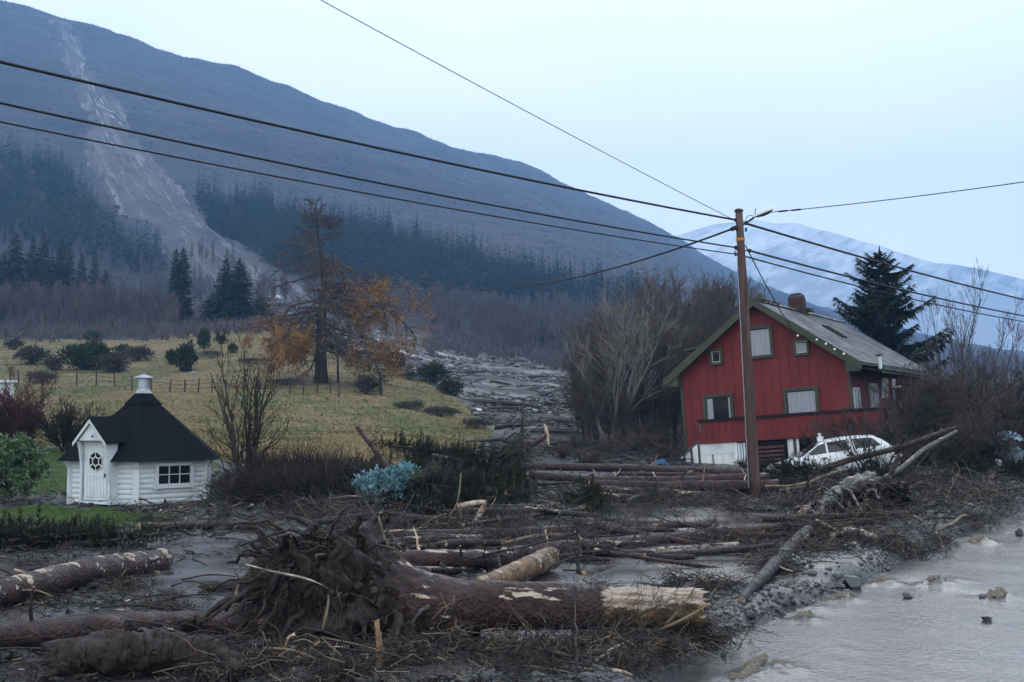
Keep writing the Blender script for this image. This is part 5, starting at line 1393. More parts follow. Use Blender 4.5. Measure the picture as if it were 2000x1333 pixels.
# ------------------------------------------------------------------ cars
def make_car(name, label, loc, rot, paint, light=True):
    car = thing(name, label, 'car', loc, rot=rot)
    xs = np.array([-2.25, -2.2, -2.0, -1.5, -1.05, -.85, -.5, -.2, .1, .7, 1.2, 1.6, 1.85, 2.05, 2.2, 2.25])
    zt = np.array([.55, .66, .76, .86, .93, .98, 1.20, 1.37, 1.43, 1.45, 1.43, 1.39, 1.24, 1.05, .92, .60])
    wf = np.array([.70, .80, .90, .97, 1, 1, 1, 1, 1, 1, 1, .99, .97, .95, .92, .88])
    belt = np.minimum(np.interp(xs, [-2.25, -1.05, 2.05, 2.25], [.5, .88, .95, .58]), zt - .01)
    secs = []
    for x, t, w, bz in zip(xs, zt, wf, belt):
        c = max(t - bz, .01); cab = min(c / .45, 1)
        prof = [(.74 * w, .24), (.82 * w, .34), (.845 * w, .55), (.84 * w, min(.75, bz - .02)), (.81 * w, bz), (.81 * w - .05 * cab - .01, bz + .10 * c), (.81 * w - .13 * cab - .03, bz + .62 * c), (.81 * w - .19 * cab - .06, bz + .88 * c), (.81 * w - .33 * cab - .12, bz + .985 * c), (0, t)]
        secs.append([(x, -y, z) for y, z in prof] + [(x, y, z) for y, z in prof[-2::-1]])
    secs = np.array(secs); m_ = secs.shape[1]
    body = MB().add(secs.reshape(-1, 3), [[i * m_ + j, i * m_ + m_ + j, i * m_ + m_ + j + 1, i * m_ + j + 1] for i in range(len(xs) - 1) for j in range(m_ - 1)])
    for e in (0, len(xs) - 1):
        for j in range(m_ // 2): 
            a_ = [e * m_ + j, e * m_ + j + 1, e * m_ + m_ - 2 - j, e * m_ + m_ - 1 - j]
            if j < m_ // 2: body.add(secs.reshape(-1, 3)[a_], [[0, 1, 2, 3] if e else [3, 2, 1, 0]])
    body.box((0, 0, .24), (4.0, 1.4, .10)).build('body', paint, car, smooth=True)
    def side_y(x, z):
        i = min(max(np.searchsorted(xs, x) - 1, 0), len(xs) - 2); f = (x - xs[i]) / (xs[i + 1] - xs[i])
        pr = secs[i, :10] * (1 - f) + secs[i + 1, :10] * f
        return np.interp(z, pr[:, 2], pr[:, 1])
    def patch(poly, name, m, off=.008, parent=car, sides=(-1, 1)):
        for sg in sides:
            n_ = 9; (x0, z0), (x1, z1), (x2, z2), (x3, z3) = poly; V = []
            for a in np.linspace(0, 1, n_):
                for b in np.linspace(0, 1, 5):
                    x = (x0 * (1 - a) + x1 * a) * (1 - b) + (x3 * (1 - a) + x2 * a) * b; z = (z0 * (1 - a) + z1 * a) * (1 - b) + (z3 * (1 - a) + z2 * a) * b
                    y = side_y(x, z); V.append((x, (y - off) * (1 if sg < 0 else -1), z))
            r_ = MB().add(V, [[i * 5 + j, i * 5 + 5 + j, i * 5 + 6 + j, i * 5 + j + 1] for i in range(n_ - 1) for j in range(4)]).build(name, m, parent, smooth=True)
        return r_
    patch([(-.82, .97), (-.06, 1.0), (-.06, 1.33), (-.30, 1.27)], 'side_window', M['glass_dark'])
    patch([(.0, 1.0), (.70, 1.01), (.66, 1.36), (.0, 1.34)], 'side_window', M['glass_dark'])
    patch([(.93, 1.02), (1.78, 1.05), (1.50, 1.32), (.84, 1.36)], 'side_window', M['glass_dark'])
    for x_ in (-.04, .80): patch([(x_ - .008, .35), (x_ + .008, .35), (x_ + .008, .95), (x_ - .008, .95)], 'door_gap', M['black'], .006)
    for x_ in (-.16, .66):
        for sg in (-1, 1): MB().box((x_, sg * .845, .84), (.17, .03, .035)).build('door_handle', M['black'], car)
    for sg in (-1, 1): MB().prism([(-.80, sg * .84, .94), (-.62, sg * .84, .94), (-.66, sg * .84, 1.06), (-.78, sg * .84, 1.06)], (0, sg * .17, 0)).build('mirror', paint, car)
    ws = [(-.98, -.66, .97), (-.98, .66, .97), (-.30, .50, 1.345), (-.30, -.50, 1.345)]
    MB().add(np.array(ws) + [-.02, 0, .02], [[0, 1, 2, 3]]).build('windscreen', M['glass_dark'], car)
    MB().add(np.array([(1.68, -.52, 1.37), (1.68, .52, 1.37), (2.10, .62, 1.03), (2.10, -.62, 1.03)]) + [.02, 0, .015], [[0, 1, 2, 3]]).build('rear_window', M['glass_dark'], car)
    for sg in (-1, 1):
        MB().box((-2.15, sg * .58, .66), (.12, .34, .13)).build('headlight', M['glass'], car)
        MB().box((2.17, sg * .66, .78), (.10, .18, .22)).build('tail_light', M['slat'], car)
    MB().box((-2.2, 0, .42), (.16, 1.5, .20)).build('bumper', paint, car); MB().box((2.22, 0, .46), (.16, 1.56, .20)).build('bumper', paint, car)
    for x_ in (-1.38, 1.30):
        for sg in (-1, 1):
            w_ = MB().lathe([(.20, -.10), (.30, -.10), (.32, -.06), (.32, .06), (.30, .10), (.20, .10)], 22).build('wheel', M['tyre'], car)
            w_.location = (x_, sg * .76, .31); w_.rotation_euler = (math.pi / 2, 0, 0)
            MB().lathe([(0, -.105), (.10, -.10), (.19, -.085), (.20, .0), (.19, .085), (.10, .10), (0, .105)], 14).build('rim', M['steel'], w_)
    for sg in (-1, 1): MB().tube([(-.02, sg * .50, 1.46), (.3, sg * .50, 1.49), (1.2, sg * .50, 1.48), (1.5, sg * .49, 1.43)], .016, 6).build('roof_rail', M['black'], car)
    if light: MB().box((-.12, .2, 1.45), (.22, .18, .16)).lathe([(.05, 1.5), (.05, 1.58), (.07, 1.64), (0, 1.66)], 9, c=(-.12, .2, 0)).build('roof_fitting', M['carpaint'], car)
    return car
c_ = at(1622, 925, 40.6)
make_car('white_car', 'white estate car stranded nose-down in debris under the red deck', c_ - [0, 0, .27], (0, math.radians(-7.5), math.radians(-9)), M['carpaint']).scale = (.97, 1, 1)
c_ = at(1862, 893, 42.0)
make_car('buried_car', 'crushed grey blue car half buried under branches right of the white car', c_ - [0, 0, .75], (math.radians(4), math.radians(-13), math.radians(-4)), M['carblue'], False)

def tarp(px, py, w, h, name, label, m, seed, Y=None):
    b = gp(px, py) if Y is None else at(px, py, Y); g = np.random.default_rng(seed); n_ = 14
    U, V_ = np.meshgrid(np.linspace(-1, 1, n_), np.linspace(-1, 1, n_), indexing='ij')
    Z = h * np.clip(1 - (U ** 2 + V_ ** 2) * .55, 0, 1) + .12 * h * 3 * np.abs(fbm(U * 2 + seed, V_ * 2, oct=3, seed=seed))
    P_ = np.stack([U * w * .5, V_ * w * .35, Z], -1).reshape(-1, 3)
    o = MB().add(P_, [[i * n_ + j, i * n_ + n_ + j, i * n_ + n_ + j + 1, i * n_ + j + 1] for i in range(n_ - 1) for j in range(n_ - 1)]).build(name, m); o.location = b
    return tag(o, label, 'plastic sheet')
tarp(1965, 868, .95, .40, 'plastic_sheet', 'crumpled pale blue plastic sheet among the branches at right', M['tarp'], 3, 41)
tarp(1948, 860, .5, .3, 'plastic_sheet', 'small pale blue scrap left of the crumpled blue sheet', M['tarp'], 5, 41.5)
tarp(1291, 912, .5, .22, 'plastic_sheet', 'small deep blue plastic scrap at the foot of the stair', M['tarp_deep'], 4, 42.5)

# ------------------------------------------------------------------ corner of the white shed at the left edge
sx, sy = (28 - 1000) / F * 44, 44.0
zg = hz(sx - 1, 45); ztop = float(at(14, 748, 44)[2])
SR = .42
shed = thing('white_shed', 'corner of a white boarded shed at the left edge of the lawn', 'shed', (sx - 2 * math.cos(SR), sy - 2 * math.sin(SR), zg), rot=(0, 0, SR))
hh = ztop - zg
MB().box((0, 2.0, hh / 2), (3.92, 3.92, hh)).build('wall', M['white'], shed)
n_ = int(hh / .12)
for i in range(n_):
    MB().prism([(-2, .02, i * hh / n_), (-2, -.045, i * hh / n_ + .005), (-2, -.015, (i + 1) * hh / n_), (-2, .02, (i + 1) * hh / n_)], (4.0, 0, 0)).build('board', M['white'], shed)
MB().box((0.0, 1.95, hh + .05), (4.2, 4.3, .09)).build('roof', M['white'], shed)

# ------------------------------------------------------------------ meadow fence
fx = [(20, 752), (36, 752), (70, 750), (108, 748), (150, 755), (188, 753), (225, 756), (258, 764), (295, 762), (331, 766), (361, 766), (387, 768), (414, 768), (442, 768), (475, 766), (505, 768), (536, 768), (565, 769), (592, 772), (620, 770), (645, 768), (662, 776)]
fence = thing('wire_fence', 'old wire fence on thin wooden posts across the meadow below the larch', 'fence', gp(331, 766))
fo = gp(331, 766); tops = []
for k, (px, py) in enumerate(fx):
    b = gp(px, py); h_ = float(gg.uniform(.85, 1.1)); ln_ = gg.normal() * .06
    tp = b + [ln_, 0, h_]; tops.append(tp)
    MB().tube([b - fo - [0, 0, .2], tp - fo], [.065, .05], 6).build('post', M['bark_dark'], fence)
for f_ in (.35, .65, .92):
    MB().tube([(t * f_ + (t - [0, 0, 1.0]) * (1 - f_)) - fo for t in tops], .012, 4).build('wire', M['black'], fence)
# ------------------------------------------------------------------ bare thicket behind and beside the house
th_protos = []
for k in range(4):
    t, c = bare_geo(7.5, .10, 600 + k, c1=22, c2=8, c3=5, a1=.6, up=.35, stems=4, spread=.16, l1=.34, l2=.5, rmin=.010, tmin=.18)
    e = thing('bare_tree', 'leafless tree', 'tree', (0, -60, 0)); t.build('trunk', M['bark_dark'], e); c.build('crown', M['bare_brown'], e); th_protos.append(e)
used2 = set()
TH = [(1140, 80, .9), (1165, 62, .95), (1200, 74, 1.0), (1225, 60, .92), (1250, 84, 1.25), (1270, 66, 1.15), (1295, 58, .95), (1315, 78, 1.4), (1335, 64, 1.1), (1360, 88, 1.5), (1385, 72, 1.3), (1410, 92, 1.5), (1430, 80, 1.3), (1455, 95, 1.45), (1180, 92, 1.1), (1300, 94, 1.5), (1240, 70, .95), (1350, 70, 1.2), (1285, 54, .6), (1150, 54, .55), (1210, 52, .5), (1320, 56, .75), (1135, 58, .7), (1170, 70, .95), (1215, 66, 1.0), (1235, 78, 1.15), (1262, 58, .85), (1305, 70, 1.15), (1340, 84, 1.45), (1375, 66, 1.1), (1400, 80, 1.4), (1440, 88, 1.45), (1185, 56, .7), (1280, 76, 1.2)]
for i, (px, Y, s_) in enumerate(TH):
    s_ *= .76
    x = (px - 1000) / F * Y
    plant([th_protos[i % 4]], [np.array([x, Y, hz(x, Y) - .1])], s_, s_ * 1.05, 'tall brown leafless tree in the thicket left of the red house', 'bare trees left of the red house', used2, 800 + i)
TH2 = [(1850, 74, .62), (1880, 68, .62), (1905, 80, .7), (1930, 66, .55), (1960, 76, .62), (1985, 64, .5), (2020, 70, .6), (1835, 62, .6), (2050, 80, .65), (1870, 58, .5), (1915, 60, .5), (1955, 58, .45), (2000, 60, .5)]
for i, (px, Y, s_) in enumerate(TH2):
    x = (px - 1000) / F * Y
    plant([th_protos[i % 4]], [np.array([x, Y, hz(x, Y) - .1])], s_ * .58, s_ * .68, 'brown leafless tree in the hedge right of the red house', 'bare trees right of the red house', used2, 850 + i)
# pale multi-stemmed birch in front of the thicket
x = (1195 - 1000) / F * 53
e = thing('birch_tree', 'pale many-stemmed birch with spreading white limbs left of the red house', 'tree', (x, 53, hz(x, 53) - .1))
t, c = bare_geo(6.6, .09, 640, c1=9, c2=6, c3=4, a1=.5, up=.3, stems=5, spread=.42, l1=.45, rmin=.009, tmin=.3)
t.build('trunk', M['bare_trunk'], e); c.build('crown', M['bare_trunk'], e)

def shrub(px, Y, hh, label, seed, m_='bare_brown', stems=9, spread=.35, group=None, dz=0.0, rmin=.007, name='bare_shrub', c1=10, c2=6, c3=4, tilt=(0, 0), mt=None):
    x = (px - 1000) / F * Y
    e = thing(name, label, 'shrub', (x, Y, hz(x, Y) - .05 + dz), rot=(tilt[0], tilt[1], 0), group=group)
    t, c = bare_geo(hh, .022 + .008 * hh, seed, c1=c1, c2=c2, c3=c3, a1=.55, up=.18, stems=stems, spread=spread, l1=.42, l2=.5, rmin=rmin, tmin=.2, wig=.4)
    t.build('stem', M[mt or m_], e); c.build('twigs', M[m_], e)
    return e
# by the hut
e = shrub(487, 31.2, 3.9, 'tall leafless shrub of upright stems right of the barbecue hut', 660, 'thorn', 13, .15, c1=6, c2=4, c3=0, rmin=.006, mt='bark_dark')
shrub(133, 41.5, 1.6, 'small dark leafless shrub behind the left edge of the hut roof', 661, 'thorn', 12, .45)
shrub(4, 40.5, 2.3, 'red brown shrub against the white shed', 662, 'redbush', 14, .3, c1=14, c2=7)
shrub(48, 41.8, 1.7, 'low red twigged bush right of the shed', 663, 'redbush', 10, .55)
HG = 'dark leafless bushes right of the hut'
for i, (px, Y, hh) in enumerate([(462, 30.5, 1.0), (490, 29.2, 1.1), (505, 30.6, 1.45), (545, 29.0, 1.1), (585, 30.4, 1.2), (625, 29.4, 1.1), (668, 30.2, 1.15), (700, 31.0, 1.0), (520, 32.4, 1.7), (600, 33.2, 1.7), (650, 34.0, 1.5), (565, 35.5, 1.6)]):
    x = (px - 1000) / F * Y; g = np.random.default_rng(1000 + i)
    e = thing('dark_bush', 'dense dark leafless bush in the dark hedge right of the barbecue hut', 'bush', (x, Y, hz(x, Y) - .05), group=HG)
    n_ = 760; w_ = .62
    d_ = norm(np.stack([g.normal(size=n_), g.normal(size=n_), np.abs(g.normal(size=n_)) * .9 + .05], 1)); q = np.linspace(0, 1, 4)
    L_ = g.uniform(.6, 1.05, n_) * hh
    st = np.stack([g.normal(size=n_) * .25, g.normal(size=n_) * .25, g.uniform(0, .5, n_) * hh], 1)
    P = st[:, None] + d_[:, None] * (L_[:, None] * q * w_)[..., None]; P += np.cumsum(g.normal(size=P.shape), 1) * .035
    MB().add(*tubes(P, (.009 * (1 - .6 * q))[None] * np.ones((n_, 1)), 3)).build('twigs', M['thorn'], e)
    MB().add(*tubes(P[:8] * [.6, .6, 1], (.02 * (1 - .5 * q))[None] * np.ones((8, 1)), 4)).build('stem', M['bark_dark'], e)
# tangles over the cars at the right
RG = 'leafless shrubs in front of the house end'
for i, (px, Y, hh, sp) in enumerate([(1700, 42.6, 2.2, .5), (1735, 41.8, 2.0, .6), (1770, 42.8, 2.7, .45), (1790, 40.2, 1.7, .6), (1815, 43.0, 3.0, .4), (1850, 40.6, 1.9, .6), (1862, 43.4, 2.7, .45), (1895, 41.0, 2.2, .55), (1915, 43.8, 3.0, .4), (1945, 40.8, 1.9, .6), (1970, 43.6, 2.7, .45), (2000, 41.6, 2.3, .5), (2030, 43.2, 2.8, .45), (1660, 43.2, 1.6, .6), (1835, 45.5, 3.4, .35), (1885, 46.0, 3.5, .35), (1940, 46.5, 3.4, .35), (1990, 46.5, 3.3, .35)]):
    shrub(px, Y, hh, 'dense grey brown leafless shrub in the tangle before the far end of the red house', 1100 + i, ['bare_brown', 'thorn', 'bare_brown'][i % 3], 8, sp, RG, c1=12, c2=6, c3=4, rmin=.008)
shrub(1700, 38.2, 1.9, 'sparse dark bare shrub with branches crossing the tail of the white car', 1190, 'thorn', 5, .55, c1=7, c2=4, c3=2, rmin=.008)
for i, (px, Y, hh) in enumerate([(1838, 57, 6.6), (1868, 55, 5.6), (1893, 57, 5.4), (1945, 60, 5.4)]):
    x = (px - 1000) / F * Y
    e = thing('bare_sapling', ['slender forked sapling just right of the big spruce', 'thin leaning sapling right of the forked one', 'thin upright sapling against the misty slope', 'lone forked sapling near the right edge'][i], 'tree', (x, Y, hz(x, Y)))
    t, c = bare_geo(hh, .06, 1150 + i, c1=9, c2=3, c3=2, a1=.45, up=.5, stems=2, spread=.14, l1=.4, rmin=.008, tmin=.45); t.build('trunk', M['bark_dark'], e); c.build('crown', M['bare_brown'], e)
# low dead growth at the foot of the thicket
for i, (px, Y, hh, sp) in enumerate([(1120, 50, .9, .7), (1180, 47, .8, .8), (1240, 48.5, 1.0, .7), (1290, 46.5, .8, .8), (1095, 46, .6, .9), (1310, 50, 1.1, .6), (1260, 52, 1.3, .5), (1150, 44.5, .6, .9)]):
    shrub(px, Y, hh, 'low brown dead shrub at the foot of the thicket left of the house', 1180 + i, 'bare_brown', 12, sp, 'dead shrubs below the thicket', c1=8, c2=5, c3=3, rmin=.006)

# ------------------------------------------------------------------ leafy bushes
def leafy(px, Y, w, hh, m_, label, seed, n, leaf, asp=.42, name='leafy_bush', sq=1.0):
    x = (px - 1000) / F * Y; z0 = hz(x, Y); g = np.random.default_rng(seed)
    e = thing(name, label, 'bush', (x, Y, z0))
    P, N_ = blob_points(n, w, w * .8, hh * .56, g, .32, .55, seed); P[:, 2] += hh * .42
    cl = norm(g.normal(size=(n // 9, 3))); idx = g.integers(0, n // 9, n)
    c, _ = blob_points(n // 9, w, w * .8, hh * .56, g, .3, .6, seed); c[:, 2] += hh * .42
    c = c[(c[:, 2] > .03)]; idx = g.integers(0, len(c), n)                       # leaves sit in rosettes at shoot ends
    P = c[idx] + g.normal(size=(n, 3)) * leaf * .18
    out = norm(c[idx] - [0, 0, hh * .3]); N_ = norm(out * .6 + norm(g.normal(size=(n, 3))) * .9 + [0, 0, .15])
    MB().add(*leaf_quads(P, N_, leaf, g, asp)).build('leaves', M[m_], e)
    q = np.linspace(0, 1, 4); k_ = min(60, len(c))
    B = np.stack([np.zeros((k_, 3)), c[:k_] * .35 + [0, 0, .1], c[:k_] * .7, c[:k_]], 1)
    MB().add(*tubes(B, (.022 * (1 - .7 * q))[None] * np.ones((k_, 1)), 4)).build('stem', M['bark_dark'], e)
leafy(10, 33.2, 1.05, 1.75, 'rhodo', 'big evergreen bush with pale green leaves at the left edge of the lawn', 1201, 5200, .15, name='evergreen_bush')
leafy(752, 29.0, .62, .78, 'blueleaf', 'blue green leafy bush pressed against the debris pile', 1202, 2000, .125, name='blue_green_bush')
leafy(800, 29.3, .42, .86, 'blueleaf', 'right clump of blue green leaves beside the larger one', 1203, 1300, .12, name='blue_green_bush')

# ------------------------------------------------------------------ torn spruce crowns in the debris
def lying_spruce(px, py, length, rb, yaw, label, seed, group=None, pitch=1.45, dz=.12, droop=.25, m_='bough', nb=84, K=56, leaf=.28, power=.5, wide=.55, Y=None):
    b = gp(px, py) if Y is None else at(px, py, Y)
    e = thing('fallen_spruce', label, 'tree', b + [0, 0, dz], rot=(0, pitch, yaw), group=group)
    V, Fc = spruce_geo(length, rb * .95, nb, K, seed, droop=droop, irr=.35, base=.12, power=power, leaf=leaf, lift=.2, wide=wide)
    MB().add(V, Fc).build('crown', M[m_], e)
    MB().tube([(0, 0, -.25), (.03, 0, length * .5), (0, 0, length * .96)], [length * .018 + .02, length * .012 + .01, .008], 8, mcap=1).build('trunk', [M['bark'], M['wood']], e)
    return e
SG = 'torn spruce tops in the debris pile'
for i, (px, py, L_, rb, yaw, dz) in enumerate([(770, 935, 2.6, .6, 2.6, .15), (860, 935, 2.6, .7, .4, .15), (940, 970, 2.6, .75, 2.9, .2), (1140, 1000, 1.4, .55, 1.2, .15), (860, 990, 2.6, .65, -.4, .12), (905, 1010, 2.2, .6, 3.0, .1), (985, 940, 2.2, .7, 1.6, .3), (940, 905, 2.4, .6, 3.3, .3), (830, 960, 2.2, .7, 1.9, .2), (890, 965, 2.4, .7, -2.0, .2), (920, 945, 2.0, .6, 2.2, .4), (965, 960, 2.0, .7, 2.4, .4), (990, 985, 1.8, .6, 1.4, .3), (850, 900, 2.6, .7, 2.9, .35), (800, 905, 2.2, .6, .2, .3), (950, 985, 1.8, .6, 3.0, .3)]):
    lying_spruce(px, py, L_, rb, yaw, 'torn dark green spruce top lying in the debris pile in mid picture', 1300 + i, SG, dz=dz)
for i, (px, py, L_, rb, yaw, dz) in enumerate([(20, 1068, 2.0, .48, .3, .05), (95, 1062, 1.9, .5, 2.9, .05), (150, 1068, 1.8, .45, .1, .05), (215, 1060, 1.5, .42, 2.8, .05), (-60, 1070, 2.0, .5, .2, .05)]):
    lying_spruce(px, py, L_, rb, yaw, 'torn spruce bough lying on the mud below the lawn at left', 1330 + i, 'torn boughs below the lawn', dz=dz)
for i, (px, py, L_, rb, yaw, dz) in enumerate([(1520, 955, 1.6, .55, 1.2, .25), (1540, 945, 1.6, .55, .2, .15), (1600, 940, 1.8, .5, .1, .1), (1690, 938, 1.8, .5, .2, .1), (1510, 935, 1.5, .55, 2.6, .35), (1830, 935, 2.2, .6, .3, .2), (1905, 925, 2.4, .65, 2.7, .2), (1975, 915, 2.4, .65, .2, .2), (1790, 950, 1.6, .5, 2.0, .15), (1870, 910, 2.2, .6, 1.0, .3), (1950, 935, 2.0, .5, .5, .1)]):
    lying_spruce(px, py, L_, rb, yaw, 'torn green spruce bough between the utility pole and the tangle at right', 1350 + i, 'torn boughs at right', dz=dz)
lying_spruce(1518, 932, 1.7, .6, .3, 'torn green spruce bough between the utility pole and the tangle at right', 1391, 'torn boughs at right', Y=37.6, dz=.1)
lying_spruce(1548, 935, 1.7, .6, 2.6, 'torn green spruce bough between the utility pole and the tangle at right', 1392, 'torn boughs at right', Y=37.4, dz=.05)
b = gp(1008, 962)
e = thing('leaning_spruce', 'young drooping spruce standing crooked at the top of the debris pile', 'tree', b, rot=(0, .08, .3))
V, Fc = spruce_geo(2.45, 1.05, 60, 44, 1370, droop=.75, irr=.35, base=.22, power=.30, leaf=.26, lift=-.25, wide=.32)
MB().add(V, Fc).build('crown', M['bough'], e); MB().tube([(0, 0, -.2), (.06, 0, 1.2), (.0, 0, 2.4)], [.07, .05, .015], 8).build('trunk', M['bark'], e)

# ------------------------------------------------------------------ logs
def axis_pt(px, py, rpx, lift):
    r = 0.1
    for _ in range(5):
        P = gp(px, py, max(lift * r, .0)); r = rpx * P[1] / F
    return P, r
def build_log(name, label, pts, rpx, lift=.75, pale=.15, seed=0, mats=('bark', 'wood'), k=16, n=34, stubs=0, group=None, cat='log', rough=.07, Ys=None, broken=0.0, taper=None, bend=.0):
    g = np.random.default_rng(seed); pts = np.array(pts, float)
    rp = np.broadcast_to(np.asarray(rpx, float), (len(pts),))
    if Ys is None:
        ax_, rr = zip(*[axis_pt(a, b, c, lift) for (a, b), c in zip(pts, rp)])
    else:
        ax_ = [at(a, b, y_) for (a, b), y_ in zip(pts, Ys)]; rr = [c * y_ / F for c, y_ in zip(rp, Ys)]
    ax_, rr = np.array(ax_), np.array(rr)
    d_ = np.concatenate([[0], np.cumsum(np.linalg.norm(np.diff(ax_, axis=0), axis=1))]); s = np.linspace(0, d_[-1], n)
    P = np.stack([np.interp(s, d_, ax_[:, i]) for i in range(3)], 1); R = np.interp(s, d_, rr)
    if len(pts) > 2:
        for _ in range(3): P[1:-1] = (P[:-2] + 2 * P[1:-1] + P[2:]) / 4
    P[1:-1] += (np.cumsum(g.normal(size=P.shape), 0) * R.mean() * .02)[1:-1]
    o = P[n // 2].copy(); P = P - o
    V, Q = tubes(P[None], R[None], k)
    Vr = V.reshape(n, k, 3); c = P[:, None]; dv = Vr - c
    f_ = 1 + rough * fbm(Vr[..., 0] / (R.mean() * 1.2) + seed, Vr[..., 1] / (R.mean() * 1.2), Vr[..., 2] / (R.mean() * 1.2), oct=3, seed=seed)
    f_ *= 1 + (.015 if n < 70 else 0) * g.normal(size=(n, 1))
    f_ = f_ + rough * .5 * fbm(Vr[..., 0] / (R.mean() * .35) + seed, Vr[..., 1] / (R.mean() * .35), Vr[..., 2] / (R.mean() * .35), oct=3, seed=seed + 7)
    V = (c + dv * f_[..., None])
    if broken:                                         # ragged torn end
        V[-1] += norm(P[-1] - P[-2]) * (g.uniform(0, 1, (k, 1)) ** 2 * broken * R[-1] * 3)
        V[0] -= norm(P[1] - P[0]) * (g.uniform(0, 1, (k, 1)) ** 2 * broken * R[0] * 2)
    V = V.reshape(-1, 3)
    fc = V[Q].mean(1); nz_ = (fc.reshape(n - 1, k, 3) - (c[:-1] + c[1:]) / 2)[..., 2].ravel() / R.mean()
    pn = fbm(fc[:, 0] / (R.mean() * 3.5) + seed * 3.3, fc[:, 1] / (R.mean() * 3.5), fc[:, 2] / (R.mean() * 1.5), oct=3, seed=seed + 50)
    mb = MB().add(V, Q, 0)
    for e_, fl in ((0, True), (n - 1, False)):
        ci = mb.n; mb.V.append(P[e_][None] + norm(P[e_] - P[e_ - 1 if e_ else 1]) * .0); mb.n += 1
        ring = e_ * k + np.arange(k); nx = np.roll(ring, -1)
        mb.Fs.append(np.stack([np.full(k, ci), nx, ring] if fl else [np.full(k, ci), ring, nx], 1)); mb.M.append(np.full(k, 1, np.int32))
    m0 = bark(mats[0], pale) if mats[0] in ('bark', 'bark_dark', 'birch', 'wood_brown', 'bare_trunk') else M[mats[0]]
    ob = mb.build(name, [m0, M[mats[1]]], smooth=True); ob.location = o
    for q in range(stubs):
        i = g.integers(2, n - 2); a = g.uniform(-.4, math.pi + .4)
        T = norm(P[i + 1] - P[i - 1]); A = norm(np.cross(T, [0, 0, 1])); B = np.cross(A, T)
        d_ = norm(A * math.cos(a) + B * math.sin(a) + T * g.normal() * .4); L_ = R[i] * g.uniform(1.2, 3.2)
        q_ = np.linspace(0, 1, 4); pp = P[i] + d_ * R[i] * .8 + d_ * (L_ * q_)[:, None] + np.cumsum(g.normal(size=(4, 3)), 0) * R[i] * .12
        MB().tube(pp, np.maximum(R[i] * .16 * (1 - .5 * q_), .006), 6, mcap=1).build('branch_stub', [M[mats[0]] if q % 3 else M['wood'], M['wood']], ob)
    return tag(ob, label, cat, group)

build_log('fallen_log', 'thick log with a pale stripped top slanting in from the left edge', [(-60, 1172), (60, 1146), (180, 1112), (318, 1090)], [27, 26, 25, 23], .95, .42, 1, stubs=3, n=50, k=20)
build_log('fallen_log', 'long dark red log lying along the bottom left behind the mud hump', [(-60, 1246), (200, 1232), (380, 1222), (520, 1222)], [27, 26, 24, 23], .8, .22, 2, stubs=2, n=50, k=20)
build_log('fallen_log', 'smooth dark log at the far side of the mud right of the hut', [(270, 1029), (400, 1027), (530, 1024)], 8, .8, .12, 3, stubs=3)
build_log('fallen_log', 'thin dark log ending at the root plate, left side', [(395, 1149), (470, 1140), (570, 1130)], [9, 9, 10], 1.0, .08, 4, mats=('bark_dark', 'wood'), stubs=4, broken=.6)
build_log('fallen_log', 'uppermost dark log right behind the root plate', [(680, 1046), (800, 1044), (1010, 1040), (1130, 1030)], [10, 10, 9, 8], 1.2, .16, 5, stubs=5)
build_log('fallen_log', 'short log with a white split top right of the root plate', [(726, 1066), (800, 1060), (890, 1056)], [11, 11, 10], 1.2, .50, 6, stubs=1)
build_log('fallen_log', 'thick red log with a pale streaked top behind the big trunk', [(722, 1098), (800, 1092), (900, 1090), (1010, 1088)], [20, 20, 19, 17], 1.0, .38, 7, stubs=4, k=20, n=44)
build_log('fallen_log', 'long straight red log pointing to the birch stump in mid picture', [(985, 1086), (1100, 1073), (1300, 1054), (1540, 1030)], [17, 16, 13, 10], 1.0, .20, 8, stubs=4, n=60, k=18)
build_log('fallen_log', 'short broken log propped behind the big trunk, pale at its lower end', [(948, 1140), (1010, 1118), (1072, 1092)], [16, 20, 22], 1.5, .42, 9, mats=('wood_brown', 'wood'), stubs=3, broken=.7)
build_log('fallen_log', 'short grey log leaning in the puddle right of the broken one', [(1140, 1128), (1185, 1115), (1222, 1102)], [14, 12, 9], .9, .10, 10, mats=('bark_dark', 'wood'), stubs=1, broken=.4)
build_log('fallen_log', 'half sunk log with a pale top edge in the puddle before the long log', [(1290, 1078), (1360, 1072), (1440, 1066)], [9, 8, 7], .3, .75, 11, broken=.5)
build_log('fallen_log', 'uppermost long log of the stack left of the pole', [(1025, 911), (1200, 914), (1400, 921), (1475, 924)], [7, 8, 9, 9], 3.8, .16, 12, stubs=12, n=50)
build_log('fallen_log', 'second long log of the stack bending down to the pole', [(1030, 928), (1150, 938), (1290, 941), (1500, 934)], [8, 8, 10, 10], 2.4, .16, 13, stubs=10, n=50)
build_log('fallen_log', 'thin log between the two long logs left of the pole', [(1200, 926), (1330, 928), (1450, 932)], [4.5, 5, 5], 4.5, .14, 14, stubs=4)
build_log('fallen_log', 'thick lower log of the stack left of the pole', [(1150, 946), (1300, 951), (1520, 948)], [8, 11, 12], 1.5, .14, 15, stubs=5)
build_log('fallen_log', 'log with pale scrapes at the bottom of the stack left of the pole', [(1165, 955), (1290, 962), (1420, 970)], [7, 8, 6], 1.2, .32, 16, stubs=3)
build_log('fallen_log', 'short log with a bright broken end below the stack', [(1178, 970), (1220, 972), (1262, 973)], [7, 8, 7], .9, .40, 17, broken=.7)
build_log('fallen_log', 'bare pole slanting down into the mud below the stack', [(1180, 980), (1210, 1000), (1240, 1018)], [5, 6, 6], 1.0, .08, 18, mats=('bark_dark', 'wood'))
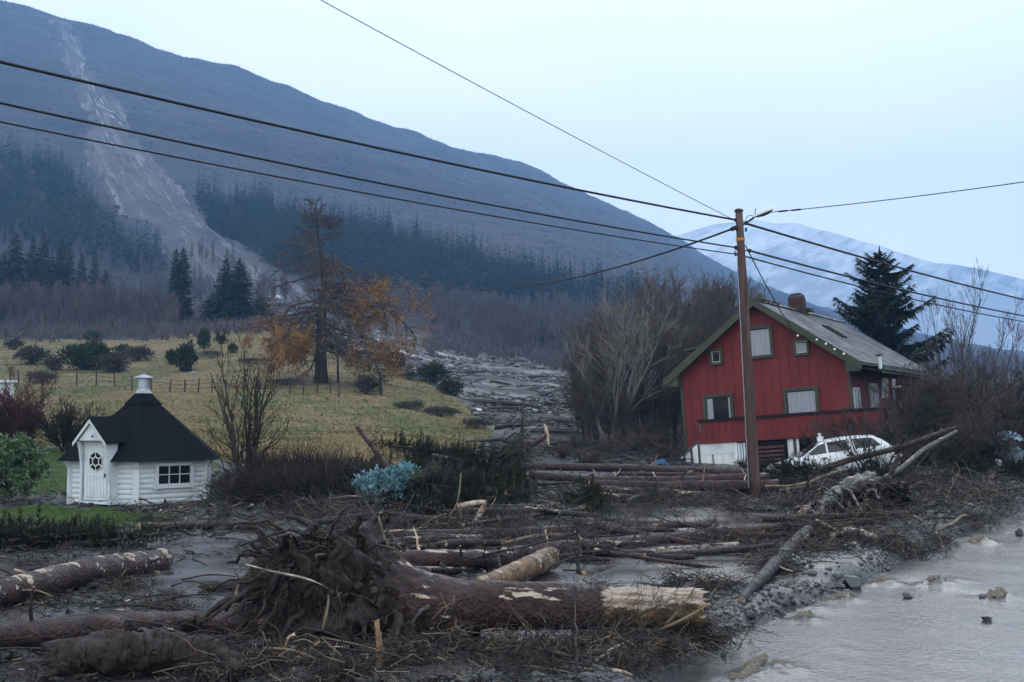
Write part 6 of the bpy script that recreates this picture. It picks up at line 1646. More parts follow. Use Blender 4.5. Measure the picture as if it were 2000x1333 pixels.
build_log('fallen_log', 'thin brown trunk lying across the front of the torn spruce tops', [(905, 1026), (1020, 1010), (1140, 994)], [4, 4.5, 4], 3.2, .14, 19, broken=.8, stubs=3)
build_log('fallen_log', 'dark crooked trunk in front of the blue green bush', [(668, 1020), (740, 1005), (815, 992)], [6, 6, 4], 1.2, .12, 20, mats=('bark_dark', 'wood'), stubs=3)
build_log('fallen_log', 'second dark trunk just below the crooked one by the blue green bush', [(690, 1024), (760, 1012), (830, 1003)], [6, 6, 5], .9, .1, 21, mats=('bark_dark', 'wood'))
build_log('leaning_log', 'reddish log leaning up against the meadow, free of branches', [(697, 834), (725, 870), (756, 914)], [4, 4.8, 6], 0, .15, 22, Ys=[33.5, 33.2, 32.9], cat='log')
build_log('fallen_log', 'long beam-like log behind the dark hedge', [(540, 927), (640, 929), (750, 931)], 4.2, 2.2, .2, 23)
build_log('fallen_log', 'thin red trunk sticking out of the top of the spruce pile', [(845, 891), (890, 900), (935, 905)], [5, 5, 4.5], 0, .3, 24, Ys=[34.5, 34.2, 34])
build_log('fallen_log', 'pale freshly split piece of wood on the spruce pile', [(893, 990), (920, 985), (945, 981)], [5.5, 6, 4], 3.5, 1.6, 25, mats=('wood', 'wood'), broken=.6)
build_log('fallen_log', 'red brown piece rising from the pile behind the drooping spruce', [(1035, 872), (1052, 862), (1068, 850)], [5, 5, 4], 0, .15, 26, Ys=[36, 36, 36])
build_log('broken_stump', 'white splintered stump standing beside the drooping spruce', [(1071, 868), (1069, 850), (1066, 836)], [2.5, 4, 3], 0, 1.6, 27, mats=('wood', 'wood'), Ys=[36, 36, 36], broken=1, cat='stump')
build_log('broken_stump', 'pale twisted splinter in front of the spruce pile', [(928, 1022), (940, 1000), (948, 982)], [5, 6, 3], 0, .9, 28, mats=('wood_brown', 'wood'), Ys=[26.2, 26.2, 26.2], broken=1, cat='stump')
build_log('mud_log', 'mud-caked rotten log making a hump at the bottom left', [(118, 1290), (200, 1275), (300, 1268), (390, 1278), (455, 1310)], [36, 42, 40, 34, 26], .55, .0, 29, mats=('root', 'bark_dark'), rough=.22, n=130, k=48, broken=.8, stubs=4)
build_log('fallen_log', 'grey trunk leaning against the birch stump at the river bank', [(1508, 1112), (1540, 1075), (1578, 1038)], [12, 14, 13], .6, .10, 30, mats=('bark_dark', 'wood'), broken=.5, stubs=3, rough=.05)
build_log('fallen_log', 'thin muddy trunk pointing down to the gravel at the river bank', [(1448, 1172), (1478, 1140), (1518, 1098)], [8, 11, 13], 1.0, .08, 31, mats=('bark_dark', 'wood'), broken=.7, stubs=2)
build_log('birch_stump', 'gnarled pale birch stump twisting down to the mud before the car', [(1700, 930), (1660, 945), (1628, 968), (1606, 992), (1598, 1015), (1582, 1046)], [9, 14, 13, 10, 7, 4], 0, .2, 32, mats=('birch', 'wood'), Ys=[27.5, 27, 26.2, 25.4, 25, 24.6], rough=.28, n=48, k=18, broken=.8, stubs=6, cat='stump')
build_log('fallen_log', 'dark hollow trunk lying under the birch stump', [(1575, 1005), (1640, 985), (1700, 962), (1745, 958)], [14, 18, 20, 14], 1.0, .05, 33, mats=('bark_dark', 'wood'), rough=.25, broken=.6)
build_log('broken_branch', 'short white barked branch lying right below the birch stump', [(1652, 1036), (1680, 1040), (1712, 1052)], [6, 7, 6], 1.0, .9, 34, mats=('birch', 'wood'), broken=.6, cat='branch')
build_log('broken_branch', 'split yellow branch at the foot of the birch stump', [(1596, 1018), (1620, 1030), (1640, 1042)], [4, 4, 3], 1.6, .8, 35, mats=('wood_brown', 'wood'), broken=.8, cat='branch')
build_log('fallen_tree', 'thin brown trunk slanting up across the white car', [(1575, 928), (1660, 898), (1745, 878), (1868, 836)], [6, 6, 5.5, 4], 0, .12, 36, Ys=[37.0, 37.2, 37.6, 38.4], mats=('bark', 'wood'), stubs=8, cat='log')
build_log('fallen_branch', 'long curved pale branch rising from the birch stump to the right', [(1662, 948), (1690, 938), (1722, 938), (1760, 915), (1800, 880), (1868, 842)], [4.5, 5, 5.5, 5, 4.5, 3], 0, .35, 37, Ys=[33, 33, 33.2, 33.5, 34, 34.5], mats=('bare_trunk', 'wood'), stubs=4, cat='branch')
build_log('fallen_branch', 'pale thin branch snaking from the pole foot towards the car', [(1496, 950), (1540, 950), (1580, 943), (1610, 930), (1650, 917)], [2.2, 2.5, 3, 3, 3], 0, .3, 38, Ys=[32.5, 32.8, 33, 33.5, 34], mats=('twig_pale', 'wood'), cat='branch')
build_log('fallen_branch', 'forked brown stub standing in front of the car tail', [(1738, 930), (1750, 905), (1758, 890)], [5, 5, 4], 0, .3, 39, Ys=[33, 33, 33], mats=('bark', 'wood'), broken=.6, cat='branch')
build_log('fallen_branch', 'bent straw coloured stick on the bank above the river', [(1830, 1035), (1862, 1022), (1880, 1006), (1918, 1016)], [2.8, 3, 3, 2.2], 2.0, .4, 40, mats=('twig_pale', 'wood'), cat='branch')
build_log('fallen_branch', 'white forked stick ending at the water edge', [(1828, 1040), (1838, 1060), (1842, 1082)], [3, 3.5, 2.5], 1.5, .8, 41, mats=('birch', 'wood'), cat='branch', stubs=2)
# ------------------------------------------------------------------ the great uprooted trunk in the foreground
D0 = 13.25
O = at(760, 1190, D0)
up = thing('uprooted_tree', 'huge uprooted tree with a muddy root plate and a peeled right end in the foreground', 'tree', O)
def trunk_tube(prof, k, n, amp, seed, D1=13.6):
    prof = np.array(prof, float)
    px = np.linspace(prof[0, 0], prof[-1, 0], n); o = np.argsort(prof[:, 0])
    ry = np.interp(px, prof[o, 0], prof[o, 2]); cy = np.interp(px, prof[o, 0], prof[o, 1])
    for _ in range(2): ry[1:-1] = (ry[:-2] + 2 * ry[1:-1] + ry[2:]) / 4
    Yd = np.interp(px, [500, 800, 1370], [13.0, 13.25, D1]); C_ = at(px, cy, Yd) - O; R = ry * Yd / F
    a = np.linspace(0, 2 * math.pi, k, endpoint=False)
    fl = np.clip((780 - px) / 160, 0, 1)
    dv = np.stack([np.zeros((n, k)), np.cos(a)[None] * np.ones((n, 1)), np.sin(a)[None] * np.ones((n, 1))], -1)
    Rk = R[:, None] * np.ones((1, k))
    P = C_[:, None] + dv * Rk[..., None]
    am = (amp + (.46 - amp) * fl)[:, None]
    sc_ = .16 + .14 * fl[:, None]
    nz_ = fbm(P[..., 0] / sc_, P[..., 1] / sc_, P[..., 2] / sc_, oct=6, seed=seed, gain=.62)
    but = .16 * fl[:, None] * np.sin(a[None] * 7 + px[:, None] * .006) 
    Rk = Rk * (1 + am * nz_ + but)
    P = C_[:, None] + dv * Rk[..., None]
    P[..., 0] += (.16 * fl)[:, None] * fbm(P[..., 1] / .2, P[..., 2] / .2, P[..., 0] / .2, oct=3, seed=seed + 3)
    return P, C_, R, px
P, C_, R, px = trunk_tube([(1172, 1186, 42), (1000, 1183, 46), (900, 1184, 50), (850, 1187, 62), (800, 1184, 80), (760, 1182, 102), (720, 1182, 126), (690, 1184, 134), (650, 1188, 134), (600, 1194, 122), (560, 1198, 96), (535, 1200, 60), (520, 1200, 8)], 120, 300, .05, 70)
n, k = P.shape[:2]
P[0, :, 0] += .12 * fbm(np.cos(np.arange(k) * .6) * 3, np.sin(np.arange(k) * .6) * 3, oct=2, seed=3) * 1.5
i = np.arange(n - 1)[:, None] * k; j = np.arange(k)[None]; jn = (j + 1) % k
Q = np.stack([i + j, i + k + j, i + k + jn, i + jn], -1).reshape(-1, 4)
fc = P.reshape(-1, 3)[Q].mean(1)
pxf = np.repeat((px[:-1] + px[1:]) / 2, k)
pn = fbm(fc[:, 0] / .16, fc[:, 1] / .12, fc[:, 2] / .10, oct=3, seed=72)
mi = np.where(pxf > 800 + 40 * pn, 0, 1)
MB().add(P.reshape(-1, 3), Q, mi).build('trunk', [bark('bark', .4), M['root'], M['wood']], up, smooth=True)
P, C2, R2, px2 = trunk_tube([(1372, 1186, 36), (1300, 1186, 38), (1200, 1186, 39), (1120, 1186, 38)], 44, 60, .09, 75)
n, k = P.shape[:2]; g = np.random.default_rng(76)
P[0, :, 0] += .06 * g.normal(size=k)
i = np.arange(n - 1)[:, None] * k; j = np.arange(k)[None]; jn = (j + 1) % k
Q = np.stack([i + j, i + k + j, i + k + jn, i + jn], -1).reshape(-1, 4)
fc = P.reshape(-1, 3)[Q].mean(1); pn = fbm(fc[:, 0] / .30, fc[:, 1] / .10, fc[:, 2] / .08, oct=4, seed=77)
zc = (fc[:, 2] - C2[:, 2].mean()) / .22
mi = 0 * pn.astype(int)
mb = MB().add(P.reshape(-1, 3), Q, mi)
ci = mb.n; mb.V.append(C2[0][None]); mb.n += 1; ring = np.arange(k); mb.Fs.append(np.stack([np.full(k, ci), np.roll(ring, -1), ring], 1)[:, ::-1]); mb.M.append(np.full(k, 2, np.int32))
mb.build('peeled_wood', [bark_mat('peeled_trunk_wood', [(0.025, 0.016, 0.011), (0.10, 0.06, 0.03), (0.28, 0.19, 0.10)], _WD, .62, 5.0, .16, (.13, 1, 1)), M['wood'], M['bark_dark']], up, smooth=True)
# thick roots
for q in range(140):
    x_ = g.uniform(525, 720); a = g.uniform(-.5, math.pi + .5) if q % 3 else g.uniform(0, 6.28)
    if math.sin(a) < 0: x_ = g.uniform(525, 860)
    Yd = 13.1; rr = np.interp(x_, [520, 560, 650, 720, 760], [20, 100, 130, 115, 90]) * Yd / F
    c = at(x_, 1172, Yd) - O; d_ = np.array([-.15 + .5 * g.normal() - (.5 if x_ < 620 else 0), math.cos(a) * (1 if q % 4 else -1), math.sin(a)])
    s0 = c + np.array([0, math.cos(a), math.sin(a)]) * rr * .75
    L_ = g.uniform(.3, 1.0); t_ = np.linspace(0, 1, 8)
    d_ = norm(d_); pp = s0 + d_ * (L_ * t_)[:, None] + np.cumsum(g.normal(size=(8, 3)), 0) * L_ * .045
    pp[:, 2] -= L_ * .55 * t_ ** 2
    r0 = g.uniform(.012, .05) if q % 5 else g.uniform(.05, .075)
    zmin = -1.10; pp[:, 2] = np.maximum(pp[:, 2], np.interp(pp[:, 0], [-2, 2], [zmin, zmin]))
    MB().tube(pp, r0 * (1 - .8 * t_) + .004, 7).build('root', M['root'] if q % 7 else M['twig'], up, smooth=True)
# fine hanging rootlets
ns = 3800; x_ = g.uniform(495, 790, ns) - 18 * g.uniform(size=ns); a = g.uniform(-.6, math.pi + .6, ns)
x_ = np.where((np.sin(a) > -.2) & (x_ > 690), x_ - 160, np.where(np.sin(a) < -.2, x_ + 90 * g.uniform(size=ns), x_)); rr = np.interp(x_, [480, 520, 560, 650, 720, 790, 870], [60, 90, 122, 142, 135, 92, 60]) * 13.1 / F * g.uniform(.8, 1.05, ns)
s0 = at(x_, np.full(ns, 1186.), np.full(ns, 13.1)) - O + np.stack([0 * a, np.cos(a) * rr * np.where(g.uniform(size=ns) < .75, -1, 1) * np.sign(np.cos(a)), np.sin(a) * rr], 1)
d_ = norm(np.stack([g.normal(size=ns) * .8 - .3, np.cos(a) * -1 * np.abs(g.normal(size=ns)), np.sin(a) * .7 + g.normal(size=ns) * .5], 1))
L_ = g.uniform(.06, .34, ns); t_ = np.linspace(0, 1, 5)
pp = s0[:, None] + d_[:, None] * (L_[:, None] * t_)[..., None] + np.cumsum(g.normal(size=(ns, 5, 3)), 1) * (L_ * .07)[:, None, None]
pp[..., 2] -= (L_ * .8)[:, None] * t_ ** 2; pp[..., 2] = np.maximum(pp[..., 2], -1.15)
V, Q = tubes(pp, (g.uniform(.002, .0055, ns)[:, None]) * (1 - .6 * t_), 3)
mi = np.repeat(np.where(g.uniform(size=ns) < .10, 1, np.where(g.uniform(size=ns) < .35, 2, 0)), 4 * 3)
tag(MB().add(V, Q, mi).build('rootlets', [M['root'], M['twig_pale'], M['twig']], up), kind='stuff')
# mud and straw still hanging on the roots
lump = []
for q in range(420):
    x_ = g.uniform(510, 780); a = g.uniform(0, 6.28); rr = np.interp(x_, [510, 560, 650, 720, 780], [60, 108, 136, 128, 94]) * 13.1 / F * g.uniform(.85, 1.0)
    lump.append(at(x_, 1188, 13.1) - O + [0, math.cos(a) * rr, math.sin(a) * rr])
ICO = None
def icosphere():
    t = (1 + 5 ** .5) / 2
    V = norm(np.array([[-1,t,0],[1,t,0],[-1,-t,0],[1,-t,0],[0,-1,t],[0,1,t],[0,-1,-t],[0,1,-t],[t,0,-1],[t,0,1],[-t,0,-1],[-t,0,1]], float))
    Fc = np.array([[0,11,5],[0,5,1],[0,1,7],[0,7,10],[0,10,11],[1,5,9],[5,11,4],[11,10,2],[10,7,6],[7,1,8],[3,9,4],[3,4,2],[3,2,6],[3,6,8],[3,8,9],[4,9,5],[2,4,11],[6,2,10],[8,6,7],[9,8,1]])
    return V, Fc
def ico2():
    V, Fc = icosphere(); V = list(map(tuple, V)); mid = {}; out = []
    def m(a, b):
        key = (min(a, b), max(a, b))
        if key not in mid: mid[key] = len(V); V.append(tuple(norm((np.array(V[a]) + np.array(V[b])) / 2)))
        return mid[key]
    for a, b, c in Fc: x, y, z = m(a, b), m(b, c), m(c, a); out += [[a, x, z], [b, y, x], [c, z, y], [x, y, z]]
    return np.array(V), np.array(out)
IV, IF = icosphere(); JV, JF = ico2()
def rock_tmpl(seed, fine=False, amp=.35):
    V, Fc = (JV, JF) if fine else (IV, IF)
    return V * (1 + amp * fbm(V[:, 0] * 1.7 + seed, V[:, 1] * 1.7, V[:, 2] * 1.7, oct=3, seed=seed))[:, None], Fc
mb = MB(); lump = np.array(lump)
for q in range(4):
    L_ = lump[q::4]; s_ = g.uniform(.012, .045, len(L_)); V, Fc = rock_tmpl(q, True, .9)
    mb.add(*scatter(V, Fc, L_, s_, g.uniform(0, 6.28, len(L_))))
tag(mb.build('clinging_mud', M['root'], up), kind='stuff')

# ------------------------------------------------------------------ sticks one can pick out
def stick(pts, rpx, mats, seed, label=None, lift=2.0, group='broken sticks in the mud', Ys=None, stubs=0, pale=.25, name='broken_stick', cat='stick'):
    rpx = np.asarray(rpx, float) * .75
    return build_log(name, label or 'broken brown stick lying in the mud among the logs', pts, rpx, lift, pale, seed, mats=mats, k=6, n=10, group=None if label else group, cat=cat, rough=.12, Ys=Ys, broken=.5, stubs=stubs)
TP, TB = ('twig_pale', 'wood'), ('twig', 'wood')
stick([(738, 1330), (742, 1270), (736, 1215)], [9, 11, 7], ('wood_brown', 'wood'), 201, 'upright splintered brown root in front of the root plate', Ys=[11.6, 11.7, 11.8])
stick([(480, 1103), (540, 1120), (600, 1128), (640, 1150)], [2.5, 4, 3.5, 2.5], ('birch', 'wood'), 202, 'white barked branch caught in the left of the root plate', Ys=[12.1, 12.1, 12.15, 12.2], pale=.6)
stick([(560, 1330), (590, 1285), (622, 1255)], [3, 4, 4], TP, 203, 'pale root slanting at the lower left of the root plate', Ys=[11.8, 11.8, 11.8])
stick([(556, 1268), (562, 1245), (574, 1240)], [3, 4, 5], ('wood', 'wood'), 204, 'short pale root end below the root plate', Ys=[11.7, 11.7, 11.7])
stick([(630, 1230), (640, 1190), (642, 1165)], [4, 4, 3], TP, 205, 'thin pale root hanging down the face of the root plate', Ys=[11.95, 11.95, 12])
stick([(740, 1010), (748, 1042), (760, 1070)], [2.5, 2.5, 2], TP, 206, 'thin curved root on the shoulder of the uprooted trunk', Ys=[12.3, 12.3, 12.3])
stick([(1155, 1214), (1190, 1236), (1240, 1262)], [5, 6, 4], TP, 207, 'grey stick under the peeled end of the big trunk', lift=3)
stick([(1165, 1290), (1200, 1265), (1235, 1250)], [4, 5, 4], ('wood', 'wood'), 208, 'bright bent stick below the peeled end', lift=2.2)
stick([(1115, 1300), (1160, 1310), (1215, 1308), (1232, 1318)], [3, 4, 5, 4], ('wood', 'wood'), 209, 'long pale stick with a forked tip at the bottom right of the trunk', lift=1.5)
stick([(1300, 1220), (1330, 1190), (1356, 1150)], [4, 4, 2.5], TP, 210, 'slender rod leaning on the peeled end', Ys=[13.0, 13.0, 13.1])
stick([(1285, 1232), (1330, 1212), (1366, 1192)], [4, 4, 3.5], ('twig_pale', 'grass'), 211, 'greenish stick across the end of the peeled trunk', Ys=[12.9, 12.9, 13])
stick([(1260, 1278), (1290, 1265), (1290, 1250)], [6, 7, 6], ('wood_brown', 'wood'), 212, 'stubby muddy branch end below the peeled trunk', lift=1.2)
stick([(990, 1275), (1015, 1250), (1045, 1240)], [4, 7, 4], ('wood', 'wood'), 213, 'orange brown splintered bark piece under the big trunk', lift=1.2)
stick([(900, 1262), (940, 1270), (990, 1258)], [5, 6, 5], ('bark', 'wood'), 214, 'reddish curved branch under the big trunk', lift=1.1, pale=.6)
stick([(10, 1108), (30, 1118), (48, 1126)], [2, 2, 1.5], ('wood', 'wood'), 215, 'straight pale splinter lying above the slanting log at left', lift=1.2, pale=1.5)
stick([(432, 1065), (442, 1068), (452, 1072)], [2, 2.5, 2], ('wood', 'wood'), 216, 'small pale splinter in the shallow mud', lift=1.2, pale=1.5)
stick([(1128, 1120), (1132, 1080), (1126, 1030)], [5, 4, 3], ('bark_dark', 'wood'), 217, 'dark branch standing upright behind the broken log', Ys=[17.3, 17.5, 17.7], stubs=4)
stick([(1135, 1122), (1120, 1085), (1108, 1055)], [3, 3, 2], ('bark_dark', 'wood'), 218, 'thin dark branch leaning left of the upright one', Ys=[17.2, 17.3, 17.5])
stick([(1072, 1108), (1110, 1090), (1160, 1084), (1185, 1100)], [3, 3, 3, 2], ('bark_dark', 'wood'), 219, 'arched dark branch bridging the puddle', Ys=[17, 17.2, 17.3, 17.2])
stick([(960, 1066), (1010, 1055), (1060, 1042), (1100, 1046)], [3, 5, 5, 4], ('twig_pale', 'wood'), 220, 'curved pale branch over the long straight log', Ys=[20.8, 20.8, 20.8, 20.8], stubs=3)
stick([(865, 1016), (890, 1000), (898, 960), (900, 925)], [2, 2, 2, 1.5], TP, 221, 'tall thin curved rod rising before the spruce pile', Ys=[25.5, 25.6, 25.8, 26])
stick([(818, 1034), (845, 1012), (872, 1004)], [2.4, 2.4, 2], TP, 222, 'thin pale arching stick in front of the spruce pile', Ys=[24.5, 24.6, 24.7])
stick([(905, 975), (920, 962), (936, 950)], [3.5, 3.5, 3], TB, 223, 'brown broken rod on the spruce pile', lift=5)
g = np.random.default_rng(1500)
for q in range(150):                                   # further sticks, one object each, thickest where the debris is thickest
    while True:
        px_, py_ = g.uniform(-20, 1900), 975 + 350 * g.uniform() ** 1.1
        P_ = gp(px_, py_, 0, 700)
        if river_d(P_[0], P_[1]) < -.5 and P_[1] < 36 and not (px_ < 360 and py_ < 1045): break
    k_ = P_[1] / F; L_ = g.uniform(.25, .9) / k_; an = g.normal() * .5 * (.35 if py_ < 1150 else .7)
    dx, dy = math.cos(an) * L_ * .5, math.sin(an) * L_ * .28
    Y0 = P_[1]; r_ = g.uniform(.008, .022) / k_
    zl = P_ + [0, 0, g.uniform(.02, .14)]
    ax0 = np.array([-dx * k_, -math.sin(an) * g.uniform(0, .5) * L_ * k_ * .5, g.uniform(-.05, .12)]); 
    pts3 = np.array([zl + ax0, zl + [0, 0, .03 + .04 * g.uniform()], zl - ax0 * [1, 1, .6]])
    qx, qy = project(pts3)
    stick(list(zip(qx, qy)), [r_, r_, r_ * .6], [TP, TB, TB, ('bark', 'wood')][q % 4], 1600 + q, Ys=list(pts3[:, 1]), stubs=1 if q % 5 == 0 else 0)
# lesser trunks and torn limbs jammed between the big logs
g = np.random.default_rng(1550)
for q in range(44):
    while True:
        px_, py_ = g.uniform(640, 1760), g.uniform(955, 1130)
        P_ = gp(px_, py_, 0, 700)
        if river_d(P_[0], P_[1]) < -1.0: break
    k_ = P_[1] / F; L_ = g.uniform(1.0, 3.4); an = g.normal() * .35 + (.25 if px_ > 1450 else 0); r_ = g.uniform(.03, .085)
    d_ = np.array([math.cos(an), math.sin(an) * 1.2, g.normal() * .05]) * L_ / 2
    c_ = P_ + [0, 0, r_ + g.uniform(.0, .16)]; pts3 = np.array([c_ - d_, c_ + [0, 0, .03 * g.normal()], c_ + d_ * .9]); qx, qy = project(pts3)
    build_log('fallen_log', 'thin dark trunk jammed among the debris logs', list(zip(qx, qy)), [r_ / k_, r_ / k_ * .9, r_ / k_ * .6], .8, float(g.choice([.0, .1, .2, .4])), 1560 + q, mats=('bark' if q % 2 else 'bark_dark', 'wood'), k=9, n=22, stubs=int(g.integers(0, 5)), group='lesser trunks among the debris', Ys=list(pts3[:, 1]), broken=.6)
lb_ = []
for k in range(4):
    t, c = bare_geo(2.3, .030, 1700 + k, c1=14, c2=5, c3=3, a1=.75, up=.05, l1=.38, l2=.5, rmin=.004, tmin=.15, wig=.5)
    e = thing('torn_branch', 'bushy torn branch lying in the debris', 'branch', (0, -70, 0)); t.build('stem', M['bark_dark'], e); c.build('twigs', M['twig'], e); lb_.append(e)
used3 = set()
for q in range(40):
    while True:
        px_, py_ = (g.uniform(620, 1800), g.uniform(950, 1110)) if q < 30 else (g.uniform(1000, 1400), g.uniform(1230, 1320))
        P_ = gp(px_, py_, 0, 700)
        if river_d(P_[0], P_[1]) < -.6: break
    pr_ = lb_[q % 4]; rot = (float(1.35 + g.normal() * .12), 0, float(g.uniform(0, 6.28))); s_ = float(g.uniform(.5, 1.1)) * (1 if q < 30 else .5); loc = P_ + [0, 0, .08]
    if id(pr_) not in used3:
        used3.add(id(pr_)); pr_.location = loc; pr_.rotation_euler = rot; pr_.scale = (s_,) * 3; pr_['group'] = 'torn branches among the debris'
    else: dup(pr_, loc, sc=s_, rot=rot, group='torn branches among the debris')
# ------------------------------------------------------------------ stones in the river and on the bank
for k, (px_, py_, w_, h_) in enumerate(STONES):
    P_ = plane_pt(np.float64(px_), np.float64(py_), RIVER_Z); kk = P_[1] / F
    V, Fc = rock_tmpl(30 + k, False, .6)
    o = MB().add(V * [w_ * kk * .8, w_ * kk * .7, h_ * kk * 1.5], Fc).build('river_stone', M['stone'], smooth=False); o.location = P_ + [0, 0, h_ * kk * .35]
    tag(o, ['lone dark stone out in the brown water', 'small dark stone breaking the current', 'low brown stone beside the small dark one', 'dark stone at the right edge of the water', 'blue grey stone at the water edge below the peeled trunk', 'large grey stone in the river bank'][k], 'stone')
g = np.random.default_rng(1700)
def bank_pts(n, d0, d1, y0, y1, pw=1.5):
    y = y0 + (y1 - y0) * g.uniform(size=n) ** pw; d = g.uniform(d0, d1, n)
    x = np.interp(y, EY, EX) + d / .72
    return np.stack([x, y, H(x, y)], 1)
mb = MB()
P = bank_pts(7000, -1.5, .15, 11, 34); w_ = (vnoise(P[:, 0] / .9, P[:, 1] / .9, seed=14) > -.25) | (g.uniform(size=len(P)) < .25); P = P[w_]
for q in range(5):
    p_ = P[q::5]; s_ = g.uniform(.010, .045, len(p_)) * np.where(g.uniform(size=len(p_)) < .06, 1.9, 1); V, Fc = rock_tmpl(40 + q)
    mb.add(*scatter(V, Fc, p_ + [0, 0, .004], np.stack([s_ * 1.2, s_, s_ * .7], 1), g.uniform(0, 6.28, len(p_))))
tag(mb.build('bank_gravel', M['stone']), kind='stuff')

# ------------------------------------------------------------------ litter in the mud: clods, twigs, straw
def mud_pts(n, seed, y0=7.5, y1=40, u0=-420, u1=2250, thr=None, sc=1.2):
    g = np.random.default_rng(seed); out = []; m = 0
    for _ in range(30):
        y = np.exp(g.uniform(math.log(y0), math.log(y1), n)); u = g.uniform(u0, u1, n); x = (u - 1000) / F * y; z = H(x, y)
        keep = (region(x, y, z) == 0) & (river_d(x, y) < -.45)
        if thr is not None: keep &= fbm(x / sc, y / sc, oct=3, seed=seed) + 1.2 * np.clip((z - .02) / .1, -1, 1) > thr
        out.append(np.stack([x, y, z], 1)[keep]); m += keep.sum()
        if m >= n: break
    return np.vstack(out)[:n]
P = mud_pts(9000, 1801, thr=.0); mb = MB()
for q in range(5):
    p_ = P[q::5]; k_ = np.clip(p_[:, 1] / 22, .55, 1.6); s_ = g.uniform(.018, .075, len(p_)) * k_ * np.where(g.uniform(size=len(p_)) < .05, 1.9, 1); V, Fc = rock_tmpl(60 + q, False, .5)
    mb.add(*scatter(V, Fc, p_, np.stack([s_ * 1.3, s_ * 1.1, s_ * .75], 1), g.uniform(0, 6.28, len(p_))))
tag(mb.build('mud_clods', M['mud']), kind='stuff')
def litter(n, seed, l0, l1, r0, r1, m_, name, thr, y1=40, zr=.12, curl=.10):
    g = np.random.default_rng(seed); P = mud_pts(n, seed, y1=y1, thr=thr); n = len(P)
    a = g.uniform(0, 6.28, n); L_ = g.uniform(l0, l1, n) * np.clip(P[:, 1] / 20, .6, 1.5); t_ = np.linspace(-.5, .5, 4)
    d_ = np.stack([np.cos(a), np.sin(a), g.normal(size=n) * .25], 1)
    Q_ = P[:, None] + d_[:, None] * (L_[:, None] * t_)[..., None] + np.cumsum(g.normal(size=(n, 4, 3)), 1) * (L_ * curl)[:, None, None]
    Q_[..., 2] += (g.uniform(.0, zr, n) * L_)[:, None] + .01
    R_ = (g.uniform(r0, r1, n) * np.clip(P[:, 1] / 20, .7, 1.6))[:, None] * np.array([1, 1, .85, .5])
    tag(MB().add(*tubes(Q_, R_, 3)).build(name, M[m_]), kind='stuff')
litter(9000, 1901, .12, .55, .004, .010, 'twig', 'brown_litter', -.1)
litter(3800, 1902, .10, .45, .003, .007, 'twig_pale', 'straw_litter', .3)
litter(4000, 1903, .15, .6, .006, .016, 'root', 'root_litter', -.1)
litter(500, 1904, .05, .16, .010, .022, 'wood', 'wood_chips', .2, zr=.3)
# matted tangles of grass and twigs
TG = [(1385, 1262, .42, .30), (1345, 1238, .35, .25), (1290, 1270, .35, .18), (1230, 1290, .35, .14), (1060, 1285, .35, .16), (970, 1270, .3, .18), (1400, 1150, .4, .14), (1330, 1140, .35, .12), (1480, 1080, .3, .2), (1520, 1120, .3, .2), (1600, 1075, .4, .16), (1780, 1082, .45, .35), (1730, 1065, .4, .2), (1830, 1060, .4, .22), (1900, 1020, .5, .3), (1940, 985, .6, .3), (1700, 1020, .5, .25), (1790, 985, .6, .3), (1860, 960, .6, .3),
      (1280, 985, .5, .2), (1360, 990, .5, .18), (1440, 1000, .5, .18), (1180, 1000, .5, .22), (830, 1075, .4, .22), (920, 1075, .35, .2), (1060, 1075, .3, .2), (880, 1035, .45, .25), (980, 1035, .45, .2), (760, 1030, .45, .2), (640, 1015, .45, .3), (590, 1005, .45, .35), (300, 1020, .4, .12), (250, 1150, .3, .1), (330, 1190, .3, .1), (60, 1110, .35, .12), (1250, 1045, .35, .15), (1160, 1160, .3, .16), (860, 1250, .35, .25), (800, 1290, .4, .25), (680, 1320, .4, .2), (520, 1300, .4, .2), (430, 1320, .35, .15), (1450, 1060, .3, .18), (1560, 990, .5, .2), (1640, 1055, .4, .2), (1120, 985, .45, .35), (1545, 1078, .5, .3), (1575, 1040, .5, .3), (1510, 1105, .4, .25), (1620, 960, .6, .4), (1760, 950, .6, .4), (1690, 1010, .6, .35), (1100, 1275, .4, .2), (1010, 1300, .4, .2), (720, 1030, .5, .3), (1000, 1065, .5, .25)]
for k, (px_, py_, r_, h_) in enumerate(TG):
    b = gp(px_, py_); g = np.random.default_rng(2000 + k); n = 210; s_ = max(1.0, b[1] / 20)
    st = np.stack([g.normal(size=n) * r_ * .45 * s_, g.normal(size=n) * r_ * .4 * s_, np.abs(g.normal(size=n)) * h_ * .3 * s_], 1); a = g.uniform(0, 6.28, n); L_ = g.uniform(.2, .7, n) * r_ * 1.6 * s_; t_ = np.linspace(0, 1, 5)
    d_ = np.stack([np.cos(a), np.sin(a), g.normal(size=n) * .45 + .12], 1)
    pp = b + st[:, None] + d_[:, None] * (L_[:, None] * t_)[..., None] + np.cumsum(g.normal(size=(n, 5, 3)), 1) * (L_ * .17)[:, None, None]; pp[..., 2] -= (L_ * .35)[:, None] * t_ ** 2
    gz = H(pp[..., 0], pp[..., 1], False); pp[..., 2] = np.maximum(pp[..., 2], gz + .004)
    V, Q = tubes(pp, (g.uniform(.002, .008, n) * s_)[:, None] * (1 - .6 * t_), 3)
    mi = np.repeat(g.choice([0, 0, 0, 1, 2, 2], n), 12)
    tag(MB().add(V, Q, mi).build('debris_tangle', [M['twig'], M['twig_pale'], M['root']]), kind='stuff')
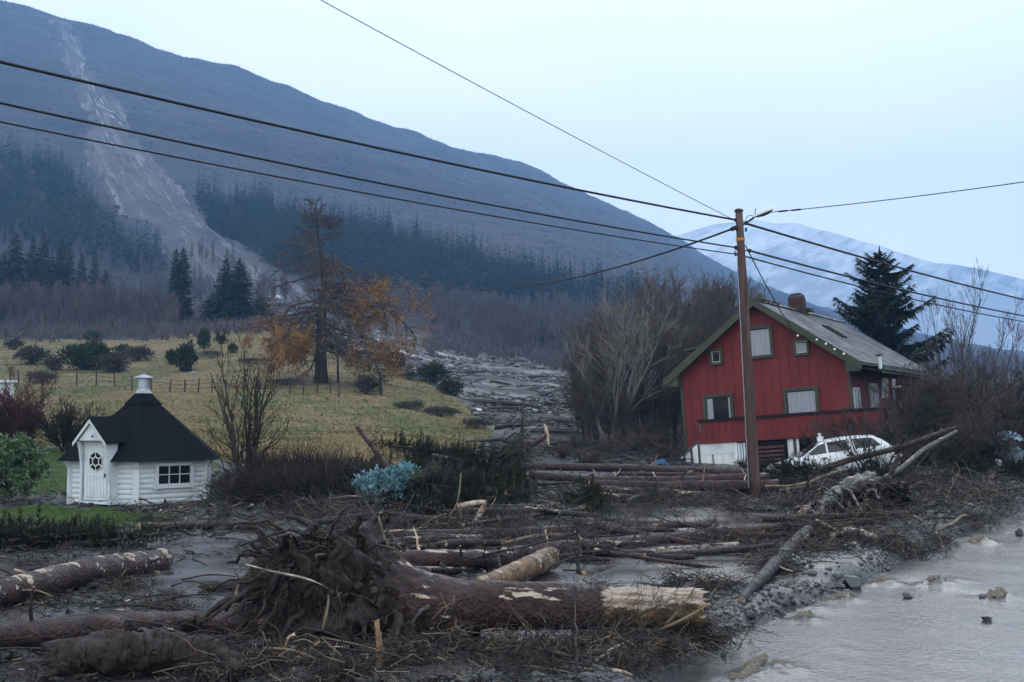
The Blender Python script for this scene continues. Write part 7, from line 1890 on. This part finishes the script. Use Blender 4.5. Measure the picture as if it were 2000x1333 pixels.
# ------------------------------------------------------------------ logs and clods strewn over the far slide
g = np.random.default_rng(2100); lp = None
for q in range(26):
    px_, py_ = g.uniform(850, 1210), g.uniform(705, 875)
    P_ = gp(px_, py_, 0, 900)
    if not (45 < P_[1] < 260) or region(P_[None, 0], P_[None, 1], P_[None, 2])[0] != 3: continue
    L_ = g.uniform(2.0, 6.0); 
    if lp is None:
        V, Q = tubes(np.array([[[-.5, 0, 0], [-.2, 0, .01], [.15, .01, .012], [.5, 0, 0]]]), np.array([[.03, .03, .026, .018]]), 8)
        lp = MB().tube(np.array([[-.5, 0, 0], [-.2, 0, .01], [.15, .01, .012], [.5, 0, 0]]), [.03, .03, .026, .018], 8, mcap=1).build('slide_log', [M['bark_dark'], M['wood']]); o = lp
    else: o = lp.copy(); COL.objects.link(o)
    o.location = P_ + [0, 0, .10]; o.scale = (L_, L_ * 1.2, L_ * 1.2); o.rotation_euler = (0, float(g.normal() * .06), float(g.normal() * .7))
    tag(o, 'dark log strewn on the grey mudslide above the house', 'log', 'logs strewn over the mudslide')
n = 5000; y = np.exp(g.uniform(math.log(44), math.log(230), n * 2)); u = g.uniform(640, 1340, n * 2); x = (u - 1000) / F * y; z = H(x, y); keep = region(x, y, z) == 3
P = np.stack([x, y, z], 1)[keep][:n]; w_ = fbm(P[:, 0] / 6, P[:, 1] / 9, oct=3, seed=22) > -.1; P = P[w_]; mb = MB()
for q in range(4):
    p_ = P[q::4]; s_ = g.uniform(.06, .28, len(p_)) * np.clip(p_[:, 1] / 90, .6, 2); V, Fc = rock_tmpl(80 + q, False, .5); mb.add(*scatter(V, Fc, p_, np.stack([s_ * 1.5, s_, s_ * .7], 1), g.uniform(0, 6.28, len(p_))))
tag(mb.build('slide_clods', M['mud']), kind='stuff')
n = len(P); a = g.uniform(0, 6.28, n); L_ = g.uniform(.3, 1.3, n); t_ = np.linspace(-.5, .5, 3); d_ = np.stack([np.cos(a), np.sin(a) , g.normal(size=n) * .12], 1)
tag(MB().add(*tubes(P[:, None] + [0, 0, .1] + d_[:, None] * (L_[:, None] * t_)[..., None], np.full((n, 3), .035) * np.clip(P[:, 1:2] / 80, .6, 2), 3)).build('slide_litter', M['twig']), kind='stuff')

# dark root mass and broken roots of the birch stump
st = [o for o in bpy.data.objects if o.name.startswith('birch_stump')][0]; g = np.random.default_rng(2200)
sl_ = np.array(st.location)
for cx_, cy_, rx_, ry_ in ((1690, 975, 46, 34), (1640, 1000, 34, 30), (1735, 955, 40, 26), (1590, 1010, 22, 18)):
    V, Fc = JV, JF
    for _ in range(2):                                  # finer sphere
        mid_ = {}; Vl = [tuple(v) for v in V]; out = []
        def m_(a, b):
            key = (min(a, b), max(a, b))
            if key not in mid_: mid_[key] = len(Vl); Vl.append(tuple(norm((np.array(Vl[a]) + np.array(Vl[b])) / 2)))
            return mid_[key]
        for a, b, c in Fc: x, y, z = m_(a, b), m_(b, c), m_(c, a); out += [[a, x, z], [b, y, x], [c, z, y], [x, y, z]]
        V, Fc = np.array(Vl), np.array(out)
    k_ = 25.6 / F
    V = V * (1 + .55 * fbm(V[:, 0] * 2.2 + cx_, V[:, 1] * 2.2, V[:, 2] * 2.2, oct=5, seed=int(cx_), gain=.6))[:, None] * [rx_ * k_, .4, ry_ * k_]
    MB().add(V + at(cx_, cy_ + 6, 26.0) - sl_, Fc).build('root_mass', M['root'], st)
for q in range(46):
    c = at(g.uniform(1575, 1750), g.uniform(940, 1020), 25.5) - sl_; d_ = norm(np.array([g.normal() * .9, -.5 - .4 * g.uniform(), g.normal() * .6])); L_ = g.uniform(.3, 1.0); t_ = np.linspace(0, 1, 9)
    P = c + d_ * (L_ * t_)[:, None] + np.cumsum(g.normal(size=(9, 3)), 0) * L_ * .06; P[:, 2] -= L_ * .35 * t_ ** 2
    MB().tube(P, g.uniform(.010, .035) * (1 - .7 * t_) + .003, 6).build('root', M['root'] if q % 4 else bark('birch', .2), st, smooth=True)

# ------------------------------------------------------------------ labels that single out members of the smaller groups
ORD = ['first', 'second', 'third', 'fourth', 'fifth', 'sixth', 'seventh', 'eighth', 'ninth', 'tenth', 'eleventh', 'twelfth', 'thirteenth', 'fourteenth', 'fifteenth', 'sixteenth', 'seventeenth', 'eighteenth', 'nineteenth', 'twentieth',
       'twenty-first', 'twenty-second', 'twenty-third', 'twenty-fourth', 'twenty-fifth', 'twenty-sixth', 'twenty-seventh', 'twenty-eighth', 'twenty-ninth', 'thirtieth']
from collections import defaultdict
bpy.context.view_layer.update()
def px_of(o): return project(np.array(o.matrix_world.translation))
gr = defaultdict(list)
for o in bpy.data.objects:
    if o.parent is None and o.get('group') and o.get('label'): gr[(o['group'], o['label'])].append(o)
for (gp_, lb), L_ in list(gr.items()):
    if gp_ == 'broken sticks in the mud':
        cl_ = defaultdict(list)
        for o in L_:
            x, y = px_of(o); nm = o.data.materials[0].name if o.type == 'MESH' else ''
            c_ = 'pale' if 'straw' in nm else ('red brown' if 'rubbed' in nm else 'dark brown')
            w_ = 'in front of the root plate' if x < 640 and y > 1180 else 'left of the root plate' if x < 520 else 'below the big trunk' if x < 1400 and y > 1210 else 'among the logs behind the big trunk' if x < 1130 else 'between the peeled trunk and the pole' if x < 1500 else 'on the bank beyond the birch stump'
            cl_[c_ + ' broken stick ' + w_].append(o)
        for k_, m_ in cl_.items():
            m_.sort(key=lambda o: px_of(o)[0])
            for i, o in enumerate(m_): o['label'] = k_ if len(m_) == 1 else k_ + ', ' + ORD[min(i, 29)] + ' from left'
    elif 1 < len(L_) <= 49:
        L_.sort(key=lambda o: px_of(o)[0])
        for i, o in enumerate(L_): o['label'] = ' '.join(lb.split()[:12]) + ', ' + (ORD[i] if i < 30 else 'fortieth' if i == 39 else ('thirty-' if i < 39 else 'forty-') + ORD[(i + 1) % 10 - 1]) + ' from left'
